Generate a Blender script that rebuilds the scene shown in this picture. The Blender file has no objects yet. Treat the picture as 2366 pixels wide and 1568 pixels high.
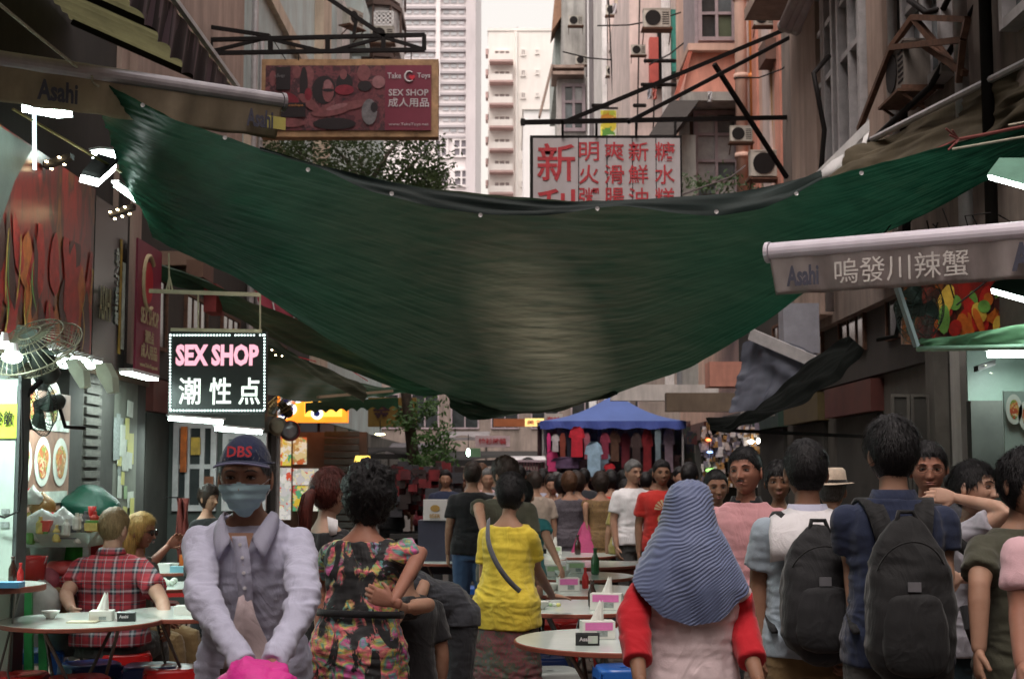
import bpy, math, random
import numpy as np
from mathutils import Vector, Matrix
random.seed(7); rng = np.random.default_rng(7)
R = math.radians
scene = bpy.context.scene
C = scene.collection

# ------------------------------------------------------------------ camera
FPX, PW, PH, PITCH, EYE = 3286.0, 2366.0, 1568.0, R(5.32), 1.58
cam_d = bpy.data.cameras.new('camera'); cam = bpy.data.objects.new('camera', cam_d); C.objects.link(cam)
cam_d.sensor_width = 36; cam_d.lens = 36 * FPX / PW
cam.location = (0, 0, EYE); cam.rotation_euler = (R(90) + PITCH, 0, 0)
cam_d.clip_start = .1; cam_d.clip_end = 600
cam_d.dof.use_dof = True; cam_d.dof.focus_distance = 6.0; cam_d.dof.aperture_fstop = 7.0
scene.camera = cam
# ------------------------------------------------------------------ sky and sun
SUN_EL, SUN_AZ = R(64), R(-158)         # veiled sun high behind the viewer
world = bpy.data.worlds.new('World'); scene.world = world; world.use_nodes = True
wn = world.node_tree; wn.nodes.clear()
sky = wn.nodes.new('ShaderNodeTexSky'); sky.sky_type = 'NISHITA'; sky.sun_disc = False
sky.sun_elevation = SUN_EL; sky.sun_rotation = SUN_AZ; sky.air_density = 3.0; sky.dust_density = 5.0; sky.ozone_density = 0
hsv = wn.nodes.new('ShaderNodeHueSaturation'); hsv.inputs['Saturation'].default_value = .20
tint = wn.nodes.new('ShaderNodeMix'); tint.data_type = 'RGBA'; tint.blend_type = 'MULTIPLY'; tint.inputs[0].default_value = 1
tint.inputs[7].default_value = (1.0, .925, .905, 1)
bg = wn.nodes.new('ShaderNodeBackground'); bg.inputs['Strength'].default_value = .15
wo = wn.nodes.new('ShaderNodeOutputWorld')
wn.links.new(sky.outputs[0], hsv.inputs['Color']); wn.links.new(hsv.outputs[0], tint.inputs[6])
wn.links.new(tint.outputs[2], bg.inputs[0]); wn.links.new(bg.outputs[0], wo.inputs[0])
sl = bpy.data.lights.new('sun', 'SUN'); sl.energy = .7; sl.angle = R(40); sl.color = (1, .93, .86)
so = bpy.data.objects.new('sun', sl); C.objects.link(so)
sd = Vector((math.sin(SUN_AZ) * math.cos(SUN_EL), math.cos(SUN_AZ) * math.cos(SUN_EL), math.sin(SUN_EL)))
so.rotation_euler = sd.to_track_quat('Z', 'Y').to_euler(); so.location = (0, 0, 40)
scene.view_settings.view_transform = 'Standard'; scene.view_settings.look = 'None'
scene.view_settings.gamma = 1; scene.view_settings.use_curve_mapping = False
scene.view_settings.exposure = .82
scene.render.engine = 'CYCLES'
scene.cycles.use_denoising = True
scene.cycles.max_bounces = 6; scene.cycles.diffuse_bounces = 4; scene.cycles.transmission_bounces = 4
scene.cycles.sample_clamp_indirect = 6; scene.cycles.caustics_reflective = False; scene.cycles.caustics_refractive = False

# ------------------------------------------------------------------ small helpers
TH = math.tan(PITCH)
def V(px, py, d):
    'world point seen at picture position (px, py) and y = d'
    a = (px - PW/2) / FPX; b = (PH/2 - py) / FPX
    c, s = math.cos(PITCH), math.sin(PITCH)
    dy = c - b*s; dz = s + b*c
    return Vector((a/dy*d, d, EYE + dz/dy*d))
MATS = {}
def nt(name):
    m = bpy.data.materials.new(name); m.use_nodes = True; t = m.node_tree
    return m, t, t.nodes['Principled BSDF'], t.nodes['Material Output']
def rgb(c): return (c[0], c[1], c[2], 1)
def tc(t, kind='Object', scale=(1,1,1), rot=(0,0,0)):
    c = t.nodes.new('ShaderNodeTexCoord'); mp = t.nodes.new('ShaderNodeMapping')
    mp.inputs['Scale'].default_value = scale; mp.inputs['Rotation'].default_value = rot
    t.links.new(c.outputs[kind], mp.inputs['Vector']); return mp.outputs[0]
def noise(t, vec, scale, detail=4, rough=.6):
    n = t.nodes.new('ShaderNodeTexNoise'); n.inputs['Scale'].default_value = scale; n.inputs['Detail'].default_value = detail
    n.inputs['Roughness'].default_value = rough; t.links.new(vec, n.inputs['Vector']); return n
def ramp(t, fac, stops, interp='LINEAR'):
    r = t.nodes.new('ShaderNodeValToRGB'); r.color_ramp.interpolation = interp
    e = r.color_ramp.elements
    while len(e) < len(stops): e.new(.5)
    for i, (p, c) in enumerate(stops): e[i].position = p; e[i].color = rgb(c) if len(c) == 3 else c
    t.links.new(fac, r.inputs[0]); return r.outputs[0]
def mix(t, fac, a, b, mode='MIX'):
    m = t.nodes.new('ShaderNodeMix'); m.data_type = 'RGBA'; m.blend_type = mode
    for i, x in ((0, fac), (6, a), (7, b)):
        if hasattr(x, 'links'): t.links.new(x, m.inputs[i])
        elif i == 0: m.inputs[0].default_value = x
        else: m.inputs[i].default_value = rgb(x)
    return m.outputs[2]
def bumpn(t, bs, h, strength, dist=.01):
    b = t.nodes.new('ShaderNodeBump'); b.inputs['Strength'].default_value = strength; b.inputs['Distance'].default_value = dist
    t.links.new(h, b.inputs['Height']); t.links.new(b.outputs[0], bs.inputs['Normal'])
def M(name, col, rough=.6, metal=0, var=.18, scale=5, bump=.15, grime=0, stretch=(1,1,1), spec=.4, trans=0, gcol=None, bd=.01):
    'general procedural surface: base colour, patchy variation, optional streaky grime, fine relief'
    if name in MATS: return MATS[name]
    m, t, b, o = nt(name)
    v = tc(t, 'Object', stretch)
    n = noise(t, v, scale, 6, .65)
    lo = tuple(x*(1-var) for x in col); hi = tuple(min(1, x*(1+var)) for x in col)
    c = ramp(t, n.outputs[0], [(.3, lo), (.7, hi)])
    if grime:
        v2 = tc(t, 'Object', (2.2, 2.2, .35)); g = noise(t, v2, 1.6, 8, .7)
        f = ramp(t, g.outputs[0], [(.42, (0,0,0)), (.72, (grime,)*3)])
        c = mix(t, f, c, gcol or tuple(x*.35+.01 for x in col))
    t.links.new(c, b.inputs['Base Color'])
    b.inputs['Roughness'].default_value = rough; b.inputs['Metallic'].default_value = metal
    b.inputs['Specular IOR Level'].default_value = spec
    if bump:
        n2 = noise(t, v, scale*6, 5, .7); bumpn(t, b, n2.outputs[0], bump, bd)
    if trans:
        tr = t.nodes.new('ShaderNodeBsdfTranslucent'); t.links.new(c, tr.inputs[0])
        ms = t.nodes.new('ShaderNodeMixShader'); ms.inputs[0].default_value = trans
        t.links.new(b.outputs[0], ms.inputs[1]); t.links.new(tr.outputs[0], ms.inputs[2]); t.links.new(ms.outputs[0], o.inputs[0])
    MATS[name] = m; return m
def EM(name, col, st, base=None):
    if name in MATS: return MATS[name]
    m, t, b, o = nt(name)
    b.inputs['Base Color'].default_value = rgb(base or col); b.inputs['Emission Color'].default_value = rgb(col)
    b.inputs['Emission Strength'].default_value = st; MATS[name] = m; return m

class G:
    'collects faces in world space; build() links them as one mesh object'
    def __init__(s): s.v = []; s.f = []; s.mi = []; s.sm = []; s.cur = 0; s.smooth = False
    def add(s, vs, fs):
        o = len(s.v); s.v.extend([tuple(x) for x in vs]); s.f.extend([tuple(i+o for i in f) for f in fs])
        s.mi += [s.cur]*len(fs); s.sm += [s.smooth]*len(fs); return s
    def box(s, x0, x1, y0, y1, z0, z1):
        v = [(x,y,z) for z in (z0,z1) for y in (y0,y1) for x in (x0,x1)]
        return s.add(v, [(0,2,3,1),(4,5,7,6),(0,1,5,4),(2,6,7,3),(0,4,6,2),(1,3,7,5)])
    def obox(s, c, ux, uy, uz, hx, hy, hz):
        c = Vector(c); v = []
        for k in (-1,1):
            for j in (-1,1):
                for i in (-1,1): v.append(c + Vector(ux)*hx*i + Vector(uy)*hy*j + Vector(uz)*hz*k)
        return s.add(v, [(0,2,3,1),(4,5,7,6),(0,1,5,4),(2,6,7,3),(0,4,6,2),(1,3,7,5)])
    def bar(s, a, b, w, h=None):
        'rectangular bar from a to b'
        a, b = Vector(a), Vector(b); h = h or w; d = (b-a).normalized()
        u = d.cross(Vector((0,0,1)));
        if u.length < .05: u = d.cross(Vector((0,1,0)))
        u.normalize(); n = u.cross(d)
        return s.obox((a+b)/2, d, u, n, (b-a).length/2, w/2, h/2)
    def tube(s, pts, r, n=8, caps=True):
        pts = [Vector(p) for p in pts]; rs = r if hasattr(r, '__len__') else [r]*len(pts)
        vs = []; fs = []; u = None
        for i, p in enumerate(pts):
            d = (pts[min(i+1, len(pts)-1)] - pts[max(i-1, 0)])
            d = d.normalized() if d.length > 1e-9 else Vector((0,0,1))
            if u is None:
                u = d.cross(Vector((0,0,1)))
                if u.length < .1: u = d.cross(Vector((0,1,0)))
            u = (u - d*u.dot(d)).normalized(); w = d.cross(u)
            for k in range(n):
                a = 2*math.pi*k/n; vs.append(p + (u*math.cos(a) + w*math.sin(a))*rs[i])
        for i in range(len(pts)-1):
            for k in range(n):
                a = i*n+k; b = i*n+(k+1)%n; fs.append((a, b, b+n, a+n))
        if caps: fs.append(tuple(range(n))[::-1]); fs.append(tuple(range((len(pts)-1)*n, len(pts)*n)))
        return s.add(vs, fs)
    def lathe(s, prof, c, n=20, axis='z', sx=1, sy=1):
        c = Vector(c); vs = []; fs = []
        for (r, z) in prof:
            for k in range(n):
                a = 2*math.pi*k/n; x, y = r*math.cos(a)*sx, r*math.sin(a)*sy
                p = (x,y,z) if axis == 'z' else ((x,z,y) if axis == 'y' else (z,x,y))
                vs.append(c + Vector(p))
        for i in range(len(prof)-1):
            for k in range(n):
                a = i*n+k; b = i*n+(k+1)%n; fs.append((a, b, b+n, a+n))
        fs.append(tuple(range(n))[::-1]); fs.append(tuple(range((len(prof)-1)*n, len(prof)*n)))
        return s.add(vs, fs)
    def ball(s, c, rx, ry=None, rz=None, n=12, m=8):
        ry = ry or rx; rz = rz or rx; c = Vector(c); vs = []; fs = []
        for j in range(1, m):
            t = math.pi*j/m
            for k in range(n):
                a = 2*math.pi*k/n; vs.append(c + Vector((rx*math.sin(t)*math.cos(a), ry*math.sin(t)*math.sin(a), rz*math.cos(t))))
        for j in range(m-2):
            for k in range(n):
                a = j*n+k; b = j*n+(k+1)%n; fs.append((a, a+n, b+n, b))
        vs += [c+Vector((0,0,rz)), c-Vector((0,0,rz))]; T = len(vs)-2
        for k in range(n): fs.append((T, k, (k+1)%n)); fs.append((T+1, (m-2)*n+(k+1)%n, (m-2)*n+k))
        return s.add(vs, fs)
    def grid(s, P, thick=0):
        'P[i][j] points; optional thickness along the mean normal'
        P = np.array([[tuple(q) for q in r] for r in P]); a, b, _ = P.shape
        if thick:
            du = np.gradient(P, axis=0); dv = np.gradient(P, axis=1); nn = np.cross(du, dv)
            nn /= (np.linalg.norm(nn, axis=2, keepdims=True)+1e-12)
            lay = [P, P + nn*thick]
        else: lay = [P]
        vs = []; fs = []
        for L in lay: vs += [tuple(x) for x in L.reshape(-1, 3)]
        N = a*b
        for i in range(a-1):
            for j in range(b-1):
                q = (i*b+j, i*b+j+1, (i+1)*b+j+1, (i+1)*b+j); fs.append(q)
                if thick: fs.append(tuple(x+N for x in q[::-1]))
        if thick:
            ed = [(i*b, (i+1)*b) for i in range(a-1)] + [((i+1)*b+b-1, i*b+b-1) for i in range(a-1)] + \
                 [(j+1, j) for j in range(b-1)] + [((a-1)*b+j, (a-1)*b+j+1) for j in range(b-1)]
            for p, q in ed: fs.append((p, q, q+N, p+N))
        return s.add(vs, fs)
    def text(s, txt, c, w, h, right=(1,0,0), up=(0,0,1), bold=0, depth=.004, spacing=1, lift=.006):
        'lettering fitted in a w x h rectangle centred on c'
        me = text_mesh(txt, bold, spacing); v = me[0].copy()
        if not len(v): return s
        mn, mx = v.min(0), v.max(0); sz = np.maximum(mx-mn, 1e-6)
        r, u = Vector(right).normalized(), Vector(up).normalized(); n = r.cross(u)
        c = Vector(c) + n*lift
        vs = [c + r*((p[0]-mn[0])/sz[0]-.5)*w + u*((p[1]-mn[1])/sz[1]-.5)*h + n*depth*(1 if p[2] > 0 else 0) for p in v]
        return s.add(vs, me[1])
    def build(s, name, mats, parent=None, smooth=False, **props):
        org = worigin(parent)
        me = bpy.data.meshes.new(name)
        me.from_pydata([(x-org[0], y-org[1], z-org[2]) for x, y, z in s.v], [], s.f)
        ms = mats if isinstance(mats, (list, tuple)) else [mats]
        for m in ms: me.materials.append(m)
        if len(ms) > 1: me.polygons.foreach_set('material_index', s.mi)
        sm = [smooth or q for q in s.sm]
        if any(sm): me.polygons.foreach_set('use_smooth', sm)
        me.update()
        o = bpy.data.objects.new(name, me); C.objects.link(o)
        if parent: o.parent = parent
        WO[o.name] = org
        for k, q in props.items(): o[k] = q
        return o
WO = {}
def worigin(p):
    return WO[p.name] if p else (0.0, 0.0, 0.0)
def thing(name, label, cat, loc=(0,0,0), group=None):
    o = bpy.data.objects.new(name, None); C.objects.link(o); o.location = loc
    o['label'] = label; o['category'] = cat
    if group: o['group'] = group
    WO[o.name] = tuple(loc); o.empty_display_size = .1
    return o
def solo(o, label, cat, group=None):
    o['label'] = label; o['category'] = cat
    if group: o['group'] = group
    return o
def kids(o): return [c for c in KID.get(o.name, [])]
def copy_tree(root, label=None, loc=None, rz=None, scale=None):
    def cp(o, par):
        c = o.copy(); C.objects.link(c); c.parent = par; WO[c.name] = WO.get(o.name, (0,0,0))
        for ch in list(o.children): cp(ch, c)
        return c
    r = cp(root, None)
    if label: r['label'] = label
    if loc is not None: r.location = loc; WO[r.name] = tuple(loc)
    if rz is not None: r.rotation_euler = (0, 0, rz)
    if scale: r.scale = (scale,)*3 if not hasattr(scale, '__len__') else scale
    return r
def piece(me, name, parent, loc, scale=(1,1,1), rot=None):
    'one more object sharing mesh data; loc in world space'
    o = bpy.data.objects.new(name, me); C.objects.link(o); o.parent = parent
    g = worigin(parent); o.location = (loc[0]-g[0], loc[1]-g[1], loc[2]-g[2]); o.scale = scale
    if rot: o.rotation_euler = rot
    return o
def boxmesh(name, mat):
    if name in bpy.data.meshes: return bpy.data.meshes[name]
    v = [(x,y,z) for z in (-.5,.5) for y in (-.5,.5) for x in (-.5,.5)]
    b = .46; e = .5
    # box with chamfered outline: 24 vertices
    vs = []; 
    for sx in (-1,1):
        for sy in (-1,1):
            for sz in (-1,1): vs += [(e*sx,b*sy,b*sz),(b*sx,e*sy,b*sz),(b*sx,b*sy,e*sz)]
    idx = lambda sx,sy,sz,k: ((sx*2+sy)*2+sz)*3+k
    fs = [(idx(1,0,0,0),idx(1,1,0,0),idx(1,1,1,0),idx(1,0,1,0)), (idx(0,0,0,0),idx(0,0,1,0),idx(0,1,1,0),idx(0,1,0,0)),
          (idx(0,1,0,1),idx(0,1,1,1),idx(1,1,1,1),idx(1,1,0,1)), (idx(0,0,0,1),idx(1,0,0,1),idx(1,0,1,1),idx(0,0,1,1)),
          (idx(0,0,1,2),idx(1,0,1,2),idx(1,1,1,2),idx(0,1,1,2)), (idx(0,0,0,2),idx(0,1,0,2),idx(1,1,0,2),idx(1,0,0,2))]
    for a in (0,1):
        for c in (0,1):
            fs += [(idx(a,c,0,0),idx(a,c,0,1),idx(a,c,1,1),idx(a,c,1,0)), (idx(a,0,c,0),idx(a,0,c,2),idx(a,1,c,2),idx(a,1,c,0)),
                   (idx(0,a,c,1),idx(0,a,c,2),idx(1,a,c,2),idx(1,a,c,1))]
    for i in range(8): fs.append((i*3,i*3+1,i*3+2))
    me = bpy.data.meshes.new(name); me.from_pydata(vs, [], fs); me.materials.append(mat); me.update(); return me
TXT = {}
tmp_scene = bpy.data.scenes.new('workbench')
def evalmesh(o):
    tmp_scene.collection.objects.link(o); vl = tmp_scene.view_layers[0]; vl.update()
    dg = vl.depsgraph; dg.update(); me = bpy.data.meshes.new_from_object(o.evaluated_get(dg), depsgraph=dg)
    tmp_scene.collection.objects.unlink(o); return me
def text_mesh(txt, bold=0, spacing=1):
    k = (txt, bold, spacing)
    if k in TXT: return TXT[k]
    cu = bpy.data.curves.new('lettering', 'FONT'); cu.body = txt; cu.offset = bold; cu.extrude = .02; cu.resolution_u = 2
    cu.space_character = spacing; cu.space_line = 1.0
    o = bpy.data.objects.new('lettering', cu); me = evalmesh(o)
    v = np.array([tuple(x.co) for x in me.vertices]).reshape(-1, 3); f = [tuple(p.vertices) for p in me.polygons]
    # keep only front and sides (back face never seen, keep cheap)
    bpy.data.objects.remove(o); bpy.data.curves.remove(cu); bpy.data.meshes.remove(me)
    TXT[k] = (v, f); return TXT[k]

def sn(p, f, seed=0, o=3):
    'cheap smooth pseudo noise on an (n,3) array, about -1..1'
    r = np.random.default_rng(seed); out = np.zeros(len(p)); amp = 1; tot = 0
    for k in range(o):
        for j in range(3):
            d = r.normal(size=3); d /= np.linalg.norm(d); ph = r.uniform(0, 6.28)
            w = r.normal(size=3); w /= np.linalg.norm(w)
            out += amp*np.sin((p@d)*f*6.28 + ph + 1.3*np.sin((p@w)*f*3.7+ph*2))/3
        tot += amp*.6; amp *= .55; f *= 1.9
    return out/tot
# ------------------------------------------------------------------ figures
def np_loft(path, ru, rv, n=18, udir=(1,0,0), p=2.3, dome=True):
    'closed loft along path with elliptical rings; returns (verts, faces)'
    P = [np.array(q, float) for q in path]; ru = list(ru); rv = list(rv)
    if dome:
        a, b = P[0]-P[1], P[-1]-P[-2]; a /= np.linalg.norm(a)+1e-9; b /= np.linalg.norm(b)+1e-9
        r0, r1 = min(ru[0], rv[0]), min(ru[-1], rv[-1])
        P = [P[0]+a*r0*.75, P[0]+a*r0*.45] + P + [P[-1]+b*r1*.45, P[-1]+b*r1*.75]
        ru = [ru[0]*.4, ru[0]*.8]+ru+[ru[-1]*.8, ru[-1]*.4]; rv = [rv[0]*.4, rv[0]*.8]+rv+[rv[-1]*.8, rv[-1]*.4]
    vs = []; fs = []; U = np.array(udir, float)
    for i, c in enumerate(P):
        d = P[min(i+1, len(P)-1)] - P[max(i-1, 0)]; d = d/(np.linalg.norm(d)+1e-9)
        u = U - d*U.dot(d)
        if np.linalg.norm(u) < .15: u = np.array([0, 1, 0.]) - d*d[1]
        u /= np.linalg.norm(u); U = u; w = np.cross(d, u)
        for k in range(n):
            a = 2*math.pi*k/n; ca, sa = math.cos(a), math.sin(a)
            m = (abs(ca)**p + abs(sa)**p)**(-1/p)
            vs.append(c + u*ca*m*ru[i] + w*sa*m*rv[i])
    for i in range(len(P)-1):
        for k in range(n):
            a = i*n+k; b = i*n+(k+1)%n; fs.append((a, b, b+n, a+n))
    fs.append(tuple(range(n))[::-1]); fs.append(tuple(range((len(P)-1)*n, len(P)*n)))
    return np.array(vs), fs
def blob(c, r, n=12, m=8):
    g = G(); g.ball(c, *r, n=n, m=m); return np.array(g.v), g.f
def spl(a, b, c, k=7):
    'smooth path a-b-c with a soft bend at b'
    a, b, c = (np.array(q, float) for q in (a, b, c)); out = []
    for t in np.linspace(0, 1, k):
        if t < .5: q = a + (b-a)*t*2
        else: q = b + (c-b)*(t-.5)*2
        if abs(t-.5) < .17:
            w = (1-abs(t-.5)/.17)*.09; q = q*(1-w) + (a+c)/2*w
        out.append(q)
    return out
def remesh(parts, voxel, it=4, fac=.5):
    me = bpy.data.meshes.new('clay'); vs = []; fs = []
    for v, f in parts:
        o = len(vs); vs += [tuple(x) for x in v]; fs += [tuple(i+o for i in q) for q in f]
    me.from_pydata(vs, [], fs); me.update()
    o = bpy.data.objects.new('clay', me); m = o.modifiers.new('r', 'REMESH'); m.mode = 'VOXEL'; m.voxel_size = voxel
    if it: q = o.modifiers.new('s', 'SMOOTH'); q.factor = fac; q.iterations = it
    e = evalmesh(o); n = len(e.vertices)
    P = np.empty(n*3); e.vertices.foreach_get('co', P); N = np.empty(n*3); e.vertices.foreach_get('normal', N)
    F = [tuple(p.vertices) for p in e.polygons]
    bpy.data.objects.remove(o); bpy.data.meshes.remove(me); bpy.data.meshes.remove(e)
    return P.reshape(-1, 3), N.reshape(-1, 3), F
def sphere_dirs(nu, nv, warp=.35):
    'sphere grid: u around (0 = face, -y), v from top to chin; denser towards the face'
    u = np.linspace(-math.pi, math.pi, nu, endpoint=False); u = u - warp*np.sin(u)
    v = np.linspace(.02, math.pi-.02, nv)
    D = np.array([[(math.sin(b)*math.sin(a), -math.sin(b)*math.cos(a), math.cos(b)) for a in u] for b in v])
    fs = [(j*nu+k, (j+1)*nu+k, (j+1)*nu+(k+1)%nu, j*nu+(k+1)%nu) for j in range(nv-1) for k in range(nu)]
    fs += [tuple(range(nu)), tuple(range((nv-1)*nu, nv*nu))[::-1]]
    return D.reshape(-1, 3), fs
def skull(D, face=True, w=1.0, nose=1.0, jaw=1.0):
    x, y, z = D[:, 0].copy(), D[:, 1].copy(), D[:, 2].copy()
    low = np.clip(-z, 0, 1)
    X = x*.0765*(1 - .30*low**1.6/jaw)*(1+.04*np.clip(z, 0, 1))*w
    Y = y*np.where(y < 0, .092, .104)
    Y = np.where(y > 0, Y*(1-.50*low), Y*(1-.05*low))
    Z = z*.118
    P = np.stack([X, Y, Z], 1)
    if face:
        f = (y < 0); ax = np.abs(X); ga = lambda a, s: np.exp(-(a/s)**2)
        dy = np.zeros(len(x))
        ridge = np.clip((.018-Z)/.055, 0, 1)*(Z > -.045) + 0
        dy -= .019*nose*ga(X, .0095)*np.clip(ridge, 0, 1)
        dy -= .010*nose*ga(X, .013)*ga(Z+.036, .010)
        dy -= .005*nose*ga(ax-.013, .006)*ga(Z+.038, .007)
        dy += .0105*ga(ax-.031, .017)*ga(Z+.001, .012)
        dy -= .005*ga(ax-.028, .022)*ga(Z-.021, .008)
        dy -= .004*ga(ax-.045, .02)*ga(Z+.030, .018)
        dy += .004*ga(ax-.022, .008)*ga(Z+.045, .014)
        dy -= .007*ga(X, .020)*ga(Z+.058, .0055)
        dy -= .007*ga(X, .018)*ga(Z+.070, .0060)
        dy += .005*ga(X, .024)*ga(Z+.0640, .0022)
        dy -= .009*ga(X, .022)*ga(Z+.098, .015)
        dy += .004*ga(X, .025)*ga(Z+.082, .006)
        P[:, 1] += dy*f
    return P
SK = {}
def skin(name, col, var=.12):
    if name in MATS: return MATS[name]
    m, t, b, o = nt(name); v = tc(t); n = noise(t, v, 9, 5, .6); n2 = noise(t, v, 70, 3, .6)
    c = ramp(t, n.outputs[0], [(.3, (col[0]*.86, col[1]*.74, col[2]*.70)), (.7, (col[0]*1.08, col[1]*1.05, col[2]*1.03))])
    t.links.new(c, b.inputs['Base Color']); b.inputs['Roughness'].default_value = .58; b.inputs['Specular IOR Level'].default_value = .3
    b.inputs['Subsurface Weight'].default_value = .12; b.inputs['Subsurface Radius'].default_value = (.012, .005, .003)
    b.inputs['Subsurface Scale'].default_value = 1
    bumpn(t, b, n2.outputs[0], .25, .002); MATS[name] = m; return m
def hairmat(name, col, rough=.42):
    if name in MATS: return MATS[name]
    m, t, b, o = nt(name); v = tc(t, 'Object', (90, 90, 9)); n = noise(t, v, 1.5, 5, .6)
    c = ramp(t, n.outputs[0], [(.3, tuple(x*.5 for x in col)), (.72, tuple(x*1.6 for x in col))])
    t.links.new(c, b.inputs['Base Color']); b.inputs['Roughness'].default_value = rough
    b.inputs['Specular IOR Level'].default_value = .22; bumpn(t, b, n.outputs[0], .9, .006); MATS[name] = m; return m
def creases(t, b, w, bump):
    'weave plus soft broken creases'
    v = tc(t, 'Object', (1, 1, .55)); n = noise(t, v, 6, 3, .5); n.inputs['Distortion'].default_value = 1.4
    r = ramp(t, n.outputs[0], [(.35, (0, 0, 0)), (.5, (1, 1, 1)), (.65, (0, 0, 0))])
    b1 = t.nodes.new('ShaderNodeBump'); b1.inputs['Strength'].default_value = .26; b1.inputs['Distance'].default_value = .014; t.links.new(r, b1.inputs['Height'])
    b2 = t.nodes.new('ShaderNodeBump'); b2.inputs['Strength'].default_value = bump; b2.inputs['Distance'].default_value = .003; t.links.new(w.outputs[0], b2.inputs['Height']); t.links.new(b1.outputs[0], b2.inputs['Normal']); t.links.new(b2.outputs[0], b.inputs['Normal'])
def cloth(name, col, var=.1, rough=.85, weave=260, bump=.25, **k):
    if name in MATS: return MATS[name]
    m, t, b, o = nt(name); v = tc(t); n = noise(t, v, 5, 5, .6); w = noise(t, v, weave, 2, .5)
    c = ramp(t, n.outputs[0], [(.3, tuple(x*(1-var) for x in col)), (.7, tuple(min(1, x*(1+var)) for x in col))])
    t.links.new(c, b.inputs['Base Color']); b.inputs['Roughness'].default_value = rough
    b.inputs['Specular IOR Level'].default_value = .2; b.inputs['Sheen Weight'].default_value = .15
    creases(t, b, w, bump); MATS[name] = m; return m
def bottom_blob(t): pass

def hand_parts(w, d, n, s=1.0, curl=.35, side=1, spread=.06):
    'w wrist, d direction of the fingers, n the way the palm faces; thumb on the side*(n x d) edge'
    w = np.array(w, float); d = np.array(d, float); d /= np.linalg.norm(d); n = np.array(n, float); n -= d*n.dot(d); n /= np.linalg.norm(n)
    u = np.cross(n, d)*side; ps = []
    ps.append(np_loft([w-d*.03*s, w, w+d*.035*s, w+d*.07*s, w+d*.088*s], np.array([.024, .024, .036, .041, .039])*s, np.array([.017, .017, .017, .014, .011])*s, 14, u))
    for k, (off, L, r) in enumerate(((.030, .070, .0088), (.010, .080, .0090), (-.011, .075, .0086), (-.030, .058, .0078))):
        p = w + d*(.080-abs(off)*.25)*s + u*off*s; a = 0; dirs = d + u*off*spread*20; dirs /= np.linalg.norm(dirs); path = [p]
        for j, fr in enumerate((.45, .32, .23)):
            a += curl*(1.0+.25*k/3)*(1.1 if j else .8)
            q = dirs*math.cos(a) + n*math.sin(a); p = p + q*L*fr*s; path.append(p)
        ps.append(np_loft(path, np.array([1.05, 1, .95, .8])*r*s, np.array([1, .95, .9, .75])*r*s, 10, u))
    p = w + d*.022*s + u*.024*s; q1 = (u*.75+d*.7+n*.25); q1 /= np.linalg.norm(q1); q2 = (u*.35+d*.9+n*.4); q2 /= np.linalg.norm(q2)
    ps.append(np_loft([p, p+q1*.036*s, p+q1*.036*s+q2*.032*s], np.array([.0125, .0105, .0085])*s, np.array([.0125, .010, .008])*s, 10, d))
    return ps

RM = [(.80,.10,.08,0),(.86,.160,.112,0),(.95,.164,.116,.005),(1.05,.142,.104,0),(1.15,.144,.108,-.004),(1.24,.158,.116,-.006),(1.31,.168,.114,0),(1.355,.158,.100,.006),(1.39,.132,.084,.01),(1.42,.090,.068,.010),(1.45,.058,.060,.006),(1.50,.055,.058,-.002),(1.56,.054,.058,-.010)]
RF = [(.80,.11,.08,0),(.86,.160,.114,.006),(.95,.166,.120,.012),(1.05,.132,.102,0),(1.13,.124,.098,-.004),(1.21,.134,.118,-.016),(1.27,.142,.126,-.020),(1.32,.146,.106,-.006),(1.355,.136,.088,.004),(1.388,.110,.074,.008),(1.418,.072,.060,.008),(1.45,.048,.051,.004),(1.50,.046,.050,-.002),(1.56,.045,.050,-.010)]

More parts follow.
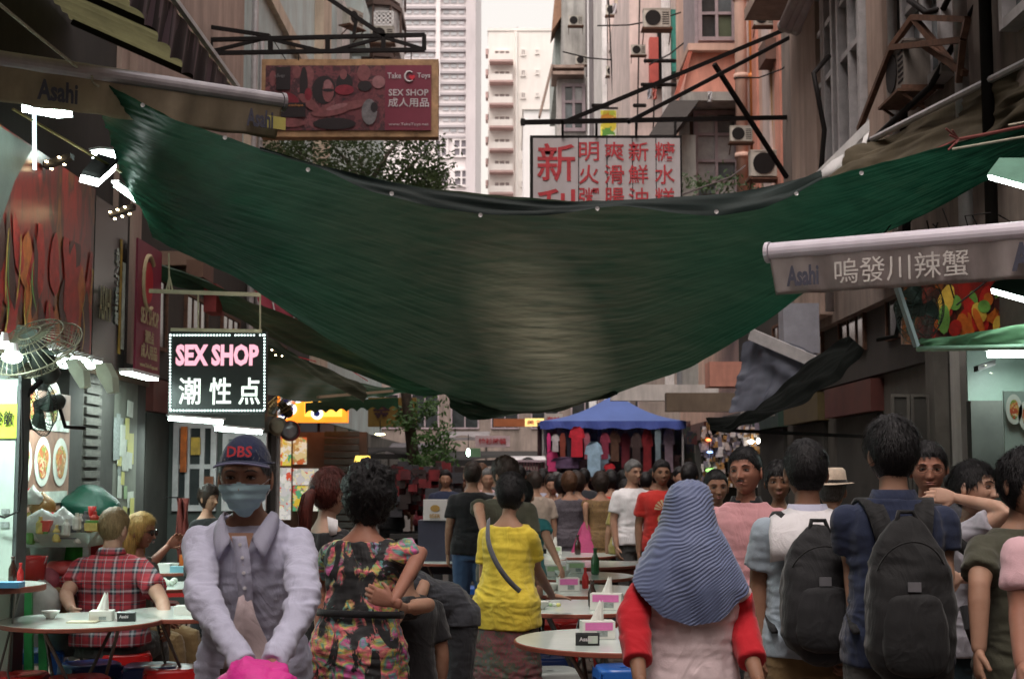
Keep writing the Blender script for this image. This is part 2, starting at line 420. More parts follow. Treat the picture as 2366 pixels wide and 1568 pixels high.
def person(label, px, d, top, face=0, sex='m', fat=1.0, lean=0, sway=0, twist=0, head=(0,0,0), arms={}, hands={}, hair='short',
           hairc='black hair', shirt='white cotton', sleeve='short', hem=.86, fit=1.0, lower='trousers', lowc='dark trousers', seated=False,
           det=1, skn='tan skin', group=None, h=None, eyes=True, wr=.006, shoes='dark shoes', loc=None, top_z=None, extra=None, hw=1.0, jaw=1.0, seat_h=.45, nose=1.0, nolow=False, collar=None):
    tz = top_z or V(px, top, d).z
    F0 = math.radians(face); cf, sf = math.cos(F0), math.sin(F0)
    if seated: s = h/1.70 if h else (tz-seat_h)/(1.70-.85)
    else: s = (h or tz)/1.70
    base = np.array([V(px, top, d).x, d, 0.0]) if loc is None else np.array(loc, float)
    dz = (seat_h - .85*s) if seated else 0
    def W(l, body=True):
        x, y, z = l
        return base + np.array([cf*x*s - sf*y*s, sf*x*s + cf*y*s, z*s + (dz if body else 0)])
    LN, SW, TW = R(lean), R(sway), R(twist)
    def T(l):
        x, y, z = l; t = min(1, max(0, (z-.90)/.28)); t = t*t*(3-2*t)
        c, q = math.cos(TW*t), math.sin(TW*t); x, y = c*x - q*y, q*x + c*y
        a = LN*t; zz = z-.95; y, zz = y*math.cos(a) - zz*math.sin(a), y*math.sin(a) + zz*math.cos(a)
        a = SW*t; x, zz = x*math.cos(a) + zz*math.sin(a), -x*math.sin(a) + zz*math.cos(a)
        return (x, y, zz+.95)
    if lean and not h and not seated:
        th = T((0, 0, 1.70))[2]; s *= 1.70/th
    if loc is None and (lean or sway):   # keep the head where the picture has it
        hx = T((0, 0, 1.59)); off = W(hx) - base; base[0] -= off[0]; base[1] -= off[1]
    rings = RM if sex == 'm' else RF; shx = (.166 if sex == 'm' else .144)*(.5+.5*fat); vox = {2: .0075, 1: .013, 0: .022}[det]*s
    # spine axis used for the across direction of the rings
    def torso(z0, z1, k, add, flare=0):
        P, A, B = [], [], []
        rr = [r for r in rings if z0 <= r[0] <= z1]
        if not rr or rr[0][0] > z0 + .02:
            lo = np.interp(z0, [r[0] for r in rings], range(len(rings)));
            vals = [np.interp(z0, [r[0] for r in rings], [r[i] for r in rings]) for i in (1, 2, 3)]
            if z0 < .86: vals[0] = max(vals[0], .160); vals[1] = max(vals[1], .112)
            rr = [(z0, *vals)] + rr
        rr = [(z, (max(a, .160) if (z < .86) else a), (max(b, .112) if z < .86 else b), y) if k != 'body' else (z, a, b, y) for z, a, b, y in rr]
        kk = 1.0 if k == 'body' else k
        for z, a, b, y in rr:
            t = max(0, (1.2-z)/.35); ff = fat if z < 1.4 else (1+(fat-1)*.4)
            if k != 'body' and z < 1.12: a = max(a, .140 if sex == 'm' else .132)
            P.append(W(T((0, y, z)))); A.append((a*ff*kk+add+flare*t)*s); B.append((b*ff*kk+add+flare*t*.8)*s)
        ud = np.array(W(T((1, 0, 1.2)))) - np.array(W(T((0, 0, 1.2))))
        return np_loft(P, A, B, 26, ud, 2.5, k == 'body')
    A = {}
    for k, sg in (('p', 1), ('n', -1)):
        sh = W(T((shx*sg, .005, 1.340 if sex == 'm' else 1.328)))
        e, w = (arms.get(k) or (None, None))
        if e is None and det == 0 and not seated and hash(label+k) % 2: e = (.24*sg, .03, 1.12); w = (.16*sg, -.20, 1.05)
        if e is None: e = (.215*sg, .03, 1.10); w = (.225*sg, -.045, .85)
        if not hasattr(e, 'x'): e = W(T(e)) if e[2] > .95 else W(e)
        if not hasattr(w, 'x'): w = W(T(w)) if w[2] > .95 else W(w)
        A[k] = (sh, np.array(e), np.array(w))
    body = []; low = []
    body.append(torso(.86, 1.56, 'body', -.008))
    for k in 'pn':
        sh, e, w = A[k]; pth = spl(sh, e, w, 9); th = 1.0 if sex == 'm' else .86; th *= (.6+.4*fat)
        rr = np.interp(np.linspace(0, 1, 9), [0, .2, .45, .5, .62, 1], [.050, .047, .039, .037, .038, .026])*s*th
        body.append(np_loft(pth, rr, rr, 14)); body.append(blob(sh, (.050*s*th,)*3))
    LEG = {}
    for k, sg in (('p', 1), ('n', -1)):
        if seated: pts = [W((.09*sg, 0, .86)), W((.13*sg, -.40, .86)), W((.14*sg, -.40, .42))]; pts[2][2] = .10*s; foot = W((.14*sg, -.40, 0), False)
        else: pts = [W((.088*sg, .01, .90)), W((.098*sg, -.015, .48)), W((.105*sg, .02, .09))]; foot = W((.105*sg, .02, 0), False)
        LEG[k] = (pts, foot)
        if not seated or det: 
            rr = np.interp(np.linspace(0, 1, 9), [0, .3, .5, .65, 1], [.082, .068, .052, .050, .036])*s
            body.append(np_loft(spl(*pts, 9), rr, rr, 14))
    P, N, F = remesh(body, vox, 3)
    parts_v = [P]; parts_f = list(F)
    # head
    hc = np.array(W(T((0, -.014, 1.574)))); nu, nv = {2: (112, 96), 1: (64, 56), 0: (36, 30)}[det]
    D, hf = sphere_dirs(nu, nv); HP = skull(D, True, hw, nose, jaw)
    yaw, pit, rol = (R(a) for a in head); pit -= 0
    RT = Matrix.Rotation(F0+yaw+TW, 3, 'Z') @ Matrix.Rotation(SW*.5+rol, 3, 'Y') @ Matrix.Rotation(LN*.45+pit, 3, 'X'); RT = np.array(RT)
    def Hw(a): return hc + (np.atleast_2d(a)*s) @ RT.T
    def addp(v, f):
        nonlocal parts_f
        o = sum(len(q) for q in parts_v); parts_v.append(np.array(v)); parts_f += [tuple(i+o for i in q) for q in f]
    addp(Hw(HP), hf)
    for sg in (-1, 1):    # ears
        g = G(); g.ball((0,0,0), .008, .019, .031, 14, 10); v = np.array(g.v); v[:, 2] *= 1+.15*(v[:, 2] > 0)
        v[:, 0] += .004*np.exp(-((v[:, 1])/.009)**2-((v[:, 2])/.014)**2)*-1
        a = .5*sg; v = v @ np.array([[math.cos(a), math.sin(a), 0], [-math.sin(a), math.cos(a), 0], [0, 0, 1]])
        v = v*np.array([1, 1, 1]) + np.array([.078*sg*hw, .012, -.010]); addp(Hw(v), g.f)
    for k, sg in (('p', 1), ('n', -1)):
        sh, e, w = A[k]; hd = hands.get(k, {})
        if hd is None: continue
        dd = np.array(hd['dir']) if 'dir' in hd else (w-e); fw = np.array([sf, -cf, 0.0])
        nn = np.array(hd['palm']) if 'palm' in hd else (W((0, 0, 1))-W((sg, .3, 1)))
        ps = hand_parts(w, dd, nn, s*(1 if sex == 'm' else .92), hd.get('curl', .38), hd.get('side', None) or (1 if np.dot(np.cross(nn, dd), fw) > 0 else -1))
        if det == 0: addp(*ps[0]); [addp(*q) for q in ps[1:]]
        else: q = remesh(ps, .0042*s if det == 2 else .0055*s, 1); addp(q[0], q[2])
    t = thing('person', label, 'person', tuple(base), group)
    g = G(); g.v = [tuple(x) for x in np.concatenate(parts_v)]; g.f = parts_f; g.mi = [0]*len(g.f); g.sm = [True]*len(g.f)
    g.build('body', SKIN(skn), t)
    def garment(name, parts, mat, amp, it=3, waist=1.0):
        P, N, F = remesh(parts, vox*.95, it)
        L = (P-base)/s
        f1 = sn(L*np.array([1, 1, .28]), 5.5, 3+det); f2 = sn(L*np.array([.5, .5, 1.5]), 7, 9); f3 = sn(L, 3, 5)
        rd = (1-2*np.abs(f1))*.6
        near = np.zeros(len(P))
        for k in 'pn':
            for q in (A[k][1],): near += np.exp(-(np.linalg.norm(P-q, axis=1)/(.10*s))**2)
        near += .7*np.exp(-((L[:, 2]-waist)/.08)**2)
        f4 = sn(L*np.array([.8, .8, 1]), 13, 21)
        dsp = amp*(rd*.7 + f3*.45 + (1-2*np.abs(f2))*(.22+near*.8) + (1-2*np.abs(f4))*.10*(det > 1))
        P = P + N*dsp[:, None]*s
        g = G(); g.v = [tuple(x) for x in P]; g.f = F; g.mi = [0]*len(F); g.sm = [True]*len(F)
        return g.build(name, mat, t)
    if shirt:
        z1 = 1.425 if sex == 'm' else 1.408
        ps = [torso(hem, z1, 1.02, .006+.006*fit, .020*fit)]
        for k in 'pn':
            sh, e, w = A[k]; th = (1.0 if sex == 'm' else .86)*(.6+.4*fat)
            ps.append(blob(sh, ((.054+.005*fit)*s*th,)*3))
            if sleeve == 'long': pth = spl(sh, e, w, 11); rr = np.interp(np.linspace(0, 1, 11), [0, .3, .5, .9, 1], [.053, .050, .045, .035, .038])
            elif sleeve == 'three': w2 = e + (w-e)*.72; pth = spl(sh, e, w2, 11); rr = np.interp(np.linspace(0, 1, 11), [0, .3, .5, 1], [.060, .054, .048, .045])
            elif sleeve == 'none': continue
            else: e2 = sh + (e-sh)*.68; pth = [sh + (e2-sh)*q for q in np.linspace(0, 1, 5)]; rr = np.interp(np.linspace(0, 1, 5), [0, 1], [.058, .063])
            rr = rr*s*th*(.85+.15*fit); ps.append(np_loft(pth, rr, rr*.97, 16, dome=False))
        garment('shirt', ps, shirt if not isinstance(shirt, str) else CL(shirt), wr, waist=hem+.16)
    if collar:
        g = G(); zc = 1.418 if sex == 'm' else 1.400; nn = 28; prof = [(.066, -.012, .0), (.064, .030, .004), (.070, .034, .004), (.080, .008, .010), (.086, -.006, .012)]
        Pq = []
        for (r, z, q) in prof:
            row = []
            for i in range(nn):
                a = -math.pi/2 + .35 + (2*math.pi-.7)*i/(nn-1); row.append(W(T((r*1.02*math.cos(a)*(1 if sex == 'm' else .86), r*math.sin(a)*.98+.004-q*0, zc+z - (.02 if math.sin(a) < -.6 else 0)))))
            Pq.append(row)
        g.grid(Pq, .002); g.build('collar', CL(collar), t, smooth=True)
    if lower == 'trousers':
        ps = []
        for k in 'pn':
            pts, foot = LEG[k]; rr = np.interp(np.linspace(0, 1, 11), [0, .25, .5, 1], [.102, .088, .070, .062])*s*(.5+.5*fat)
            ps.append(np_loft(spl(*pts, 11), rr, rr, 18, dome=False))
        if not seated: ps.append(torso(.80, 1.03, 1.02, .006))
        else: ps.append(torso(.82, 1.03, 1.02, .006)); ps.append(blob(W((0, -.02, .88)), (.17*s, .16*s, .10*s)))
        garment('trousers', ps, CL(lowc), wr*.8, waist=.5)
    elif lower in ('shorts', 'skirt', 'dress'):
        zb = {'shorts': .50, 'skirt': .45, 'dress': .35}[lower]
        if lower == 'shorts':
            ps = []
            for k in 'pn':
                pts, foot = LEG[k]; a, b = pts[0], pts[1]
                ps.append(np_loft([a, a+(b-a)*.5, a+(b-a)*.98], np.array([.100, .096, .092])*s, np.array([.100, .096, .092])*s, 18, dome=False))
            ps.append(torso(.80, 1.03, 1.02, .006))
        else:
            P0 = [W((0, 0, z)) for z in (1.03, .92, .75, zb)]; ud = np.array(W((1, 0, 1)))-np.array(W((0, 0, 1)))
            ps = [np_loft(P0, np.array([.145, .18, .195, .215])*s*fat, np.array([.115, .135, .15, .17])*s*fat, 26, ud, dome=False)]
        garment('shorts' if lower == 'shorts' else 'skirt', ps, CL(lowc), wr, waist=.5)
    for k in 'pn':
        if nolow: break
        foot = LEG[k][1]; fd = np.array([sf, -cf, 0]); sd_ = np.array([cf, sf, 0]); z0 = np.array([0, 0, 1.0])
        v, f = np_loft([foot+z0*.045*s+fd*-.06*s, foot+z0*.048*s, foot+z0*.04*s+fd*.09*s, foot+z0*.028*s+fd*.18*s], np.array([.036, .040, .046, .040])*s, np.array([.045, .048, .038, .026])*s, 14, sd_)
        v[:, 2] = np.maximum(v[:, 2], .002)
        g = G(); g.v = [tuple(x) for x in v]; g.f = f; g.mi = [0]*len(f); g.sm = [True]*len(f); g.build('shoe', CL(shoes), t)
    # eyes, brows and lips where the face can be seen
    if eyes:
        sy = -.0905
        for sg in (-1, 1):
            g = G(); g.ball((.031*sg, -.0765, .000), .0150, .0080, .0042, 12, 8); gi = g
            g.v = [tuple(q) for q in Hw(np.array(g.v))]; g.build('eye', CL('eye white'), t, smooth=True)
            g = G(); g.ball((.031*sg, -.0830, .000), .0056, .002, .0044, 10, 6); g.v = [tuple(q) for q in Hw(np.array(g.v))]; g.build('iris', CL('dark iris'), t, smooth=True)
            g = G(); g.tube([(.031*sg-.016*sg, -.083, -.001), (.031*sg-.006*sg, -.0860, .0048), (.031*sg+.006*sg, -.0850, .0046), (.031*sg+.017*sg, -.077, .000)], [.0010, .0018, .0018, .001], 6)
            g.v = [tuple(q) for q in Hw(np.array(g.v))]; g.build('eyelid', CL('dark iris'), t, smooth=True)
            g = G(); g.tube([(.014*sg, -.0945, .018), (.026*sg, -.0925, .0235), (.040*sg, -.0845, .023), (.052*sg, -.073, .016)], [.0012, .0024, .0020, .0008], 6)
            g.v = [tuple(q) for q in Hw(np.array(g.v))]; g.build('eyebrow', CL(hairc) if hair != 'blonde' else CL(hairc), t, smooth=True)
        g = G(); g.ball((0, -.0955, -.0595), .020, .0042, .0034, 14, 6); g.ball((0, -.0950, -.0680), .017, .0046, .0042, 14, 6)
        g.v = [tuple(q) for q in Hw(np.array(g.v))]; g.build('lips', CL('lips'), t, smooth=True)
    info = dict(t=t, W=W, T=T, Hw=Hw, A=A, s=s, base=base, RT=RT, hc=hc, LEG=LEG, det=det, torso=torso, garment=garment, vox=vox)
    if hair: make_hair(info, hair, CL(hairc), det, hw)
    return info

def make_hair(I, style, mat, det, hw=1.0):
    nu, nv = {2: (110, 80), 1: (60, 44), 0: (30, 24)}[det]
    D, hf = sphere_dirs(nu, nv, 0); P = skull(D, False, hw)
    x, y, z = P[:, 0], P[:, 1], P[:, 2]; L = np.linalg.norm(P, axis=1, keepdims=True); n = P/L
    fr = np.clip((-y+.02)/.09, 0, 1)                  # 1 at the face
    back_line = {'short': -.060, 'shortside': -.055, 'curly': -.11, 'bob': -.115, 'long': -.13, 'tail': -.07, 'bun': -.07, 'thin': -.05, 'mop': -.085}.get(style, -.06)
    line = back_line + (.060-back_line)*fr**1.25
    if style in ('mop', 'bob', 'curly'): line = back_line + (.040-back_line)*fr**1.6
    ear = np.exp(-((y-.005)/.028)**2)*(np.abs(x) > .045)
    if style in ('short', 'shortside', 'thin', 'tail', 'bun'): line += ear*.045
    mk = np.clip((z-line)/.022+.35, -.6, 1)
    th = {'short': .016, 'shortside': .014, 'curly': .046, 'bob': .024, 'long': .020, 'tail': .012, 'bun': .012, 'thin': .008, 'mop': .022}.get(style, .016)
    tk = th*(.62+.38*np.clip((z+.03)/.1, 0, 1))
    if style in ('short', 'shortside', 'mop'): tk *= .42+.58*np.clip((z+.01)/.07, 0, 1)
    nz = sn(P*1.0, 16 if style != 'curly' else 11, 4)*.20 + sn(P, 34, 5)*.14
    if style == 'curly': nz = sn(P, 13, 4)*.22 + sn(P, 30, 6)*.20
    q = P + n*(tk*mk*(1+nz*1.4))[:, None] - n*((mk < 0)*.02)[:, None]
    g = G(); g.v = [tuple(a) for a in I['Hw'](q)]; g.f = hf; g.mi = [0]*len(hf); g.sm = [True]*len(hf)
    # strands: thin tapered ribbons following the crown outwards
    ns = {2: 2600, 1: 700, 0: 0}[det]
    if ns:
        ok = np.where(mk > .3)[0]; wgt = np.sqrt(x[ok]**2+y[ok]**2); wgt /= wgt.sum(); pick = rng.choice(ok, ns, p=wgt); vs = []; fs = []
        crown = np.array([.012, .03, .118])
        for i in pick:
            p0 = q[i] - n[i]*.003; nn = n[i]; fl = P[i]-crown; fl -= nn*fl.dot(nn); fl /= np.linalg.norm(fl)+1e-6
            fl = fl + rng.normal(size=3)*(.25 if style != 'curly' else 1.0); fl -= nn*fl.dot(nn)*.8; fl /= np.linalg.norm(fl)
            ln = {'curly': .03, 'short': .022, 'shortside': .02, 'thin': .02}.get(style, .035)*rng.uniform(.6, 1.3)
            wd = np.cross(fl, nn); wd /= np.linalg.norm(wd)+1e-6; w = .0011
            lift = rng.uniform(.05, .35)*(2.2 if style == 'curly' else 1)
            pts = [p0, p0+fl*ln*.5+nn*ln*lift*.6, p0+fl*ln-nn*ln*(.2-lift*.5)*.6]; o = len(vs)
            for j, p in enumerate(pts): ww = w*(1, .9, .25)[j]; vs += [p-wd*ww, p+wd*ww]
            fs += [(o, o+1, o+3, o+2), (o+2, o+3, o+5, o+4)]
        g.smooth = True; g.add(I['Hw'](np.array(vs)), fs)
    ob = g.build('hair', mat, I['t'])
    s = I['s']
    def tress(pts, radii, name='ponytail', cnt=60):
        g = G(); g.smooth = True; v, f = np_loft(pts, radii, np.array(radii)*.7, 16); v = v + (sn(v, 22, 2)[:, None]*.004*rng.normal(size=3)); g.add(v, f)
        pts = [np.array(p) for p in pts]
        for _ in range(cnt if det == 2 else cnt//3):
            a = rng.uniform(0, 6.28); pp = []
            for j, p in enumerate(pts): r = radii[j]*rng.uniform(.9, 1.12); pp.append(tuple(p + np.array([math.cos(a), math.sin(a)*.7, 0])*r))
            g.tube(pp, [.0014*s]*(len(pp)-1)+[.0005*s], 3, False)
        g.build(name, mat, I['t'])
    H = lambda a: I['Hw'](np.array(a))[0]
    if style == 'tail':
        tress([H((0, .09, .02)), H((0, .135, -.02)), H((.0, .150, -.10)), H((0, .145, -.19)), H((0, .135, -.27))], [.018*s, .030*s, .034*s, .028*s, .010*s])
        g = G(); g.ball(H((0, .105, .012)), .020*s, .02*s, .02*s); g.build('hair_tie', CL('black cotton'), I['t'], smooth=True)
    if style == 'long':
        for sx in (-1, 0, 1):
            tress([H((.05*sx, .055 if sx == 0 else .03, .04)), H((.068*sx, .085 if sx == 0 else .045, -.06)), H((.070*sx, .095 if sx == 0 else .055, -.15)), H((.062*sx, .10 if sx == 0 else .06, -.27))], [.035*s, .046*s, .048*s, .020*s], 'hair_lock', 70)
    if style == 'bun':
        g = G(); g.ball(H((0, .10, .04)), .038*s, .038*s, .034*s); v = np.array(g.v); g.v = [tuple(p) for p in v+np.stack([sn(v, 20, k)*.003 for k in range(3)], 1)]; g.build('hair_bun', mat, I['t'], smooth=True)

PAL = {}
def CL(n):
    if not isinstance(n, str): return n
    if n in MATS: return MATS[n]
    if n.endswith('hair'): return hairmat(n, PAL[n])
    if n.endswith('shoes') or n in ('dark iris', 'eye white', 'lips'): return M(n, PAL[n], .4 if n != 'eye white' else .25, var=.1, bump=.05)
    return cloth(n, PAL[n])
def SKIN(n): return skin(n, PAL[n])
PAL.update({'black hair': (.010, .009, .010), 'dark brown hair': (.022, .014, .011), 'auburn hair': (.075, .018, .014), 'blonde hair': (.42, .27, .09), 'sandy hair': (.20, .14, .07),
  'grey hair': (.10, .10, .10), 'brown hair': (.075, .035, .018), 'dark shoes': (.03, .03, .03), 'white shoes': (.6, .6, .6), 'dark iris': (.012, .008, .006), 'eye white': (.33, .28, .26), 'lips': (.24, .09, .07),
  'tan skin': (.33, .20, .14), 'brown skin': (.235, .13, .085), 'fair skin': (.44, .29, .22), 'ruddy skin': (.31, .155, .11),
  'white cotton': (.62, .60, .62), 'black cotton': (.014, .014, .016), 'dark trousers': (.02, .021, .025), 'navy cotton': (.018, .025, .055), 'lavender shirt cotton': (.43, .43, .55),
  'grey trousers': (.07, .07, .07), 'khaki trousers': (.20, .135, .065), 'yellow jersey': (.60, .46, .05), 'pale blue cotton': (.30, .36, .42), 'red cotton': (.42, .025, .02), 'pink polo cotton': (.50, .25, .27),
  'olive drab cotton': (.055, .055, .038), 'grey marl cotton': (.30, .29, .33), 'charcoal cotton': (.035, .037, .045), 'pink cotton': (.60, .38, .42), 'pink white jersey': (.62, .50, .52),
  'mustard cotton': (.26, .22, .07), 'beige cotton': (.30, .24, .20), 'blue jeans cotton': (.05, .09, .18), 'teal cotton': (.03, .16, .17), 'maroon cotton': (.16, .02, .03), 'leggings cotton': (.02, .035, .045)})
# ------------------------------------------------------------------ setting
def fr(a, b, c, e, d):
    p, q = V(a, e, d), V(c, b, d); return p.x, q.x, p.z, q.z
def tilemat(name, col, col2, sx, sz, kind='YZ', mortar=.02, rough=.5):
    m, t, b, o = nt(name); g = t.nodes.new('ShaderNodeTexCoord'); sp = t.nodes.new('ShaderNodeSeparateXYZ'); cb = t.nodes.new('ShaderNodeCombineXYZ')
    t.links.new(g.outputs['Object'], sp.inputs[0]); t.links.new(sp.outputs[{'Y': 1, 'X': 0}[kind[0]]], cb.inputs[0]); t.links.new(sp.outputs[2], cb.inputs[1])
    br = t.nodes.new('ShaderNodeTexBrick'); br.inputs['Scale'].default_value = 1; br.inputs['Brick Width'].default_value = sx; br.inputs['Row Height'].default_value = sz
    br.inputs['Mortar Size'].default_value = mortar*sz; br.offset = 0; br.inputs['Color1'].default_value = rgb(col); br.inputs['Color2'].default_value = rgb(col2); br.inputs['Mortar'].default_value = rgb(tuple(x*.5 for x in col))
    t.links.new(cb.outputs[0], br.inputs[0]); v = tc(t, 'Object', (2, 2, .4)); n = noise(t, v, 1.4, 8, .7)
    f = ramp(t, n.outputs[0], [(.4, (0, 0, 0)), (.75, (.6, .6, .6))]); c = mix(t, f, br.outputs[0], tuple(x*.4 for x in col))
    t.links.new(c, b.inputs['Base Color']); b.inputs['Roughness'].default_value = rough; MATS[name] = m; return m
concrete = M('weathered concrete', (.38, .37, .35), .85, grime=.8, scale=2, bump=.4)
pale_conc = M('pale render', (.60, .56, .54), .85, grime=.6, scale=1.5, bump=.3)
pinkish = M('pinkish white render', (.66, .53, .50), .85, grime=.45, scale=1.2, bump=.3)
pinkwall = M('salmon pink render', (.64, .29, .22), .8, grime=.5, scale=1.5, bump=.35)
pinkpale = M('faded pink render', (.64, .42, .34), .8, grime=.45, scale=1.5, bump=.3)
beige = M('beige render', (.56, .46, .36), .85, grime=.6, scale=1.6, bump=.3)
rosewall = M('rose beige render', (.42, .31, .26), .85, grime=.7, scale=1, bump=.3)
turq = M('pale turquoise render', (.46, .56, .56), .8, grime=.45, scale=1.2, bump=.3, gcol=(.30, .22, .17))
greybld = M('brown grey render', (.25, .20, .175), .85, grime=.8, scale=1.5, bump=.4)
darkm = M('black painted steel', (.009, .007, .007), .65, 0, scale=8, spec=.2)
rust = M('rusty steel', (.11, .055, .035), .8, .2, var=.4, scale=12)
alum = M('window aluminium', (.42, .40, .41), .45, .3, scale=8)
whitep = M('white paint', (.70, .68, .68), .6, grime=.35, scale=4)
mauve = M('mauve window frame', (.34, .27, .29), .6, grime=.4, scale=6)
glass = M('dusty window glass', (.10, .12, .13), .12, 0, var=.5, scale=2.5, bump=.05, spec=.6)
glassl = M('pale curtained glass', (.36, .35, .35), .2, 0, var=.3, scale=3, bump=.05, spec=.5)
glassd = M('dark window glass', (.028, .032, .034), .12, 0, var=.4, scale=2, bump=.04, spec=.6)
pvc = M('beige plastic casing', (.46, .43, .38), .6, grime=.6, scale=6)
asphalt = M('worn paving', (.11, .095, .085), .8, var=.3, scale=8, bump=.5, grime=.4)

g = G(); g.box(-60, 60, -30, 260, -.5, 0); gr = g.build('street', asphalt); gr['kind'] = 'structure'
pave = [M('paver %s' % k, c, .75, var=.25, scale=9, bump=.4) for k, c in (('brown', (.17, .11, .09)), ('rose', (.20, .13, .11)), ('grey', (.14, .12, .11)))]
pm = [boxmesh('paver_%d' % i, m) for i, m in enumerate(pave)]
pr = solo(bpy.data.objects.new('street_paving', None), 'brown and rose block paving between the folding tables', 'paving'); C.objects.link(pr); pr['kind'] = 'structure'; del pr['category']; WO[pr.name] = (0, 0, 0)
for i in range(14):
    for j in range(20):
        x = -1.5 + .204*i + (.1 if j % 2 else 0); y = 9.9 + .204*j
        piece(random.choice(pm), 'paver', pr, (x, y, .012+random.uniform(-.004, .004)), (.196, .196, .05), (random.uniform(-.01, .01), random.uniform(-.01, .01), 0))
g = G()
for i in range(40):
    for j in range(70):
        x = -3.98 + .204*i + (.1 if j % 2 else 0); y = 5.0 + .204*j
        if -1.7 < x < 1.45 and 9.75 < y < 14.1: continue
        g.box(x-.098, x+.098, y-.098, y+.098, .001, .030+random.uniform(-.004, .004))
o = g.build('street_pavers', pave[0]); o['kind'] = 'structure'

def window(par, o, r, w, h, nx, nz, fm, gm, bar=.045, dep=.07, name='window', glist=None, sill=None):
    'window frame (part) with its panes (sub-parts); o = lower left outer corner, r = right vector; looks along r x up'
    o = Vector(o); r = Vector(r).normalized(); u = Vector((0, 0, 1)); n = r.cross(u)
    g = G(); ob = lambda a, b, c, e, d0, d1: g.obox(o + r*(a+b)/2 + u*(c+e)/2 + n*(d0+d1)/2, r, u, n, (b-a)/2, (e-c)/2, (d1-d0)/2)
    ob(0, bar*1.3, 0, h, -.02, dep); ob(w-bar*1.3, w, 0, h, -.02, dep); ob(bar*1.3, w-bar*1.3, 0, bar*1.3, -.02, dep-.004); ob(bar*1.3, w-bar*1.3, h-bar*1.3, h, -.02, dep-.004)
    for i in range(1, nx): ob(w*i/nx-bar/2, w*i/nx+bar/2, bar*1.3, h-bar*1.3, -.01, dep-.012)
    zs = nz if hasattr(nz, '__len__') else [k/nz for k in range(1, nz)]
    for q in zs: ob(bar*1.3, w-bar*1.3, h*q-bar/2, h*q+bar/2, -.01, dep-.02)
    f = g.build(name, fm, par)
    zz = [0]+list(zs)+[1]
    for i in range(nx):
        for j in range(len(zz)-1):
            g = G(); a, b = w*i/nx+.01, w*(i+1)/nx-.01; c, e = h*zz[j]+.01, h*zz[j+1]-.01; tl = random.uniform(-.012, .012)
            cc = o + r*(a+b)/2 + u*(c+e)/2 + n*.012; nn = (n + r*tl + u*tl*.6).normalized()
            rr = (r - nn*r.dot(nn)).normalized(); uu = nn.cross(rr)
            g.obox(cc, rr, uu, nn, (b-a)/2, (e-c)/2, .004)
            mm = gm if not glist else random.choice(glist)
            WO[f.name] = worigin(par); g.build('pane', mm, f)
    if sill:
        g = G(); g.obox(o + r*w/2 - u*.05 + n*.10, r, u, n, w/2+.06, .05, .12); g.build('window_sill', sill, par)
    return f
def bld(label, loc, name='building', cat='building'): return thing(name, label, cat, loc)

# --- air conditioner, bracket and pieces
def make_ac(name='air_conditioner', m=None):
    t = thing(name, 'x', 'air conditioner', (0, 0, 0)); m = m or pvc
    g = G(); g.box(-.40, .40, -.16, .16, 0, .56); g.box(-.41, .41, -.17, .17, .545, .575); g.build('casing', m, t)
    g = G(); g.lathe([(.215, -.175), (.235, -.178), (.235, -.165), (.215, -.162)], (-.12, 0, .28), 24, 'y'); g.build('fan_guard', darkm, t)
    g = G(); g.lathe([(.0, -.163), (.212, -.163)], (-.12, 0, .28), 24, 'y'); g.build('fan_opening', darkm, t)
    g = G()
    for k in range(6): g.box(.16, .36, -.170, -.158, .08+k*.07, .105+k*.07)
    g.build('grille', darkm, t)
    g = G(); g.box(-.44, -.40+.02, -.2, .3, -.05, -.002); g.box(.38, .44, -.2, .3, -.05, -.002); g.box(-.46, .46, -.26, .2, -.085, -.052); g.bar((-.4, -.2, -.09), (-.4, .28, -.42), .03); g.bar((.4, -.2, -.09), (.4, .28, -.42), .03); g.build('bracket', rust, t)
    return t
AC = make_ac(); AC_first = True
def ac(label, px, py, d, w, rz=0, group='air conditioners on the facades'):
    global AC_first
    p = V(px, py, d); s = w/.82
    if AC_first: o = AC; o.location = p; o.rotation_euler = (0, 0, rz); o.scale = (s,)*3; o['label'] = label; AC_first = False
    else: o = copy_tree(AC, label, p, rz, s)
    o['group'] = group; return o

# --- far tower
T1 = bld('tall pale office tower with glazing bands, left of the sky gap', (-4, 75, 0))
d = 75; x0, x1 = V(700, 0, d).x, V(1099, 0, d).x
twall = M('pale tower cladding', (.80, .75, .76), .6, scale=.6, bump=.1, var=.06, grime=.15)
tshade = M('shaded tower cladding', (.60, .55, .57), .7, scale=.6, bump=.1, var=.06, grime=.2)  # cladding colour darkened to paint the tower edge in shade
g = G(); g.box(x0, x1, d, d+14, 0, 34); g.build('wall', twall, T1)
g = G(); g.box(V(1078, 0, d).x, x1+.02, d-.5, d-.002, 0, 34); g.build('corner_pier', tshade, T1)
g = G(); g.box(V(1013, 0, d).x-.12, V(1013, 0, d).x+.12, d-.22, d-.002, V(0, 225, d).z, 34); g.build('pilaster', twall, T1)
pgl = [boxmesh('tower_pane_%d' % i, M('tower glazing %d' % i, c, .3, var=.12, scale=1.5, bump=0, spec=.5)) for i, c in enumerate([(.50, .51, .54), (.60, .61, .64), (.68, .67, .70), (.36, .39, .42)])]
rows = np.linspace(-30, 318, 15); zs = [V(0, y, d).z for y in rows][::-1]
lbm = boxmesh('tower_ledge', M('tower ledge shadow line', (.42, .39, .41), .8, var=.1, scale=1))
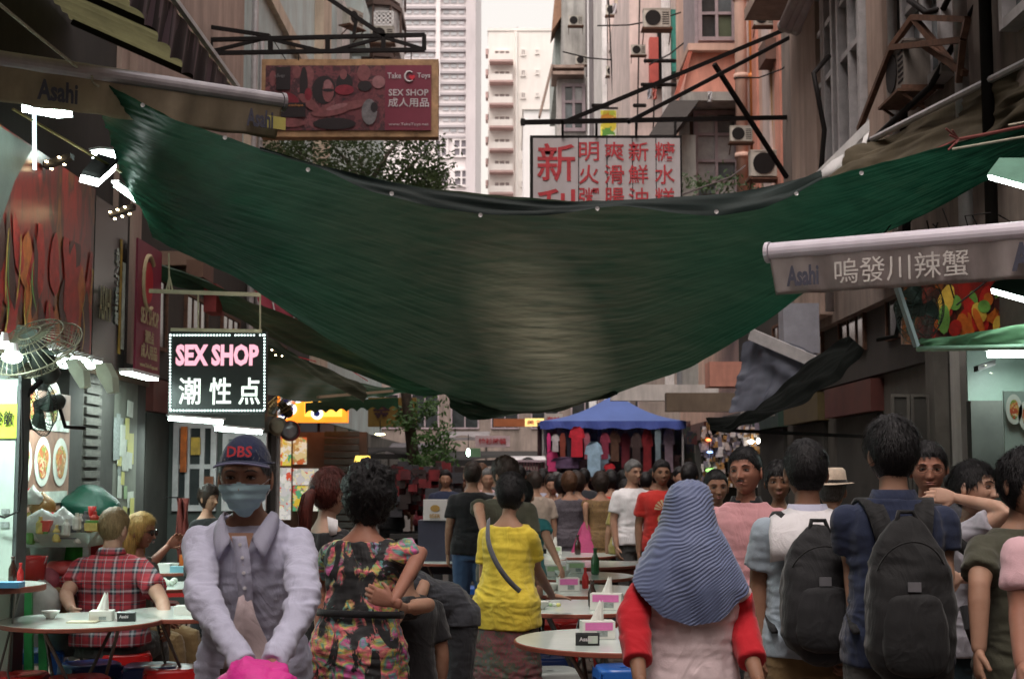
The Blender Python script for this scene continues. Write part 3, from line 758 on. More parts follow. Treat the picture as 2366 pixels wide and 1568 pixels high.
for j in range(len(zs)-1):
    za, zb = zs[j], zs[j+1]
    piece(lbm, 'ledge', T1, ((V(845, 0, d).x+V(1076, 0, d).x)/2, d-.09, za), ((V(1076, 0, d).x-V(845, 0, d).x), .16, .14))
    for i in range(13):
        a, b = V(850+17.3*i, 0, d).x, V(850+17.3*(i+1), 0, d).x
        if 9.2 < (i+.5) < 9.6: continue
        q = 3 if (i, j) in ((9, 3), (9, 6)) else random.choice([0, 1, 1, 2])
        piece(pgl[q], 'window_pane', T1, ((a+b)/2, d-.03, (za+zb)/2+.08), ((b-a)-.10, .06, (zb-za)-.42))
mgrey = M('tower window grey', (.19, .17, .20), .3, var=.3, scale=.8, spec=.6)
for (a, b, c, e) in ((1002, 321, 1036, 366), (1045, 320, 1083, 364), (1000, 392, 1036, 432), (1046, 390, 1086, 432), (962, 321, 994, 366), (962, 392, 994, 432)):
    X0, X1, Z0, Z1 = fr(a, b, c, e, d-.05); window(T1, (X0, d-.02, Z0), (1, 0, 0), X1-X0, Z1-Z0, 2, 2, twall, mgrey, .09, .12)

# --- far apartment block
T2 = bld('far pale apartment block with a column of balconies, right of the sky gap', (1, 95, 0))
d = 95; x0, x1 = V(1128, 0, d).x, V(1330, 0, d).x; fw = M('hazy pale render', (.84, .80, .76), .8, scale=.5, var=.05, grime=.12)  # distant haze and overexposure are put into the pale wall colour
g = G(); g.box(x0, x1, d, d+12, 0, V(0, 72, d).z); g.build('wall', fw, T2)
g = G(); g.box(x0-.05, x1, d-.06, d+12.05, V(0, 72, d).z, V(0, 66, d).z); g.build('roof', fw, T2)
fpink = M('faded maroon ledge', (.52, .36, .34), .8, var=.15, scale=1); fgrey = M('far window grey', (.36, .31, .30), .5, var=.25, scale=.7)
for j, y in enumerate([118, 165, 217, 269, 321, 371, 421]):
    X0, X1, Z0, Z1 = fr(1131, y+29, 1186, y+33, d); g = G(); g.box(X0, X1, d-.9, d, Z0, Z1); g.build('balcony_slab', fpink, T2)
    X0, X1, Z0, Z1 = fr(1134, y+14, 1184, y+28, d); g = G(); g.box(X0, X1, d-.85, d-.78, Z0, Z1); g.build('balcony_wall', fw, T2)
    X0, X1, Z0, Z1 = fr(1140, y-2, 1180, y+20, d); window(T2, (X0, d-.01, Z0), (1, 0, 0), X1-X0, Z1-Z0, 3, 1, fw, fgrey, .08, .1)
    for (a, w, hh) in ((1203, 12, 16), (1236, 10, 12)):
        X0, X1, Z0, Z1 = fr(a, y-4, a+w, y-4+hh, d); window(T2, (X0, d-.01, Z0), (1, 0, 0), X1-X0, Z1-Z0, 2, 1, fw, fgrey, .06, .08)
    X0, X1, Z0, Z1 = fr(1122, y-5, 1129, y+8, d); g = G(); g.box(X0, X1, d, d+1, Z0, Z1); g.build('window_box', fpink, T2)
g = G(); g.tube([(V(1193, 0, d).x, d-.15, 0), (V(1193, 0, d).x, d-.15, V(0, 75, d).z)], .1, 6); g.build('drainpipe', fw, T2)
g = G(); g.tube([(V(1196, 0, d).x, d+1, V(0, 70, d).z), (V(1196, 0, d).x, d+1, V(0, 52, d).z)], .04, 5); g.build('aerial', fgrey, T2)
T3 = bld('plain white low block in front of the far apartment block, above the Chinese sign', (1.2, 62, 0))
X0, X1, Z0, Z1 = fr(1210, 254, 1300, 500, 62); g = G(); g.box(X0, X1, 62, 70, 0, Z1); g.build('wall', M('bright white render', (.84, .82, .82), .7, var=.04, scale=1, grime=.1), T3)
g = G(); g.box(X0-.06, X1+.06, 61.92, 70.08, Z1, Z1+.25); g.build('parapet', fw, T3)

# --- left row
B = bld('rose beige plastered building rising behind the left awning', (-5, 17, 0))
g = G(); g.box(-9, -3.9, 13.9, 20.2, 2.6, 16); g.build('wall', rosewall, B)
g = G(); g.box(-3.9, -3.82, 14.2, 14.5, 2.6, 16); g.build('pilaster', rosewall, B)
B = bld('pale turquoise rendered building with a beige corner column, left side above the red billboard', (-5, 24, 0))
g = G(); g.box(-9, -3.9, 20.2, 27.4, 2.6, 9.0); g.build('wall', turq, B)
g = G(); g.box(-9, -3.8, 20.2, 27.4, 9.0, 9.25); g.build('cornice', beige, B)
g = G(); g.box(-9, -3.9, 20.2, 27.4, 9.25, 17); g.build('upper_wall', turq, B)
g = G(); g.box(-4.3, -3.72, 27.4, 28.6, 2.6, 17); g.build('corner_column', beige, B)
g = G(); g.box(-3.9, -3.80, 20.3, 26.8, 6.0, 6.95); g.build('beige_band', beige, B)
for k in range(4): window(B, (-3.9, 20.6+k*1.7, 4.2), (0, 1, 0), 1.2, 1.6, 2, 2, beige, glass)
g = G(); g.tube([(-3.78, 20.4, 2.6), (-3.78, 20.4, 8.9)], .05, 8); g.tube([(-3.74, 20.75, 2.6), (-3.74, 20.75, 8)], .04, 8); g.build('drainpipe', alum, B)
# enclosed balconies building
B = bld('old building with rounded enclosed balconies and white window grille, left', (-5, 33, 0))
g = G(); g.box(-9, -3.85, 28.6, 42, 2.6, 17); g.build('wall', turq, B)
for (a, b, c, e, dd, mm) in ((748, -10, 792, 150, 30.5, pale_conc), (792, -10, 840, 90, 32, turq)):
    X0, X1, Z0, Z1 = fr(a, b, c, e, dd); g = G(); g.box(X0, X1, dd, dd+1.4, max(Z0, 4.4), Z1); g.build('bay', mm, B)
brn = M('dark brown cladding', (.09, .055, .045), .7, grime=.4, scale=4)
for k, (ya, yb) in enumerate(((-60, 12), (22, 125), (140, 240))):
    X0, X1, Z0, Z1 = fr(838, ya, 925, yb, 36); r = .45; hw_ = X1-X0
    g = G()
    def prof(o, zz): return [(X0, 36, zz), (X0, 35.6-o, zz), (X0+hw_*.35, 35.3-o, zz), (X0+hw_*.8, 35.4-o, zz), (X1+o*.5, 35.9, zz), (X1+o*.5, 37.5, zz)]
    for (za, zb, o, mm) in ((Z0, Z0+(Z1-Z0)*.38, 0, pale_conc), (Z0+(Z1-Z0)*.38, Z0+(Z1-Z0)*.9, -.06, glassl), (Z0+(Z1-Z0)*.9, Z1, .1, brn)):
        g = G(); p0, p1 = prof(o, za), prof(o, zb)
        vs = p0+p1; n = 6; g.add(vs, [(i, i+1, i+1+n, i+n) for i in range(n-1)]+[tuple(range(n))[::-1], tuple(range(n, 2*n)), (n-1, 0, n, 2*n-1)])
        g.build({pale_conc: 'balcony_wall', glassl: 'balcony_glazing', brn: 'balcony_roof'}[mm], mm, B)
    for i in range(6):
        q = prof(.03, Z0+(Z1-Z0)*.38)[i]; g = G(); g.bar(q, (q[0], q[1], Z0+(Z1-Z0)*.9), .06); g.build('mullion', brn, B)
g = G(); X0, X1, Z0, Z1 = fr(866, 28, 907, 58, 34.6)
for i in range(5): x = X0+(X1-X0)*i/4; g.bar((x, 34.6, Z0), (x, 34.6, Z1), .05)
for i in range(4): z = Z0+(Z1-Z0)*i/3; g.bar((X0, 34.6, z), (X1, 34.6, z), .05)
g.bar((X0, 34.6, Z0-.1), (X1+.1, 34.3, Z0-.35), .07); g.bar((X1, 34.6, Z0-.1), (X0+.1, 34.3, Z0-.35), .07); g.build('window_grille', whitep, B)
ac('grey condenser boxes under the white window grille, left side beyond the red billboard', 884, 100, 33, .55)
ac('small window air conditioner on the turquoise bay above the steel truss', 815, 62, 30, .5, R(60))

# --- right row: stepped bays running away from the camera
def bay(par, a, c, d, dep, m, top=-80, bot=520, name='wall'):
    X0, X1, Z0, Z1 = fr(a, top, c, bot, d); g = G(); g.box(X0, X1, d, d+dep, max(2.6, Z0), Z1); return g.build(name, m, par)
B = bld('stained concrete building with a projecting bay window, right side, farthest of the right row', (3, 50, 0))
bay(B, 1303, 1357, 50, 10, concrete, -90); bay(B, 1283, 1303, 53, 8, M('green grey shutters', (.34, .38, .36), .8, grime=.5), 66, 175, 'side_bay')
X0, X1, Z0, Z1 = fr(1274, -90, 1305, 62, 52); g = G(); g.add([(X0+.25, 52, Z1), (X1, 52, Z1), (X1, 52, Z0+.6), (X0, 52, Z0-.2), (X0+.25, 53.5, Z1), (X1, 53.5, Z1), (X1, 53.5, Z0+.6), (X0, 53.5, Z0-.2)], [(0, 3, 2, 1), (4, 5, 6, 7), (0, 4, 7, 3), (1, 2, 6, 5), (0, 1, 5, 4), (2, 3, 7, 6)]); g.build('canopy', M('orange brown tin', (.34, .19, .12), .7, grime=.5), B)
X0, X1, Z0, Z1 = fr(1288, 178, 1357, 400, 49); g = G(); g.box(X0, X1, 49, 50, Z0, Z1); g.build('bay', pale_conc, B)
X0, X1, Z0, Z1 = fr(1298, 195, 1352, 305, 48.98); window(B, (X0, 48.98, Z0), (1, 0, 0), X1-X0, Z1-Z0, 2, [.62], mauve, glass, .09, .12, glist=[glass, glassl, glassd])
X0, X1, Z0, Z1 = fr(1276, 150, 1350, 172, 48.4); g = G(); g.box(X0, X1, 48.4, 50, Z0, Z0+.12); g.box(X0, X1, 48.4, 50, Z1-.1, Z1); g.bar((X0, 48.5, Z1), (X0-.45, 48.5, Z0-1.5), .3, .08); g.build('drying_shelf', M('rusty ledge', (.33, .24, .20), .8, grime=.6), B)
g = G()
for a in (1361, 1368): X = V(a, 0, 48).x; g.tube([(X, 47.9, 3), (X, 47.9, V(0, -60, 48).z)], .075, 8)
g.build('drainpipe', whitep, B)
for (y, r) in ((105, .28), (150, .0)):
    if r: p = V(1385, y, 47.8); g = G(); g.ball(p, .22, .2, .55); g.build('water_tank', whitep, B, smooth=True)
B = bld('narrow grimy building strip painted dark for shade, between concrete bay and beige facade', (4, 47, 0))
bay(B, 1370, 1398, 46, 8, M('painted shade render', (.19, .165, .17), .85, grime=.8), -90)  # the shade between the facades is put into this dark colour
B = bld('beige and white tenement strip with air conditioner ledges and a potted plant, right side', (5, 42, 0))
bay(B, 1392, 1460, 42, 8, pale_conc, -100)
for (a, w, mm) in ((1394, 7, whitep), (1408, 10, pinkish), (1424, 9, beige), (1440, 8, whitep), (1452, 8, greybld)):
    X0, X1, Z0, Z1 = fr(a, -100, a+w, 520, 41.85); g = G(); g.box(X0, X1, 41.85, 42, 3, Z1); g.build('pilaster', mm, B)
for i, (a, y, w) in enumerate(((1416, 28, .42), (1460, 30, .5), (1449, 62, .42), (1448, 92, .35), (1416, 168, .40), (1464, 275, .5))):
    ac(['upper beige air conditioner at the top of the grimy strip', 'air conditioner with a divided window, above the pink white wall, right row', 'air conditioner on a slanted ledge, third down in the right row', 'small condenser under the slanted ledge, right row', 'boxed air conditioner halfway down the beige strip, right row', 'air conditioner just above the Chinese sign, right row'][i], a, y+8, 41, w)
g = G(); p = V(1455, 152, 40.8)
for _ in range(260):
    q = p + Vector((random.gauss(0, .17), random.gauss(0, .12), random.gauss(0, .2))); a = Vector((random.gauss(0, 1), random.gauss(0, 1), random.gauss(0, 1))).normalized()*.07; b = a.orthogonal().normalized()*.04
    g.add([q-a, q+b, q+a, q-b], [(0, 1, 2, 3)])
leafm = M('leaf green', (.045, .085, .03), .5, var=.5, scale=3, bump=0, trans=.3)
pl = thing('potted_plant', 'small bushy green plant growing out of the beige tenement facade', 'plant', tuple(p))
g.build('foliage', leafm, pl); g = G(); g.lathe([(.07, -.42), (.12, -.15), (.13, -.15)], p, 10); g.build('pot', rust, pl)
ylw = thing('hanging_sign', 'yellow and green floral banner hanging above the Chinese sign', 'sign', tuple(V(1405, 290, 38)))
X0, X1, Z0, Z1 = fr(1388, 255, 1424, 330, 38); g = G(); g.box(X0, X1, 38, 38.06, Z0, Z1)
def splotch(name, cols, scale=6, vor=True, rough=.6, stretch=(1,1,1), em=0, warp=.6, rnd=1):
    if name in MATS: return MATS[name]
    m, t, b, o = nt(name); v = tc(t, 'Object', stretch); n = noise(t, v, scale*.6, 4, .6)
    ad = t.nodes.new('ShaderNodeVectorMath'); ad.operation = 'MULTIPLY_ADD'; t.links.new(n.outputs['Color'], ad.inputs[0]); ad.inputs[1].default_value = (warp,)*3; t.links.new(v, ad.inputs[2])
    if vor:
        w = t.nodes.new('ShaderNodeTexVoronoi'); w.inputs['Scale'].default_value = scale; t.links.new(ad.outputs[0], w.inputs['Vector']); s = t.nodes.new('ShaderNodeSeparateColor'); t.links.new(w.outputs['Color'], s.inputs[0]); f = s.outputs[0]
    else: f = noise(t, ad.outputs[0], scale, 5, .6).outputs[0]
    if vor: st = [((i)/len(cols), c) for i, c in enumerate(cols)]; c = ramp(t, f, st, 'CONSTANT')
    else: st = [(.28+.44*i/(len(cols)-1), c) for i, c in enumerate(cols)]; c = ramp(t, f, st)
    t.links.new(c, b.inputs['Base Color']); b.inputs['Roughness'].default_value = rough
    if em: t.links.new(c, b.inputs['Emission Color']); b.inputs['Emission Strength'].default_value = em
    MATS[name] = m; return m
g.build('banner', splotch('yellow floral print', [(.55, .45, .03), (.45, .55, .05), (.75, .72, .1), (.08, .25, .03), (.6, .25, .02), (.6, .62, .5)], 5), ylw)
g = G(); g.bar((X0-.2, 37.9, Z1+.03), (X1+.6, 37.9, Z1+.03), .05); g.build('rod', darkm, ylw)
B = bld('pink white plastered building with teal and red strips, right side behind the salmon bay', (5, 33, 0))
bay(B, 1458, 1600, 34, 8, pinkish, -110)
for (a, y0, c, y1, dd, mm, nm) in ((1502, 86, 1521, 190, 33.7, M('red painted board', (.52, .10, .08), .6, grime=.3), 'red_panel'), (1549, 22, 1566, 165, 33.6, M('teal painted board', (.06, .33, .27), .6, grime=.3), 'teal_panel'),
                           (1521, 70, 1530, 200, 33.8, darkm, 'recess'), (1568, -100, 1582, 240, 33.7, greybld, 'pilaster'), (1584, -100, 1598, 240, 33.5, alum, 'pilaster')):
    X0, X1, Z0, Z1 = fr(a, y0, c, y1, dd); g = G(); g.box(X0, X1, dd, 34, Z0, Z1); g.build(nm, mm, B)
g = G()
for a in (1531, 1536, 1541, 1546, 1572, 1590): X = V(a, 0, 33.5).x; g.tube([(X, 33.5, 3), (X, 33.5, V(0, -60, 33).z)], .035, 6)
g.build('drainpipe', whitep, B)
g = G()
for (a, c, y) in ((1490, 1560, 141), (1483, 1570, 196), (1466, 1490, 244), (1370, 1404, 244)):
    p, q = V(a, y, 32.6), V(c, y, 33.2); g.tube([p, q], .05, 6)
g.build('drying_pole', darkm, B)
ac('large vented air conditioner on a dark ledge beside the red strip', 1517, 66, 31.5, .62)

# salmon bay
B = bld('salmon pink building with a projecting bay window and orange drainpipe, right side', (5, 22, 0))
g = G(); g.box(3.9, 9, 19.2, 33, 2.6, 17); g.build('wall', pinkpale, B)
X0, X1, Z0, Z1 = fr(1606, -120, 1702, 103, 24); g = G(); g.box(X0, 4.0, 24, 25.6, Z0, Z1); g.build('bay', mauve, B)
window(B, (X0+.05, 24, Z0+.05), (1, 0, 0), X1-X0-.1, Z1-Z0-.1, 2, [.30, .62], mauve, glassd, .05, .08, glist=[glassd, glass, M('green curtained glass', (.09, .11, .07), .3)])
X0, X1, Z0, Z1 = fr(1590, 100, 1708, 116, 23.85); g = G(); g.box(X0, 4.0, 23.85, 25.7, Z0, Z1); g.build('window_sill', pinkpale, B)
a_, b_ = V(1598, 117, 24), V(1578, 214, 24); c_, d_ = V(1702, 214, 24), V(1702, 117, 24)
g = G(); g.add([a_, b_, c_, d_, a_+Vector((0, 1.5, 0)), b_+Vector((0, 1.5, 0)), c_+Vector((0, 1.5, 0)), d_+Vector((0, 1.5, 0))], [(0, 1, 2, 3), (7, 6, 5, 4), (0, 4, 5, 1), (1, 5, 6, 2), (2, 6, 7, 3), (3, 7, 4, 0)]); g.build('bay_skirt', pinkwall, B)
g = G(); g.bar(V(1596, 117, 23.9), V(1560, 228, 23.9), .07); g.build('red_trim', M('red trim paint', (.42, .12, .08), .7), B)
X0, X1, Z0, Z1 = fr(1530, 212, 1712, 232, 23.6); g = G(); g.box(X0+.35, 4.0, 23.6, 25.7, Z0, Z1); g.build('ledge', concrete, B)
a_, b_, c_, d_ = V(1550, 232, 23.2), V(1500, 312, 22.6), V(1555, 312, 22.6), V(1615, 232, 23.2)
drk = M('dark tarred tin', (.035, .03, .028), .8, grime=.5, scale=5)
g = G(); g.add([a_, b_, c_, d_]+[q+Vector((0, .9, 0)) for q in (a_, b_, c_, d_)], [(0, 1, 2, 3), (7, 6, 5, 4), (0, 4, 5, 1), (1, 5, 6, 2), (2, 6, 7, 3), (3, 7, 4, 0)]); g.build('tin_canopy', drk, B)
X0, X1, Z0, Z1 = fr(1598, 232, 1712, 700, 24.3); g = G(); g.box(X0, 4.0, 24.3, 25.9, max(2.6, Z0), Z1); g.build('lower_bay', M('brown lintel', (.10, .055, .035), .8, grime=.6), B)
X0, X1, Z0, Z1 = fr(1604, 258, 1704, 440, 24.28); window(B, (X0, 24.28, Z0-1.2), (1, 0, 0), X1-X0, Z1-Z0+1.2, 2, [.52, .66, .84], mauve, glass, .05, .08, glist=[glass, glassl, glassd, glassl])
g = G(); X0, X1, Z0, Z1 = fr(1575, 312, 1600, 700, 23.4); g.box(X0, X1+.05, 23.4, 24.2, 2.6, Z1); g.build('concrete_pier', concrete, B)
for (a, r, mm, nm, y1) in ((1710, .10, pinkpale, 'pier', 500), (1723, .045, pinkish, 'drainpipe', 500), (1730, .045, rosewall, 'drainpipe', 500), (1737, .075, M('orange drainpipe paint', (.62, .21, .05), .5, grime=.3), 'orange_drainpipe', 390), (1746, .035, M('grey blue pipe', (.28, .32, .38), .4), 'grey_pipe', 100), (1751, .035, pinkpale, 'drainpipe', 500)):
    p = V(a, 0, 22.5); q = V(a, y1, 22.5)
    g = G(); g.tube([(p.x, 22.5, max(2.8, q.z)), (p.x, 22.5, 12)], r, 10)
    if r > .06:
        for zz in np.arange(4, 11, 1.3): g.lathe([(r*1.2, 0), (r*1.25, .03), (r*1.2, .08)], (p.x, 22.5, zz), 12)
    g.build(nm, mm, B, smooth=True)
for (ya, yb, mm) in ((22.0, 22.4, pinkwall), (20.9, 21.5, pinkish), (20.1, 20.5, pinkwall), (19.2, 19.6, pinkish)):
    g = G(); g.box(3.86, 3.9, ya, yb, 2.6, 14); g.build('painted_strip', mm, B)
g = G(); g.obox(V(1785, 125, 20.6), (1, 0, 0), (0, 1, 0), (0, 0, 1), .16, .3, .16); g.build('rain_hood', M('brown rain hood', (.16, .09, .07), .8), B)
g = G(); g.tube([V(1780, 140, 20.9), V(1784, 260, 20.9), V(1790, 360, 20.9)], .015, 5); g.build('cable', M('ochre cable', (.4, .25, .1), .6), B)
ac('air conditioner with a pink tinged casing at the foot of the orange drainpipe', 1712, 328, 21.5, .34)
ac('white boxed condenser beside the Chinese sign bracket', 1775, 410, 20.5, .55)
# plants behind the sign
def leaves(g, c, sx, sy, sz, n, L=.06):
    for _ in range(n):
        q = Vector(c) + Vector((random.gauss(0, sx), random.gauss(0, sy), random.gauss(0, sz))); a = Vector((random.gauss(0, 1), random.gauss(0, 1), random.gauss(0, 1))).normalized()*L; b = a.orthogonal().normalized()*L*.45
        g.add([q-a, q+b, q+a, q-b], [(0, 1, 2, 3)])
pl = thing('potted_plant', 'straggly green plant on the ledge right of the Chinese sign', 'plant', tuple(V(1640, 425, 22)))
g = G(); leaves(g, V(1640, 428, 22), .35, .2, .10, 260, .05); g.build('foliage', leafm, pl)
g = G(); g.lathe([(.10, -.30), (.15, -.05), (.16, -.05)], V(1640, 445, 22), 12); g.build('pot', rust, pl)

# near right grey building
B = bld('brown grey tenement with tall aluminium windows, nearest building on the right', (6, 13, 0))
g = G(); g.box(3.72, 9, 6.0, 19.2, 3.3, 12); g.build('wall', greybld, B)
g = G(); g.box(3.58, 3.74, 16.4, 17.9, 3.4, 12); g.box(3.60, 3.74, 13.5, 14.1, 3.4, 12); g.build('pilaster', rosewall, B)
for i, (y, w, z, h) in enumerate(((14.35, 1.0, 4.7, 2.5), (15.55, .95, 4.7, 2.5), (11.6, 1.2, 4.9, 1.6), (8.9, 1.3, 4.8, 1.7))):
    window(B, (3.70, y+w, z), (0, -1, 0), w, h, 2, [.55, .8], alum, glass, .06, .12, glist=[glass, glassl, glassd])
g = G(); g.bar((3.3, 14.2, 7.35), (3.3, 17.6, 7.35), .7, .14); g.build('window_hood', rosewall, B)
for (y, r, mm) in ((13.2, .05, alum), (12.9, .04, darkm), (11.2, .06, alum), (10.6, .05, darkm), (16.1, .05, alum)):
    g = G(); g.tube([(3.62, y, 3.4), (3.62, y, 11)], r, 8); g.build('drainpipe', mm, B, smooth=True)
for k, (a, b, c, e) in enumerate((((1890, 470, 14.6), (1905, 300, 14.4), (1880, 170, 14.3), (1915, 130, 14.6)), ((2010, 330, 12.6), (2150, 200, 11.8), (2250, 20, 11.2), (2300, -60, 11)), ((2100, 0, 12), (2140, 30, 11.8), (2180, 20, 11.6), (2210, -40, 11.4)))):
    g = G(); P = [V(*q) for q in (a, b, c, e)]; g.tube([P[0], P[0].lerp(P[1], .5), P[1], P[1].lerp(P[2], .5), P[2], P[3]], .028, 6); g.build('cable', darkm, B, smooth=True)
g = G()
for q in range(3): g.tube([V(1810+q*14, 60+q*4, 15.2), V(1840+q*16, -10, 14.6), V(1870+q*16, -70, 14)], .06, 8); g.ball(V(1810+q*14, 60+q*4, 15.2), .07)
g.build('conduit', M('grey conduit', (.33, .28, .27), .6), B, smooth=True)
acm = make_ac('condenser_unit', M('stained cream casing', (.20, .17, .15), .6, grime=.7, scale=5))
for i, (y, z, lab) in enumerate(((12.4, 6.75, 'cream condenser on a rusty bracket cage, upper right facade left of the corner unit'), (10.2, 5.75, 'large cream condenser at the top right corner of the view'), (12.3, 4.9, 'dark fronted condenser on the grey facade above the olive awning'))):
    o = acm if i == 0 else copy_tree(acm, lab); o['label'] = lab; o['category'] = 'air conditioner'; o['group'] = 'condensers on the nearest right facade'
    o.location = (3.38 if i < 2 else 3.5, y, z); o.rotation_euler = (0, 0, R(-90)); o.scale = (1.15 if i < 2 else .72,)*3
cg = thing('bracket_cage', 'rusty welded steel bracket jutting from the grey facade under the condensers', 'bracket', (3.3, 12, 5.3))
g = G(); P = lambda a, b, c: V(a, b, c)
for a, b in (((2060, 110, 12.3), (2110, 40, 12.0)), ((2110, 40, 12.0), (2235, 45, 10.9)), ((2060, 110, 12.3), (2225, 92, 10.9)), ((2225, 92, 10.9), (2235, 45, 10.9)), ((2110, 40, 12.0), (2225, 180, 11.2)), ((2060, 110, 12.3), (1985, 300, 13.6)), ((2225, 92, 10.9), (2215, 190, 11.1)), ((2130, 100, 11.8), (2230, 170, 11))):
    g.bar(V(*a), V(*b), .05)
g.build('frame', rust, cg)
# ground floor masses along the right and left beyond the near shops, dark shop interiors
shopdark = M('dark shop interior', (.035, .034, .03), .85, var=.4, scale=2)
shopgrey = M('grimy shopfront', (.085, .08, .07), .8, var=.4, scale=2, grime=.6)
for side, lab in ((-1, 'row of dim shopfronts under awnings along the left side'), (1, 'row of dim shopfronts under awnings along the right side')):
    B = bld(lab, (side*5, 22, 0)); x = side*3.9
    g = G(); g.box(min(x, side*9), max(x, side*9), 14.1 if side < 0 else 12.6, 60, 0, 2.598); g.build('wall', shopgrey, B)
    for k in range(9):
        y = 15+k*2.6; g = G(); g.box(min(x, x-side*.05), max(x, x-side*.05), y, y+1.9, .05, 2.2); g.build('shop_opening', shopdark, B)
        g = G(); g.box(min(x, x-side*.14), max(x, x-side*.14), y-.1, y+2.1, 2.22, 2.56); g.build('fascia', M('fascia %d' % (k % 5), [(.09, .025, .02), (.10, .075, .03), (.03, .06, .045), (.12, .11, .10), (.03, .035, .07)][k % 5], .6, grime=.4), B)
# end of street: low clutter building closing the view
B = bld('added unseen block shutting off light behind the viewer', (0, -28, 0)); g = G(); g.box(-9, 9, -29, -26.2, 0, 14); g.build('wall', rosewall, B)  # unseen block added to shut out light from behind
B = bld('hazy block of shops closing the far end of the market lane', (0, 58, 0)); g = G(); g.box(-9, 9, 60.5, 61.5, 0, 7.5); g.build('wall', greybld, B)
for k in range(7): window(B, (-6+k*1.7, 60.5, 3.4), (1, 0, 0), 1.2, 1.5, 2, 1, mauve, glassd)

# --- street tree
tr = thing('street_tree', 'slender street tree with a loose green crown behind the red billboard', 'tree', (-1.6, 22, 0))
bark = M('dark bark', (.06, .045, .035), .9, var=.4, scale=14, bump=.8, bd=.02)
tp = [V(972, 1180, 22), V(955, 1060, 22), V(945, 960, 22), V(930, 850, 22), V(880, 600, 22.1), V(850, 450, 22.2), V(830, 360, 22.4)]; tp = [Vector((tp[0].x+.02, 22, 0))]+tp
g = G(); g.smooth = True; g.tube(tp, [.12, .10, .095, .085, .075, .06, .04, .015], 10)
br = []
for (a, b, c) in (((880, 600), (760, 450), (690, 350)), ((860, 520), (930, 400), (985, 350)), ((850, 450), (800, 370), (760, 330)), ((885, 620), (960, 480), (1000, 410)), ((850, 430), (900, 350), (930, 320))):
    P = [V(*a, 22.1), V(*b, 22.1+random.uniform(-.8, .8)), V(*c, 22.1+random.uniform(-1.2, 1.2))]; g.tube(P, [.05, .03, .012], 7); br.append(P)
g.build('trunk', bark, tr)
g = G(); g2 = G()
cl = [(V(random.uniform(620, 1000), random.uniform(325, 470), random.uniform(20.9, 23.4))) for _ in range(85)] + [V(random.uniform(960, 1020), random.uniform(390, 470), random.uniform(21, 23)) for _ in range(14)]
for c in cl:
    for _ in range(70):
        q = c + Vector((random.gauss(0, .17), random.gauss(0, .17), random.gauss(0, .11))); a = Vector((random.gauss(0, 1), random.gauss(0, 1), random.gauss(0, .6))).normalized()*random.uniform(.03, .06); b = a.cross(Vector((random.random(), random.random(), 1))).normalized()*.022
        (g if random.random() < .7 else g2).add([q-a, q+b, q+a, q-b], [(0, 1, 2, 3)])
g.build('crown', M('street tree leaf', (.065, .10, .04), .45, var=.5, scale=2.5, bump=0, trans=.3), tr); g2.build('crown_highlights', M('highlight leaf', (.07, .095, .05), .5, var=.4, scale=3, bump=0, trans=.3), tr)  # random leaves with highlights painted into their colour
g = G()
for (a, b) in ((985, 940), (1000, 1000), (960, 1070), (1040, 1075), (925, 975), (1010, 1040)):
    for k in range(6): leaves(g, V(a+random.uniform(-25, 25), b+random.uniform(-20, 20), 21.6+random.uniform(-.4, .4)), .10, .10, .05, 34, .045)
    for k in range(3): g.tube([V(948, b+30, 22), V((948+a)/2, b+5, 21.8), V(a, b, 21.6)], [.012, .008, .004], 4)
g.build('trunk_sprouts', M('fresh sprout leaf', (.06, .13, .035), .5, var=.4, scale=3, bump=0, trans=.35), tr)

for side in (-1, 1):
    B = bld(['row of tall tenements continuing behind the viewer on the left', 'row of tall tenements continuing behind the viewer on the right'][side > 0], (side*6, -10, 0)); x = side*(3.9 if side < 0 else 3.75); g = G(); g.box(min(x, side*9), max(x, side*9), -26, 3.4, 0, 16); g.build('wall', rosewall, B)
    for k in range(5): window(B, (x, -2-k*4+(1.4 if side > 0 else 0), 5), (0, 1 if side < 0 else -1, 0), 1.4, 1.6, 2, 2, alum, glass)

cv = thing('canopy', 'added unseen canopies behind the viewer that darken the street', 'canopy', (0, -8, 4)); P = [[(-3.8+7.5*i/20, -26+22.0*j/20, 3.9-.5*math.sin(math.pi*i/20)+.12*math.sin(j*1.3)) for j in range(21)] for i in range(21)]  # unseen cover added to darken the street
g = G(); g.grid(P, .004); g.build('sheet', M('dark green canvas roof', (.03, .07, .045), .7, trans=.15), cv, smooth=True)

sooty = M('dark facade', (.045, .04, .036), .9, grime=.5, scale=2)  # plain dark wall colour, also on the left shop's upper wall
for x0_, x1_, y0_, y1_, z1_, lab in ((-9, -3.86, 13.92, 27, 4.7, 'dark mezzanine above the left shopfronts'), (3.84, 9, 12.62, 24, 3.9, 'dark mezzanine above the right shopfronts')):
    t = bld(lab, ((x0_+x1_)/2, y0_, 2.6)); g = G(); g.box(x0_, x1_, y0_, y1_, 2.602, z1_); g.build('wall', sooty, t); s_ = 1 if x0_ < 0 else -1; xf = x1_ if x0_ < 0 else x0_
    for k in range(5): window(t, (xf, y0_+.6+k*2.1+(1.2 if s_ < 0 else 0), 2.9), (0, s_, 0), 1.2, .8, 3, 1, rust, glassd, .03, .04)
for i, (a, y, d_, w) in enumerate(((1425, 118, 41, .42), (1475, 128, 33, .34), (1430, 215, 41, .40), (1330, 60, 49, .5), (1345, 150, 49, .45), (1578, 250, 33, .4), (1765, 60, 20.6, .3))):
    ac('weathered air conditioner on the right hand row, ' + ['above the potted plant', 'left of the red strip', 'above the yellow banner', 'high on the stained concrete wall', 'beside the drying shelf', 'under the lower drying pole', 'on the salmon wall near the rain hood'][i], a, y, d_, w)
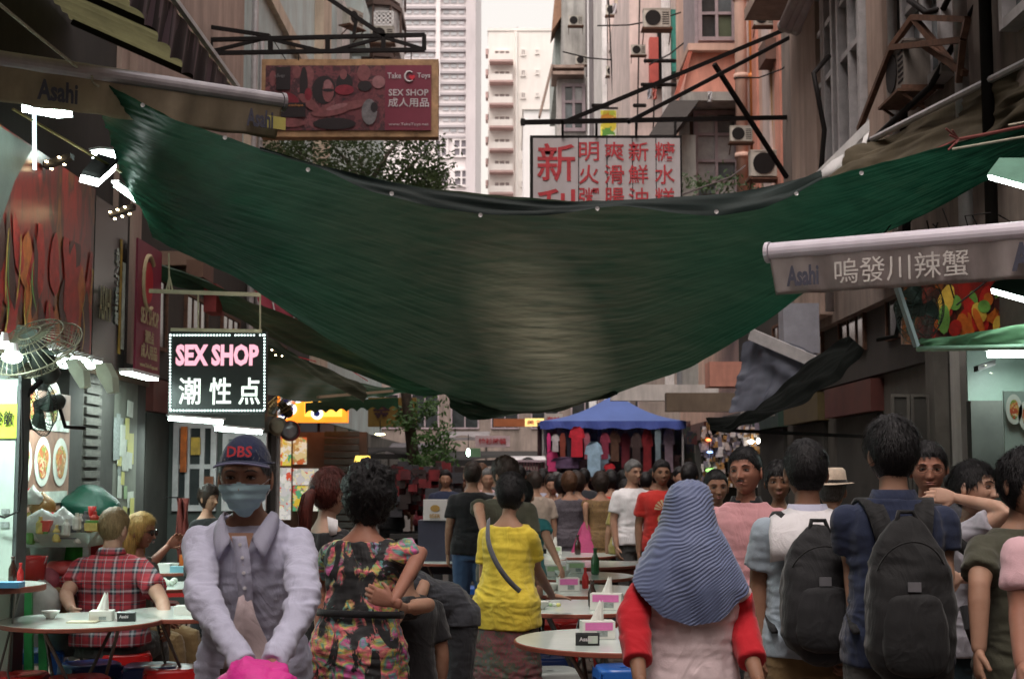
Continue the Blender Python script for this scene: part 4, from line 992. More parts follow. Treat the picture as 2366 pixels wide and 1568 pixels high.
for i, (a, y, b_, y2, d_) in enumerate(((1300, 120, 1480, 135, 40), (1380, 60, 1600, 20, 32), (1500, 150, 1640, 40, 30), (1700, 180, 1860, 120, 19), (1405, -20, 1420, 300, 40), (1478, -20, 1472, 300, 33), (1512, 200, 1508, 320, 33))):
    g = G(); p, q = V(a, y, d_), V(b_, y2, d_); g.tube([p, p.lerp(q, .33)-Vector((0, 0, .12)), p.lerp(q, .66)-Vector((0, 0, .12)), q], .02*d_/35, 5); solo(g.build('cable', darkm), 'thin black cable strung across the right facades, %s of seven from the top left' % 'first second third fourth fifth sixth seventh'.split()[i], 'cable')
for i, (a, y, d_, c_) in enumerate(((1420, 8, 38, (.45, .42, .44)), (1432, 10, 38, (.12, .16, .25)), (1500, 205, 31, (.3, .3, .34)), (1512, 206, 31, (.4, .12, .1)), (1575, 150, 30, (.5, .48, .46)), (1640, 212, 22.6, (.5, .5, .52)))):
    c = V(a, y, d_); s = d_/3286; P = [[(c.x+q*s*9+.01*math.sin(k*2), d_+.03*math.sin(q*7+k), c.z-k*s*5) for q in np.linspace(-.5, .5, 6)] for k in range(6)]; g = G(); g.grid(P, .01); solo(g.build('laundry', M('laundry %d' % i, c_, .9)), ['white', 'navy', 'grey', 'rust red', 'cream', 'pale grey'][i]+' piece of laundry drying on the right facades', 'laundry')
# ------------------------------------------------------------------ tarpaulins and awnings
def curve(pts, n):
    P = np.array(pts, float); L = np.r_[0, np.cumsum(np.hypot(np.diff(P[:, 0]), np.diff(P[:, 1])))]; L /= L[-1]
    t = np.linspace(0, 1, n); Q = np.stack([np.interp(t, L, P[:, k]) for k in range(3)], 1)
    K = max(3, n//26); ker = np.hanning(K+2)[1:-1]; ker /= ker.sum()
    E = np.concatenate([np.repeat(Q[:1], K, 0)*1.0, Q, np.repeat(Q[-1:], K, 0)]);
    S = np.stack([np.convolve(E[:, k], ker, 'same') for k in range(3)], 1)[K:-K]; w = np.minimum(1, np.minimum(np.arange(n), np.arange(n)[::-1])/K)[:, None]
    return Q*(1-w)+S*w
def sheet_between(A, B_, nu, nv, sag=0, fold=.012, freq=34, seed=1, mid=None, conv=(1, 1)):
    a, b = curve(A, nu), curve(B_, nu); m = curve(mid, nu) if mid is not None else None; P = np.zeros((nu, nv, 3))
    for j in range(nv):
        v = j/(nv-1)
        if m is None: q = a*(1-v)+b*v
        else: q = a*(1-v)*(1-v)+(4*m-a-b)/2*2*v*(1-v)+b*v*v
        for i in range(nu):
            w = V(*q[i]); P[i, j] = (w.x, w.y, w.z - sag*4*v*(1-v)*math.sin(math.pi*i/(nu-1)))
    du = np.gradient(P, axis=0); dv = np.gradient(P, axis=1); nn = np.cross(du, dv); nn /= np.linalg.norm(nn, axis=2, keepdims=True)+1e-9
    U, W_ = np.meshgrid(np.linspace(0, 1, nu), np.linspace(0, 1, nv), indexing='ij')
    q = np.stack([U.ravel()*1.3, W_.ravel()*3.2+.25*np.sin(U.ravel()*5), np.zeros(U.size)], 1)
    f = sn(q, freq/12, seed, 4)*.7 + (1-2*np.abs(sn(q*np.array([.6, 1, 1]), freq/7, seed+5, 3)))*.6 + sn(q*np.array([2.5, .5, 1]), .8, seed+9, 2)*3.2
    ends = 1+1.0*np.abs(U.ravel()*2-1)**2
    return P + nn*(f*fold*ends).reshape(nu, nv, 1)
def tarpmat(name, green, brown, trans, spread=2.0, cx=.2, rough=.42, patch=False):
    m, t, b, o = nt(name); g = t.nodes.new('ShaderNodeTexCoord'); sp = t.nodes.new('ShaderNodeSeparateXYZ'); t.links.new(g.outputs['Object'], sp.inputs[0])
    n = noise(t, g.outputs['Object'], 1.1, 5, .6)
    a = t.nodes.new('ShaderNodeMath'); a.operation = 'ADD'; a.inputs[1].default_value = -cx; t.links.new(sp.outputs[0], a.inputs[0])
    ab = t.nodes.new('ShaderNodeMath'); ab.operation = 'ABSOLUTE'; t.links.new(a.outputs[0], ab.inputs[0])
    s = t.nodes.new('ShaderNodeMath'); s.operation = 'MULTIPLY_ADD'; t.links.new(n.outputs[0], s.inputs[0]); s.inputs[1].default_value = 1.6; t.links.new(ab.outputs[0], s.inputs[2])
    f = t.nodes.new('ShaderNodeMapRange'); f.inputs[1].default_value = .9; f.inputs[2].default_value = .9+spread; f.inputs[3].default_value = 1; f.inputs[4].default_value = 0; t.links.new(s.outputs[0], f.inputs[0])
    c = mix(t, f.outputs[0], green, brown)  # brown centre paints warm light coming through into the cloth colour
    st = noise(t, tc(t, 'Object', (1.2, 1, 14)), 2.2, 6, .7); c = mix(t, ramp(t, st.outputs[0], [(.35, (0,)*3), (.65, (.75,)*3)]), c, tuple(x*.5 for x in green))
    if patch:  # pale glow of light from above, painted into the sheet
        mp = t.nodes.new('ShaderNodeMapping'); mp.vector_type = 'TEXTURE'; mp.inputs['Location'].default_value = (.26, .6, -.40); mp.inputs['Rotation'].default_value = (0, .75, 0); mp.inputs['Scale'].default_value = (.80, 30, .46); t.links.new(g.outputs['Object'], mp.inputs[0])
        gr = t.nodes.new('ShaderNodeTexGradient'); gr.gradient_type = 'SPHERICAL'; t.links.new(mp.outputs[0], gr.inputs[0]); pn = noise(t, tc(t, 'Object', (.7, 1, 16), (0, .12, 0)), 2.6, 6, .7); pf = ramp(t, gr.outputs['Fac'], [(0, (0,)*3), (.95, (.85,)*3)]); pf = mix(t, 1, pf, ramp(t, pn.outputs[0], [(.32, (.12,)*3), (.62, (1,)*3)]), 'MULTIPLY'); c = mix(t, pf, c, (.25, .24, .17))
    t.links.new(c, b.inputs['Base Color']); b.inputs['Roughness'].default_value = rough; b.inputs['Specular IOR Level'].default_value = .35
    wv = noise(t, g.outputs['Object'], 120, 2, .5); bumpn(t, b, wv.outputs[0], .2, .004)
    tr = t.nodes.new('ShaderNodeBsdfTranslucent'); t.links.new(c, tr.inputs[0]); ms = t.nodes.new('ShaderNodeMixShader'); ms.inputs[0].default_value = trans
    t.links.new(b.outputs[0], ms.inputs[1]); t.links.new(tr.outputs[0], ms.inputs[2]); t.links.new(ms.outputs[0], o.inputs[0]); MATS[name] = m; return m
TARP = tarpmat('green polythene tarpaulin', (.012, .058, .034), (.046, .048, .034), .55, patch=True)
TARP2 = tarpmat('old green canvas', (.014, .07, .035), (.05, .055, .032), .35, 1.2, -1)
OLIVE = M('olive brown canvas', (.11, .088, .055), .8, var=.2, scale=2, grime=.5, trans=.35, bump=.2)
DARKT = M('dark umbrella canvas', (.004, .005, .0045), .9, var=.3, scale=3, trans=.02, spec=.08)
top = [(200,175,9.35),(280,212,9.25),(400,268,9.15),(600,343,9.0),(800,398,8.95),(1000,440,8.9),(1180,463,8.9),(1320,470,8.9),(1500,464,8.95),(1700,446,9.0),(1900,408,9.1),(2100,365,9.2),(2250,322,9.3),(2420,275,9.4)]
bot = [(350,552,11.0),(450,598,11.1),(560,648,11.3),(750,772,11.9),(900,856,12.2),(1020,912,12.4),(1130,948,12.5),(1250,950,12.5),(1420,908,12.4),(1600,846,12.1),(1760,752,11.7),(1850,690,11.3),(2050,540,10.5),(2150,492,10.2),(2420,330,9.7)]
midc = [(285,385,10.3),(380,455,10.2),(560,535,10.3),(800,625,10.6),(1020,700,10.8),(1240,745,10.9),(1450,715,10.9),(1700,630,10.6),(1900,540,10.2),(2100,455,9.9),(2250,392,9.7),(2420,305,9.5)]
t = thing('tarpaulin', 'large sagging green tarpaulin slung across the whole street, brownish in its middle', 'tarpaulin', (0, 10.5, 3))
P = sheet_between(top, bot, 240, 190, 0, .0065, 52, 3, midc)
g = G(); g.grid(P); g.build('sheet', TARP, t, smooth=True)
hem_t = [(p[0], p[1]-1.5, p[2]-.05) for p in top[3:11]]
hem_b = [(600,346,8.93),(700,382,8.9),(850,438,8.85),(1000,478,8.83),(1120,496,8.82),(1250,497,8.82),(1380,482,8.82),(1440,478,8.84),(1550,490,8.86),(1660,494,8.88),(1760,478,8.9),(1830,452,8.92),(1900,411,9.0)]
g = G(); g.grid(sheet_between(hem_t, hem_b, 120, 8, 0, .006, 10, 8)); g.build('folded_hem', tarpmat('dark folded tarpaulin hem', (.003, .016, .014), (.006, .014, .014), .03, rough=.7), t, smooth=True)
fa = [(1044,872,12.35),(1070,900,12.4),(1130,925,12.5),(1250,930,12.5),(1420,892,12.35)]; fb = [(1046,955,12.35),(1075,968,12.45),(1130,966,12.55),(1250,956,12.6),(1430,905,12.4)]
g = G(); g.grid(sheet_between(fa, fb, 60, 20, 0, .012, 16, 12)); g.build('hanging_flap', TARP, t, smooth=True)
ropem = M('frayed rope', (.33, .30, .24), .9, var=.3, scale=30)
for a, b in (((190, 172, 9.3), (228, 200, 9.2)), ((205, 168, 9.25), (240, 232, 9.3)), ((212, 176, 9.2), (226, 250, 9.4)), ((2330, 290, 9.35), (2480, 262, 9.2)), ((2200, 345, 9.25), (2460, 300, 9.1))): g = G(); g.tube([V(*a), V(*b)], .009, 5); g.build('rope', ropem, t)
g = G(); g.tube([V(203+8*math.cos(a), 180+12*math.sin(a), 9.25) for a in np.linspace(0, 6.3, 12)], .008, 5)
g.build('rope', ropem, t)
for k, (a_, b_) in enumerate(((330, 243), (520, 318), (712, 392), (905, 447), (1110, 497), (1380, 482), (1655, 489), (1840, 447), (1990, 400))):
    g = G(); g.lathe([(.010, -.004), (.014, -.006), (.014, .002), (.010, .003)], V(a_, b_, 8.8+.0*k), 12, 'y'); g.build('eyelet', alum, t)
g = G(); g.tube([V(-20, -5, 7.6), V(90, 85, 8.6), V(200, 172, 9.3)], .011, 6); solo(g.build('stay_rope', ropem), 'long taut rope from the top left down to the green tarpaulin corner', 'rope')
g = G(); g.tube([V(1575, 450, 17), V(1690, 408, 18), V(1722, 383, 20)], .012, 5); solo(g.build('cable', M('grey cable', (.12, .10, .10), .7)), 'thin sagging cable right of the Chinese sign', 'cable')

# second sagging sheet below left
t = thing('tarpaulin', 'narrow olive green awning sheet sagging below the big tarpaulin on the left', 'tarpaulin', (-1.5, 15, 2.6))
A_ = [(345,600,13.9),(420,632,14.2),(560,690,14.6),(700,745,15.2),(850,815,15.8),(960,862,16.2),(1042,888,16.6)]
B2 = [(345,640,14.2),(420,668,14.5),(560,738,15),(700,815,15.6),(850,870,16.2),(950,905,16.6),(1042,914,17)]
g = G(); g.grid(sheet_between(A_, B2, 90, 16, 0, .012, 14, 21)); g.build('sheet', TARP2, t, smooth=True)
t = thing('awning', 'dark green shop awning with a scalloped lower edge behind the lit black sign', 'awning', (-1.6, 17, 2.2))
A_ = [(615,775,16.2),(700,830,16.6),(800,880,17.0),(930,905,17.5)]; B2 = [(600,905,16.0),(700,932,16.2),(820,922,16.8),(940,905,17.4)]
g = G(); g.grid(sheet_between(A_, B2, 40, 14, 0, .01, 8, 31)); g.build('sheet', TARP2, t, smooth=True)
g = G(); g.bar(V(735, 917, 16.2), V(905, 903, 17), .05, .03); g.build('front_rail', M('brown awning rail', (.30, .22, .15), .6), t)
g = G(); K = 84; r0 = []; r1 = []; 
for i in range(K): q = i/(K-1); r0.append(V(705+q*215, 930-q*12, 16.15+q*1.1)); r1.append(V(705+q*215, 957-q*12-8*abs(math.sin(q*9*math.pi)), 16.12+q*1.1))
g.grid([r0, r1]); g.build('scalloped_valance', TARP2, t)
t = thing('tarpaulin', 'bright green edged tarpaulin strip slanting right of the lit black sign', 'tarpaulin', (-2, 15.5, 2.6))
A_ = [(612,775,14.5),(680,820,14.8),(760,855,15.2),(850,890,15.6)]; B2 = [(618,788,14.4),(680,838,14.7),(760,885,15.1),(850,925,15.5)]
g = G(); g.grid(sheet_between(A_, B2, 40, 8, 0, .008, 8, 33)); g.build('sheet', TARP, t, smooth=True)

# corrugated canopy top left, its scalloped valance
t = thing('canopy', 'olive translucent corrugated canopy at the top left, seen from underneath', 'canopy', (-3, 8, 4.6))
P = []; 
for i in range(150):
    y = 6.6+5.8*i/149; P.append([(-2.48-1.45*q, y, 4.96+.65*q+.026*math.sin(y*31)) for q in np.linspace(0, 1, 6)])
g = G(); g.grid(P); g.build('corrugated_sheet', M('yellowed corrugated plastic', (.30, .29, .15), .6, var=.25, scale=1.5, grime=.5, trans=.5), t, smooth=True)
g = G(); g.bar((-2.45, 6.5, 4.98), (-2.45, 12.45, 5.0), .04, .04); g.build('edge_rail', whitep, t)
P = [[], []]
for i in range(260): y = 6.6+5.8*i/259; P[0].append((-2.46+.01*math.sin(y*17), y, 4.95)); P[1].append((-2.5+.02*math.sin(y*17), y, 4.60+.05*abs(math.sin(y*8))))
g = G(); g.grid(P); g.build('valance', splotch('mauve striped canvas', [(.05, .04, .05), (.17, .12, .15), (.03, .025, .03), (.12, .09, .11)], 2.6, stretch=(1, 3, .15)), t)
for y in (7.5, 9.2, 10.9, 12.3): g = G(); g.bar((-2.48, y, 4.91), (-3.9, y, 5.55), .04, .05); g.build('rafter', darkm, t)
def roll_awning(label, a, b, r, drop, up, txts, mats, name='awning'):
    'roller bar from a to b, valance hanging below it, cloth running back and up'
    a, b = Vector(a), Vector(b); ax = (b-a).normalized(); L = (b-a).length; t = thing(name, label, 'awning', tuple((a+b)/2))
    g = G(); g.tube([a, b], r, 18); g.build('roller_bar', mats[0], t, smooth=False)
    g = G(); g.tube([a-ax*.03, a-ax*.005], r*1.12, 18); g.tube([b+ax*.005, b+ax*.03], r*1.12, 18); g.build('end_cap', mats[0], t)
    nrm = Vector((ax.y, -ax.x, 0)); nrm = nrm if nrm.y < 0 else -nrm
    P = []; 
    for i in range(90):
        q = i/89; p = a + ax*L*q; w = .016*math.sin(q*23)+.012*math.sin(q*51+1); row = []
        for j in range(10): v = j/9; row.append(p + nrm*(r*.6 - .05*v + w*v) + Vector((0, 0, -r*.5-drop*v)) + ax*(.05*(.5-q)*v))
        P.append(row)
    g = G(); g.grid(P, -.003); val = g.build('valance', mats[1], t, smooth=True)
    P = []
    for i in range(30):
        q = i/29; p = a + ax*L*q; P.append([p + Vector(up)*v + Vector((0, 0, -.10*math.sin(v*math.pi)+r*.8)) for v in np.linspace(0, 1, 8)])
    g = G(); g.grid(P, .004); g.build('cloth', mats[2], t, smooth=True)
    for (s, q, w, h, m, bold, dz) in txts:
        g = G(); g.text(s, a + ax*L*q + nrm*(r*.6+.014) + Vector((0, 0, -r*.5-drop*(.52+dz))), w, h, ax, (0, 0, 1), bold, .003); g.build('lettering', m, t)
    return t, ax, nrm
bluebk = M('faded navy print', (.05, .05, .075), .7); greyw = M('faded white print', (.50, .46, .44), .7)
val1 = M('soiled cream valance', (.34, .27, .19), .75, var=.25, scale=2, grime=.5, trans=.25); val2 = M('soiled mauve grey valance', (.34, .29, .285), .75, var=.2, scale=2.5, grime=.55, trans=.15)
barm = M('grey painted roller', (.34, .31, .33), .32, .2, var=.2, scale=3, grime=.4); barm2 = M('pale lilac roller', (.56, .51, .58), .38, 0, var=.08, scale=3, grime=.2)
a, b = V(-60, 130, 8.85), V(648, 236, 10.0)
t, ax, nr_ = roll_awning('long cream awning with a metallic roller bar, upper left, holding the tarpaulin corner', a, b, .062, .24, (-1.0, 2.6, .5), [('Asahi', .245, .26, .14, bluebk, .03, .05), ('Asahi', .915, .20, .13, bluebk, .03, .0)], (barm, val1, DARKT))
g = G(); pa = a + ax*(b-a).length*.975 + nr_*.055 + Vector((0, 0, -.17)); g.obox(pa, ax, (0, 0, 1), nr_, .07, .045, .002); g.build('yellow_patch', M('yellow patch print', (.42, .36, .10), .7), t)
a, b = V(1782, 583, 8.6), V(2420, 530, 7.75)
t, ax, nr_ = roll_awning('dirty white awning with Chinese lettering on its valance, right side', a, b, .058, .235, (1.6, 1.6, .35), [('嗚發川辣蟹', .50, .78, .150, greyw, 0, .02), ('Asahi', .135, .20, .125, bluebk, .035, .05), ('A', .92, .11, .16, bluebk, .04, -.02)], (barm2, val2, DARKT))
g = G(); g.bar(V(2070, 655, 8.6), V(2118, 800, 8.7), .03); solo(g.build('steel_tube', M('pale blue painted tube', (.30, .38, .40), .6)), 'pale blue steel arm slanting down under the lettered awning', 'pole')
# olive awning upper right
t = thing('awning', 'olive brown canvas awning sweeping up to the top right corner', 'awning', (3, 11, 4.3))
A_ = [(2010,332,12.7),(2120,262,12.0),(2220,212,11.2),(2300,176,10.6),(2440,112,9.7)]; B2 = [(1880,432,12.6),(2000,412,12.2),(2100,375,11.6),(2250,322,10.7),(2440,240,9.6)]
g = G(); g.grid(sheet_between(A_, B2, 80, 26, 0, .016, 10, 41)); g.build('cloth', OLIVE, t, smooth=True)
g = G(); g.tube([V(2000, 330, 12.7), V(2440, 108, 9.7)], .03, 8); g.build('rail', alum, t)
g = G(); g.obox((V(2005, 292, 12.6)+V(1890, 405, 13.2))/2, (V(2005, 292, 12.6)-V(1890, 405, 13.2)).normalized(), (0, 1, 0), (0, 0, 1), (V(2005, 292, 12.6)-V(1890, 405, 13.2)).length/2, .06, .05); g.build('end_bar', whitep, t)
g = G(); g.grid([[V(2010, 300, 12.55), V(2000, 340, 12.55), V(1975, 372, 12.6)], [V(1945, 350, 12.9), V(1930, 385, 12.9), V(1925, 405, 12.9)], [V(1895, 398, 13.1), V(1890, 410, 13.1), V(1890, 418, 13.1)]], .004); g.build('end_flap', whitep, t, smooth=True)
g = G(); g.tube([V(2440, 265, 9.1), V(2366, 292, 9.25), V(2270, 312, 9.3), V(2215, 322, 9.3), V(2160, 348, 9.3)], .012, 6)
for k in range(5): g.tube([V(2215, 322, 9.28), V(2195+random.uniform(-15, 20), 305+random.uniform(-10, 45), 9.25)], .008, 4)
solo(g.build('red_rope', M('faded red cord', (.16, .045, .04), .9)), 'knotted faded red cord tying the tarpaulin at the upper right', 'cord')
# green sheet and clutter under the right awning
t = thing('tarpaulin', 'pale green tarpaulin rolled along a tube under the right awning', 'tarpaulin', (2.9, 9, 2.5))
A_ = [(2120,785,9.4),(2200,775,9.2),(2300,760,8.9),(2430,735,8.6)]; B2 = [(2130,803,9.4),(2200,800,9.2),(2300,797,8.9),(2430,792,8.6)]
g = G(); g.grid(sheet_between(A_, B2, 50, 10, 0, .012, 8, 51)); g.build('sheet', M('pale green canvas', (.13, .27, .15), .7, var=.25, scale=3, trans=.25, grime=.4), t, smooth=True)
g = G(); g.tube([V(2120, 806, 9.35), V(2430, 800, 8.55)], .018, 8); g.build('tube', M('mint tube', (.30, .48, .36), .5), t)
# grey blue tarpaulin and dark umbrella on the right
t = thing('tarpaulin', 'grey blue plastic sheet hanging as a side curtain above the dark canopy, right', 'tarpaulin', (2.7, 15, 2.8))
A_ = [(1712,792,15.2),(1760,772,15),(1850,800,14.6),(1905,830,14.3)]; B2 = [(1688,955,15.2),(1740,950,15),(1830,905,14.6),(1905,850,14.3)]
g = G(); g.grid(sheet_between(A_, B2, 50, 24, 0, .014, 12, 61)); g.build('sheet', M('grey blue plastic sheet', (.12, .13, .17), .55, var=.2, scale=2, trans=.35, grime=.4), t, smooth=True)
g = G(); g.bar(V(1735, 772, 15), V(1890, 838, 14.4), .05, .12); g.build('top_rail', alum, t)
g = G(); g.box(*[f for f in (V(1797, 0, 15.6).x, V(1878, 0, 15.6).x)], 15.6, 15.9, V(0, 815, 15.6).z, V(0, 700, 15.6).z); solo(g.build('white_panel', cw_ if False else M('dull panel grey', (.26, .26, .30), .6)), 'pale white panel seen past the tarpaulin edge, right side', 'panel')
t = thing('canopy', 'big dark canopy sheet slanting down to the left over the right hand crowd', 'canopy', (3, 12, 2.2))
A_ = [(1645,990,12.6),(1700,955,12.6),(1800,895,12.4),(1880,835,12.2),(1955,770,12.0)]; B2 = [(1640,994,12.5),(1700,993,12.2),(1800,952,11.9),(1900,896,11.7),(1995,805,11.6)]
g = G(); g.grid(sheet_between(A_, B2, 60, 30, 0, .012, 10, 71)); g.build('cloth', DARKT, t, smooth=True)
g = G(); g.bar(V(1642, 992, 12.6), V(2040, 1010, 12.0), .03); g.build('front_rail', darkm, t)

# --- billboard, truss and Chinese sign
t = thing('billboard', 'maroon adult shop billboard in a flaking tan frame, hanging high on the left', 'billboard', tuple(V(805, 225, 19)))
X0, X1, Z0, Z1 = fr(602, 137, 1013, 316, 19); frm = M('flaking tan frame', (.36, .22, .12), .8, var=.5, scale=5, bump=.4)
g = G(); g.box(X0, X1, 19, 19.22, Z0, Z1); g.build('case', frm, t)
x0, x1, z0, z1 = fr(612, 152, 997, 302, 19); g = G(); g.box(x0, x1, 18.985, 19, z0, z1)
maroon = M('maroon print', (.17, .022, .045), .5, var=.08)
g.build('panel', splotch('dark party photo print', [(.018, .008, .012), (.08, .012, .022), (.16, .035, .045), (.03, .010, .016), (.24, .075, .085), (.05, .012, .02)], 3.2, vor=False, warp=.9), t)
xm = V(892, 0, 19).x; g = G(); g.box(xm, x1, 18.975, 18.984, z0, z1); g.build('maroon_panel', maroon, t)
# plain stand-in for the printed photograph: a crowd of simple heads, arms and bottles as flat shapes
def flat(g, pts, o, r, u, lift):
    o, r, u = Vector(o), Vector(r), Vector(u); n = r.cross(u); g.add([o + r*a + u*b + n*lift for a, b in pts], [tuple(range(len(pts)))])
def ell(cx, cy, rx, ry, n=16, a=0): return [(cx+rx*math.cos(q)*math.cos(a)-ry*math.sin(q)*math.sin(a), cy+rx*math.cos(q)*math.sin(a)+ry*math.sin(q)*math.cos(a)) for q in np.linspace(0, 6.283, n, endpoint=False)]
w_, h_ = xm-x0, z1-z0; o = (x0, 18.985, z0); pk = [M('print skin rose', (.20, .065, .07), .6, var=.3, scale=14), M('print red', (.20, .015, .03), .6, var=.3, scale=14), M('print black', (.015, .009, .012), .6), M('print pale rose', (.27, .12, .13), .6, var=.25, scale=14), M('print grey', (.16, .15, .16), .6, var=.4, scale=14)]
sh = [(1, ell(.18, .42, .10, .16)), (2, ell(.14, .80, .07, .12)), (0, ell(.06, .80, .03, .12)), (0, ell(.26, .90, .035, .10)), (0, ell(.36, .85, .045, .14)), (2, ell(.32, .68, .035, .3)), (2, ell(.49, .62, .10, .22)), (0, ell(.525, .60, .048, .17)), (3, ell(.52, .70, .035, .08)), (2, ell(.525, .615, .05, .025)),
      (2, ell(.66, .72, .07, .16)), (0, ell(.65, .86, .03, .08)), (1, ell(.66, .62, .08, .08)), (0, ell(.82, .88, .055, .13)), (2, ell(.83, .68, .06, .08)), (3, ell(.945, .74, .055, .10)), (0, ell(.55, .30, .17, .08, 16, .35)), (0, ell(.72, .38, .16, .06, 16, .45)), (3, ell(.60, .36, .10, .035, 16, .5)), (0, ell(.20, .12, .14, .07, 16, -.1)), (2, ell(.58, .10, .18, .09)), (4, ell(.87, .28, .065, .20)), (2, ell(.91, .35, .03, .08)), (0, ell(.37, .42, .05, .16, 16, .5)), (1, ell(.36, .55, .03, .1))]
for k, (ci, e) in enumerate(sh):
    g = G(); flat(g, [(a*w_, b*h_) for a, b in e], o, (1, 0, 0), (0, 0, 1), .002+.0006*k); g.build('print', pk[ci], t)
g = G(); flat(g, [(.0, 0), (.0, 1), (.19, 1), (.19, 0)] and [(.09*w_, .62*h_), (.21*w_, .62*h_), (.21*w_, .97*h_), (.09*w_, .97*h_)], o, (1, 0, 0), (0, 0, 1), .019); g.build('dark_card', pk[2], t); g = G(); flat(g, [(.13*w_, .20*h_), (.34*w_, .20*h_), (.34*w_, .42*h_), (.13*w_, .42*h_)], o, (1, 0, 0), (0, 0, 1), .0192); g.build('dark_card', pk[2], t)
wht = M('printed white', (.52, .48, .50), .6)
def txt(parent, s, px, py, w, h, d, m, bold=0, right=(1, 0, 0), up=(0, 0, 1), nm='lettering', depth=.003, lift=0, sp=1):
    a = V(px-w/2, py, d); b = V(px+w/2, py, d); c = V(px, py-h/2, d); e = V(px, py+h/2, d)
    g = G(); g.text(s, V(px, py, d), (b-a).length, abs((c-e).z), right, up, bold, depth, sp, lift); return g.build(nm, m, parent)
txt(t, 'Take', 911, 175, 32, 13, 18.97, wht, .01); txt(t, 'Toys', 979, 176, 30, 15, 18.97, wht, .01)
txt(t, 'SEX SHOP', 944, 214, 92, 15, 18.97, wht, .012); txt(t, '成人用品', 944, 237, 94, 21, 18.97, wht, .006); txt(t, 'www.TakeToys.net', 944, 288, 92, 8, 18.97, wht)
txt(t, 'silver', 647, 175, 24, 9, 18.96, pk[4]); txt(t, 'enchant', 684, 243, 34, 6, 18.96, M('print orange', (.5, .2, .06), .6))
c = V(946, 177, 18.965); g = G(); g.tube([c + Vector((.062*math.cos(a), 0, .070*math.sin(a))) for a in np.linspace(.9, 5.5, 22)], [.010]*4+[.014]*14+[.010]*4, 6); g.build('emblem_ring', wht, t)
g = G(); hp = [(.042*(16*math.sin(q)**3)/16, .042*(13*math.cos(q)-5*math.cos(2*q)-2*math.cos(3*q)-math.cos(4*q))/16) for q in np.linspace(0, 6.283, 30, endpoint=False)][::-1]
flat(g, hp, V(952, 179, 18.96), (1, 0, 0), (0, 0, 1), .004); g.build('emblem_heart', M('heart red', (.55, .02, .04), .5), t)
t = thing('steel_truss', 'black welded steel truss projecting over the street above the red billboard', 'truss', tuple(V(700, 90, 18)))
g = G(); PT = lambda a, b: V(a, b, 18)
for a, b, w in (((455, 93), (982, 81), .055), ((430, 124), (982, 115), .055), ((980, 81), (980, 116), .055), ((487, 90), (487, 118), .05), ((625, 92), (625, 122), .06), ((757, 88), (757, 118), .06), ((886, 86), (886, 116), .06),
                ((480, 121), (600, 92), .045), ((630, 92), (745, 119), .045), ((765, 119), (880, 88), .045), ((892, 88), (975, 113), .045), ((400, 50), (622, 83), .05), ((752, -8), (890, 85), .055), ((824, 40), (817, 85), .045)):
    g.bar(PT(*a), PT(*b), w, w*.9)
g.build('frame', darkm, t)
g = G(); g.bar(PT(623, 80), PT(660, 138), .012); g.bar(PT(950, 116), PT(950, 138), .012); g.bar(PT(690, 120), PT(690, 140), .012); g.build('hanger', darkm, t)
t = thing('shop_sign', 'white hanging signboard with red Chinese characters, right of the sky gap', 'sign', tuple(V(1400, 400, 17)))
X0, X1, Z0, Z1 = fr(1225, 313, 1575, 640, 17); g = G(); g.box(X0, X1, 17, 17.2, Z0, Z1); g.build('case', darkm, t)
whb = M('soiled white acrylic', (.44, .40, .42), .45, var=.06, scale=3, grime=.35, gcol=(.30, .25, .2))
xs = [1230, 1335, 1400, 1458, 1512, 1568]
for i in range(5):
    a, b = V(xs[i], 0, 17).x, V(xs[i+1], 0, 17).x; g = G(); g.box(a+.006, b-.006, 16.975, 17, Z0+.04, Z1-.04); g.build('panel', whb, t)
redp = M('weathered red paint', (.42, .035, .045), .6, var=.2, scale=10)
for s, x, y, w, h in (('新', 1285, 375, 88, 88), ('利', 1285, 480, 88, 88)):
    txt(t, s, x, y, w, h, 16.97, redp, .012)
for x, col in ((1361, '明火粥品'), (1419, '爽滑腸粉'), (1475, '新鮮油器'), (1536, '糖水糕點')):
    for k, ch in enumerate(col): txt(t, ch, x, 350+k*53, 46, 44, 16.97, redp, .007)
t = thing('sign_bracket', 'black steel bracket arms carrying the Chinese signboard from the right facade', 'bracket', tuple(V(1500, 280, 17)))
g = G()
for a, b, w in (((1205, 283, 16.9), (1848, 271, 19.0), .055), ((1300, 284, 16.9), (1878, 42, 18.6), .055), ((1452, 282, 16.9), (1872, 62, 18.6), .05), ((1650, 148, 17.8), (1818, 410, 18.8), .05), ((1208, 275, 16.9), (1208, 290, 16.9), .05),
                ((1300, 285, 16.9), (1300, 315, 16.95), .03), ((1378, 284, 16.9), (1378, 315, 16.95), .03), ((1470, 283, 16.9), (1470, 315, 16.95), .03), ((1560, 280, 17), (1560, 315, 17), .03)):
    g.bar(V(*a), V(*b), w)
g.build('frame', darkm, t)
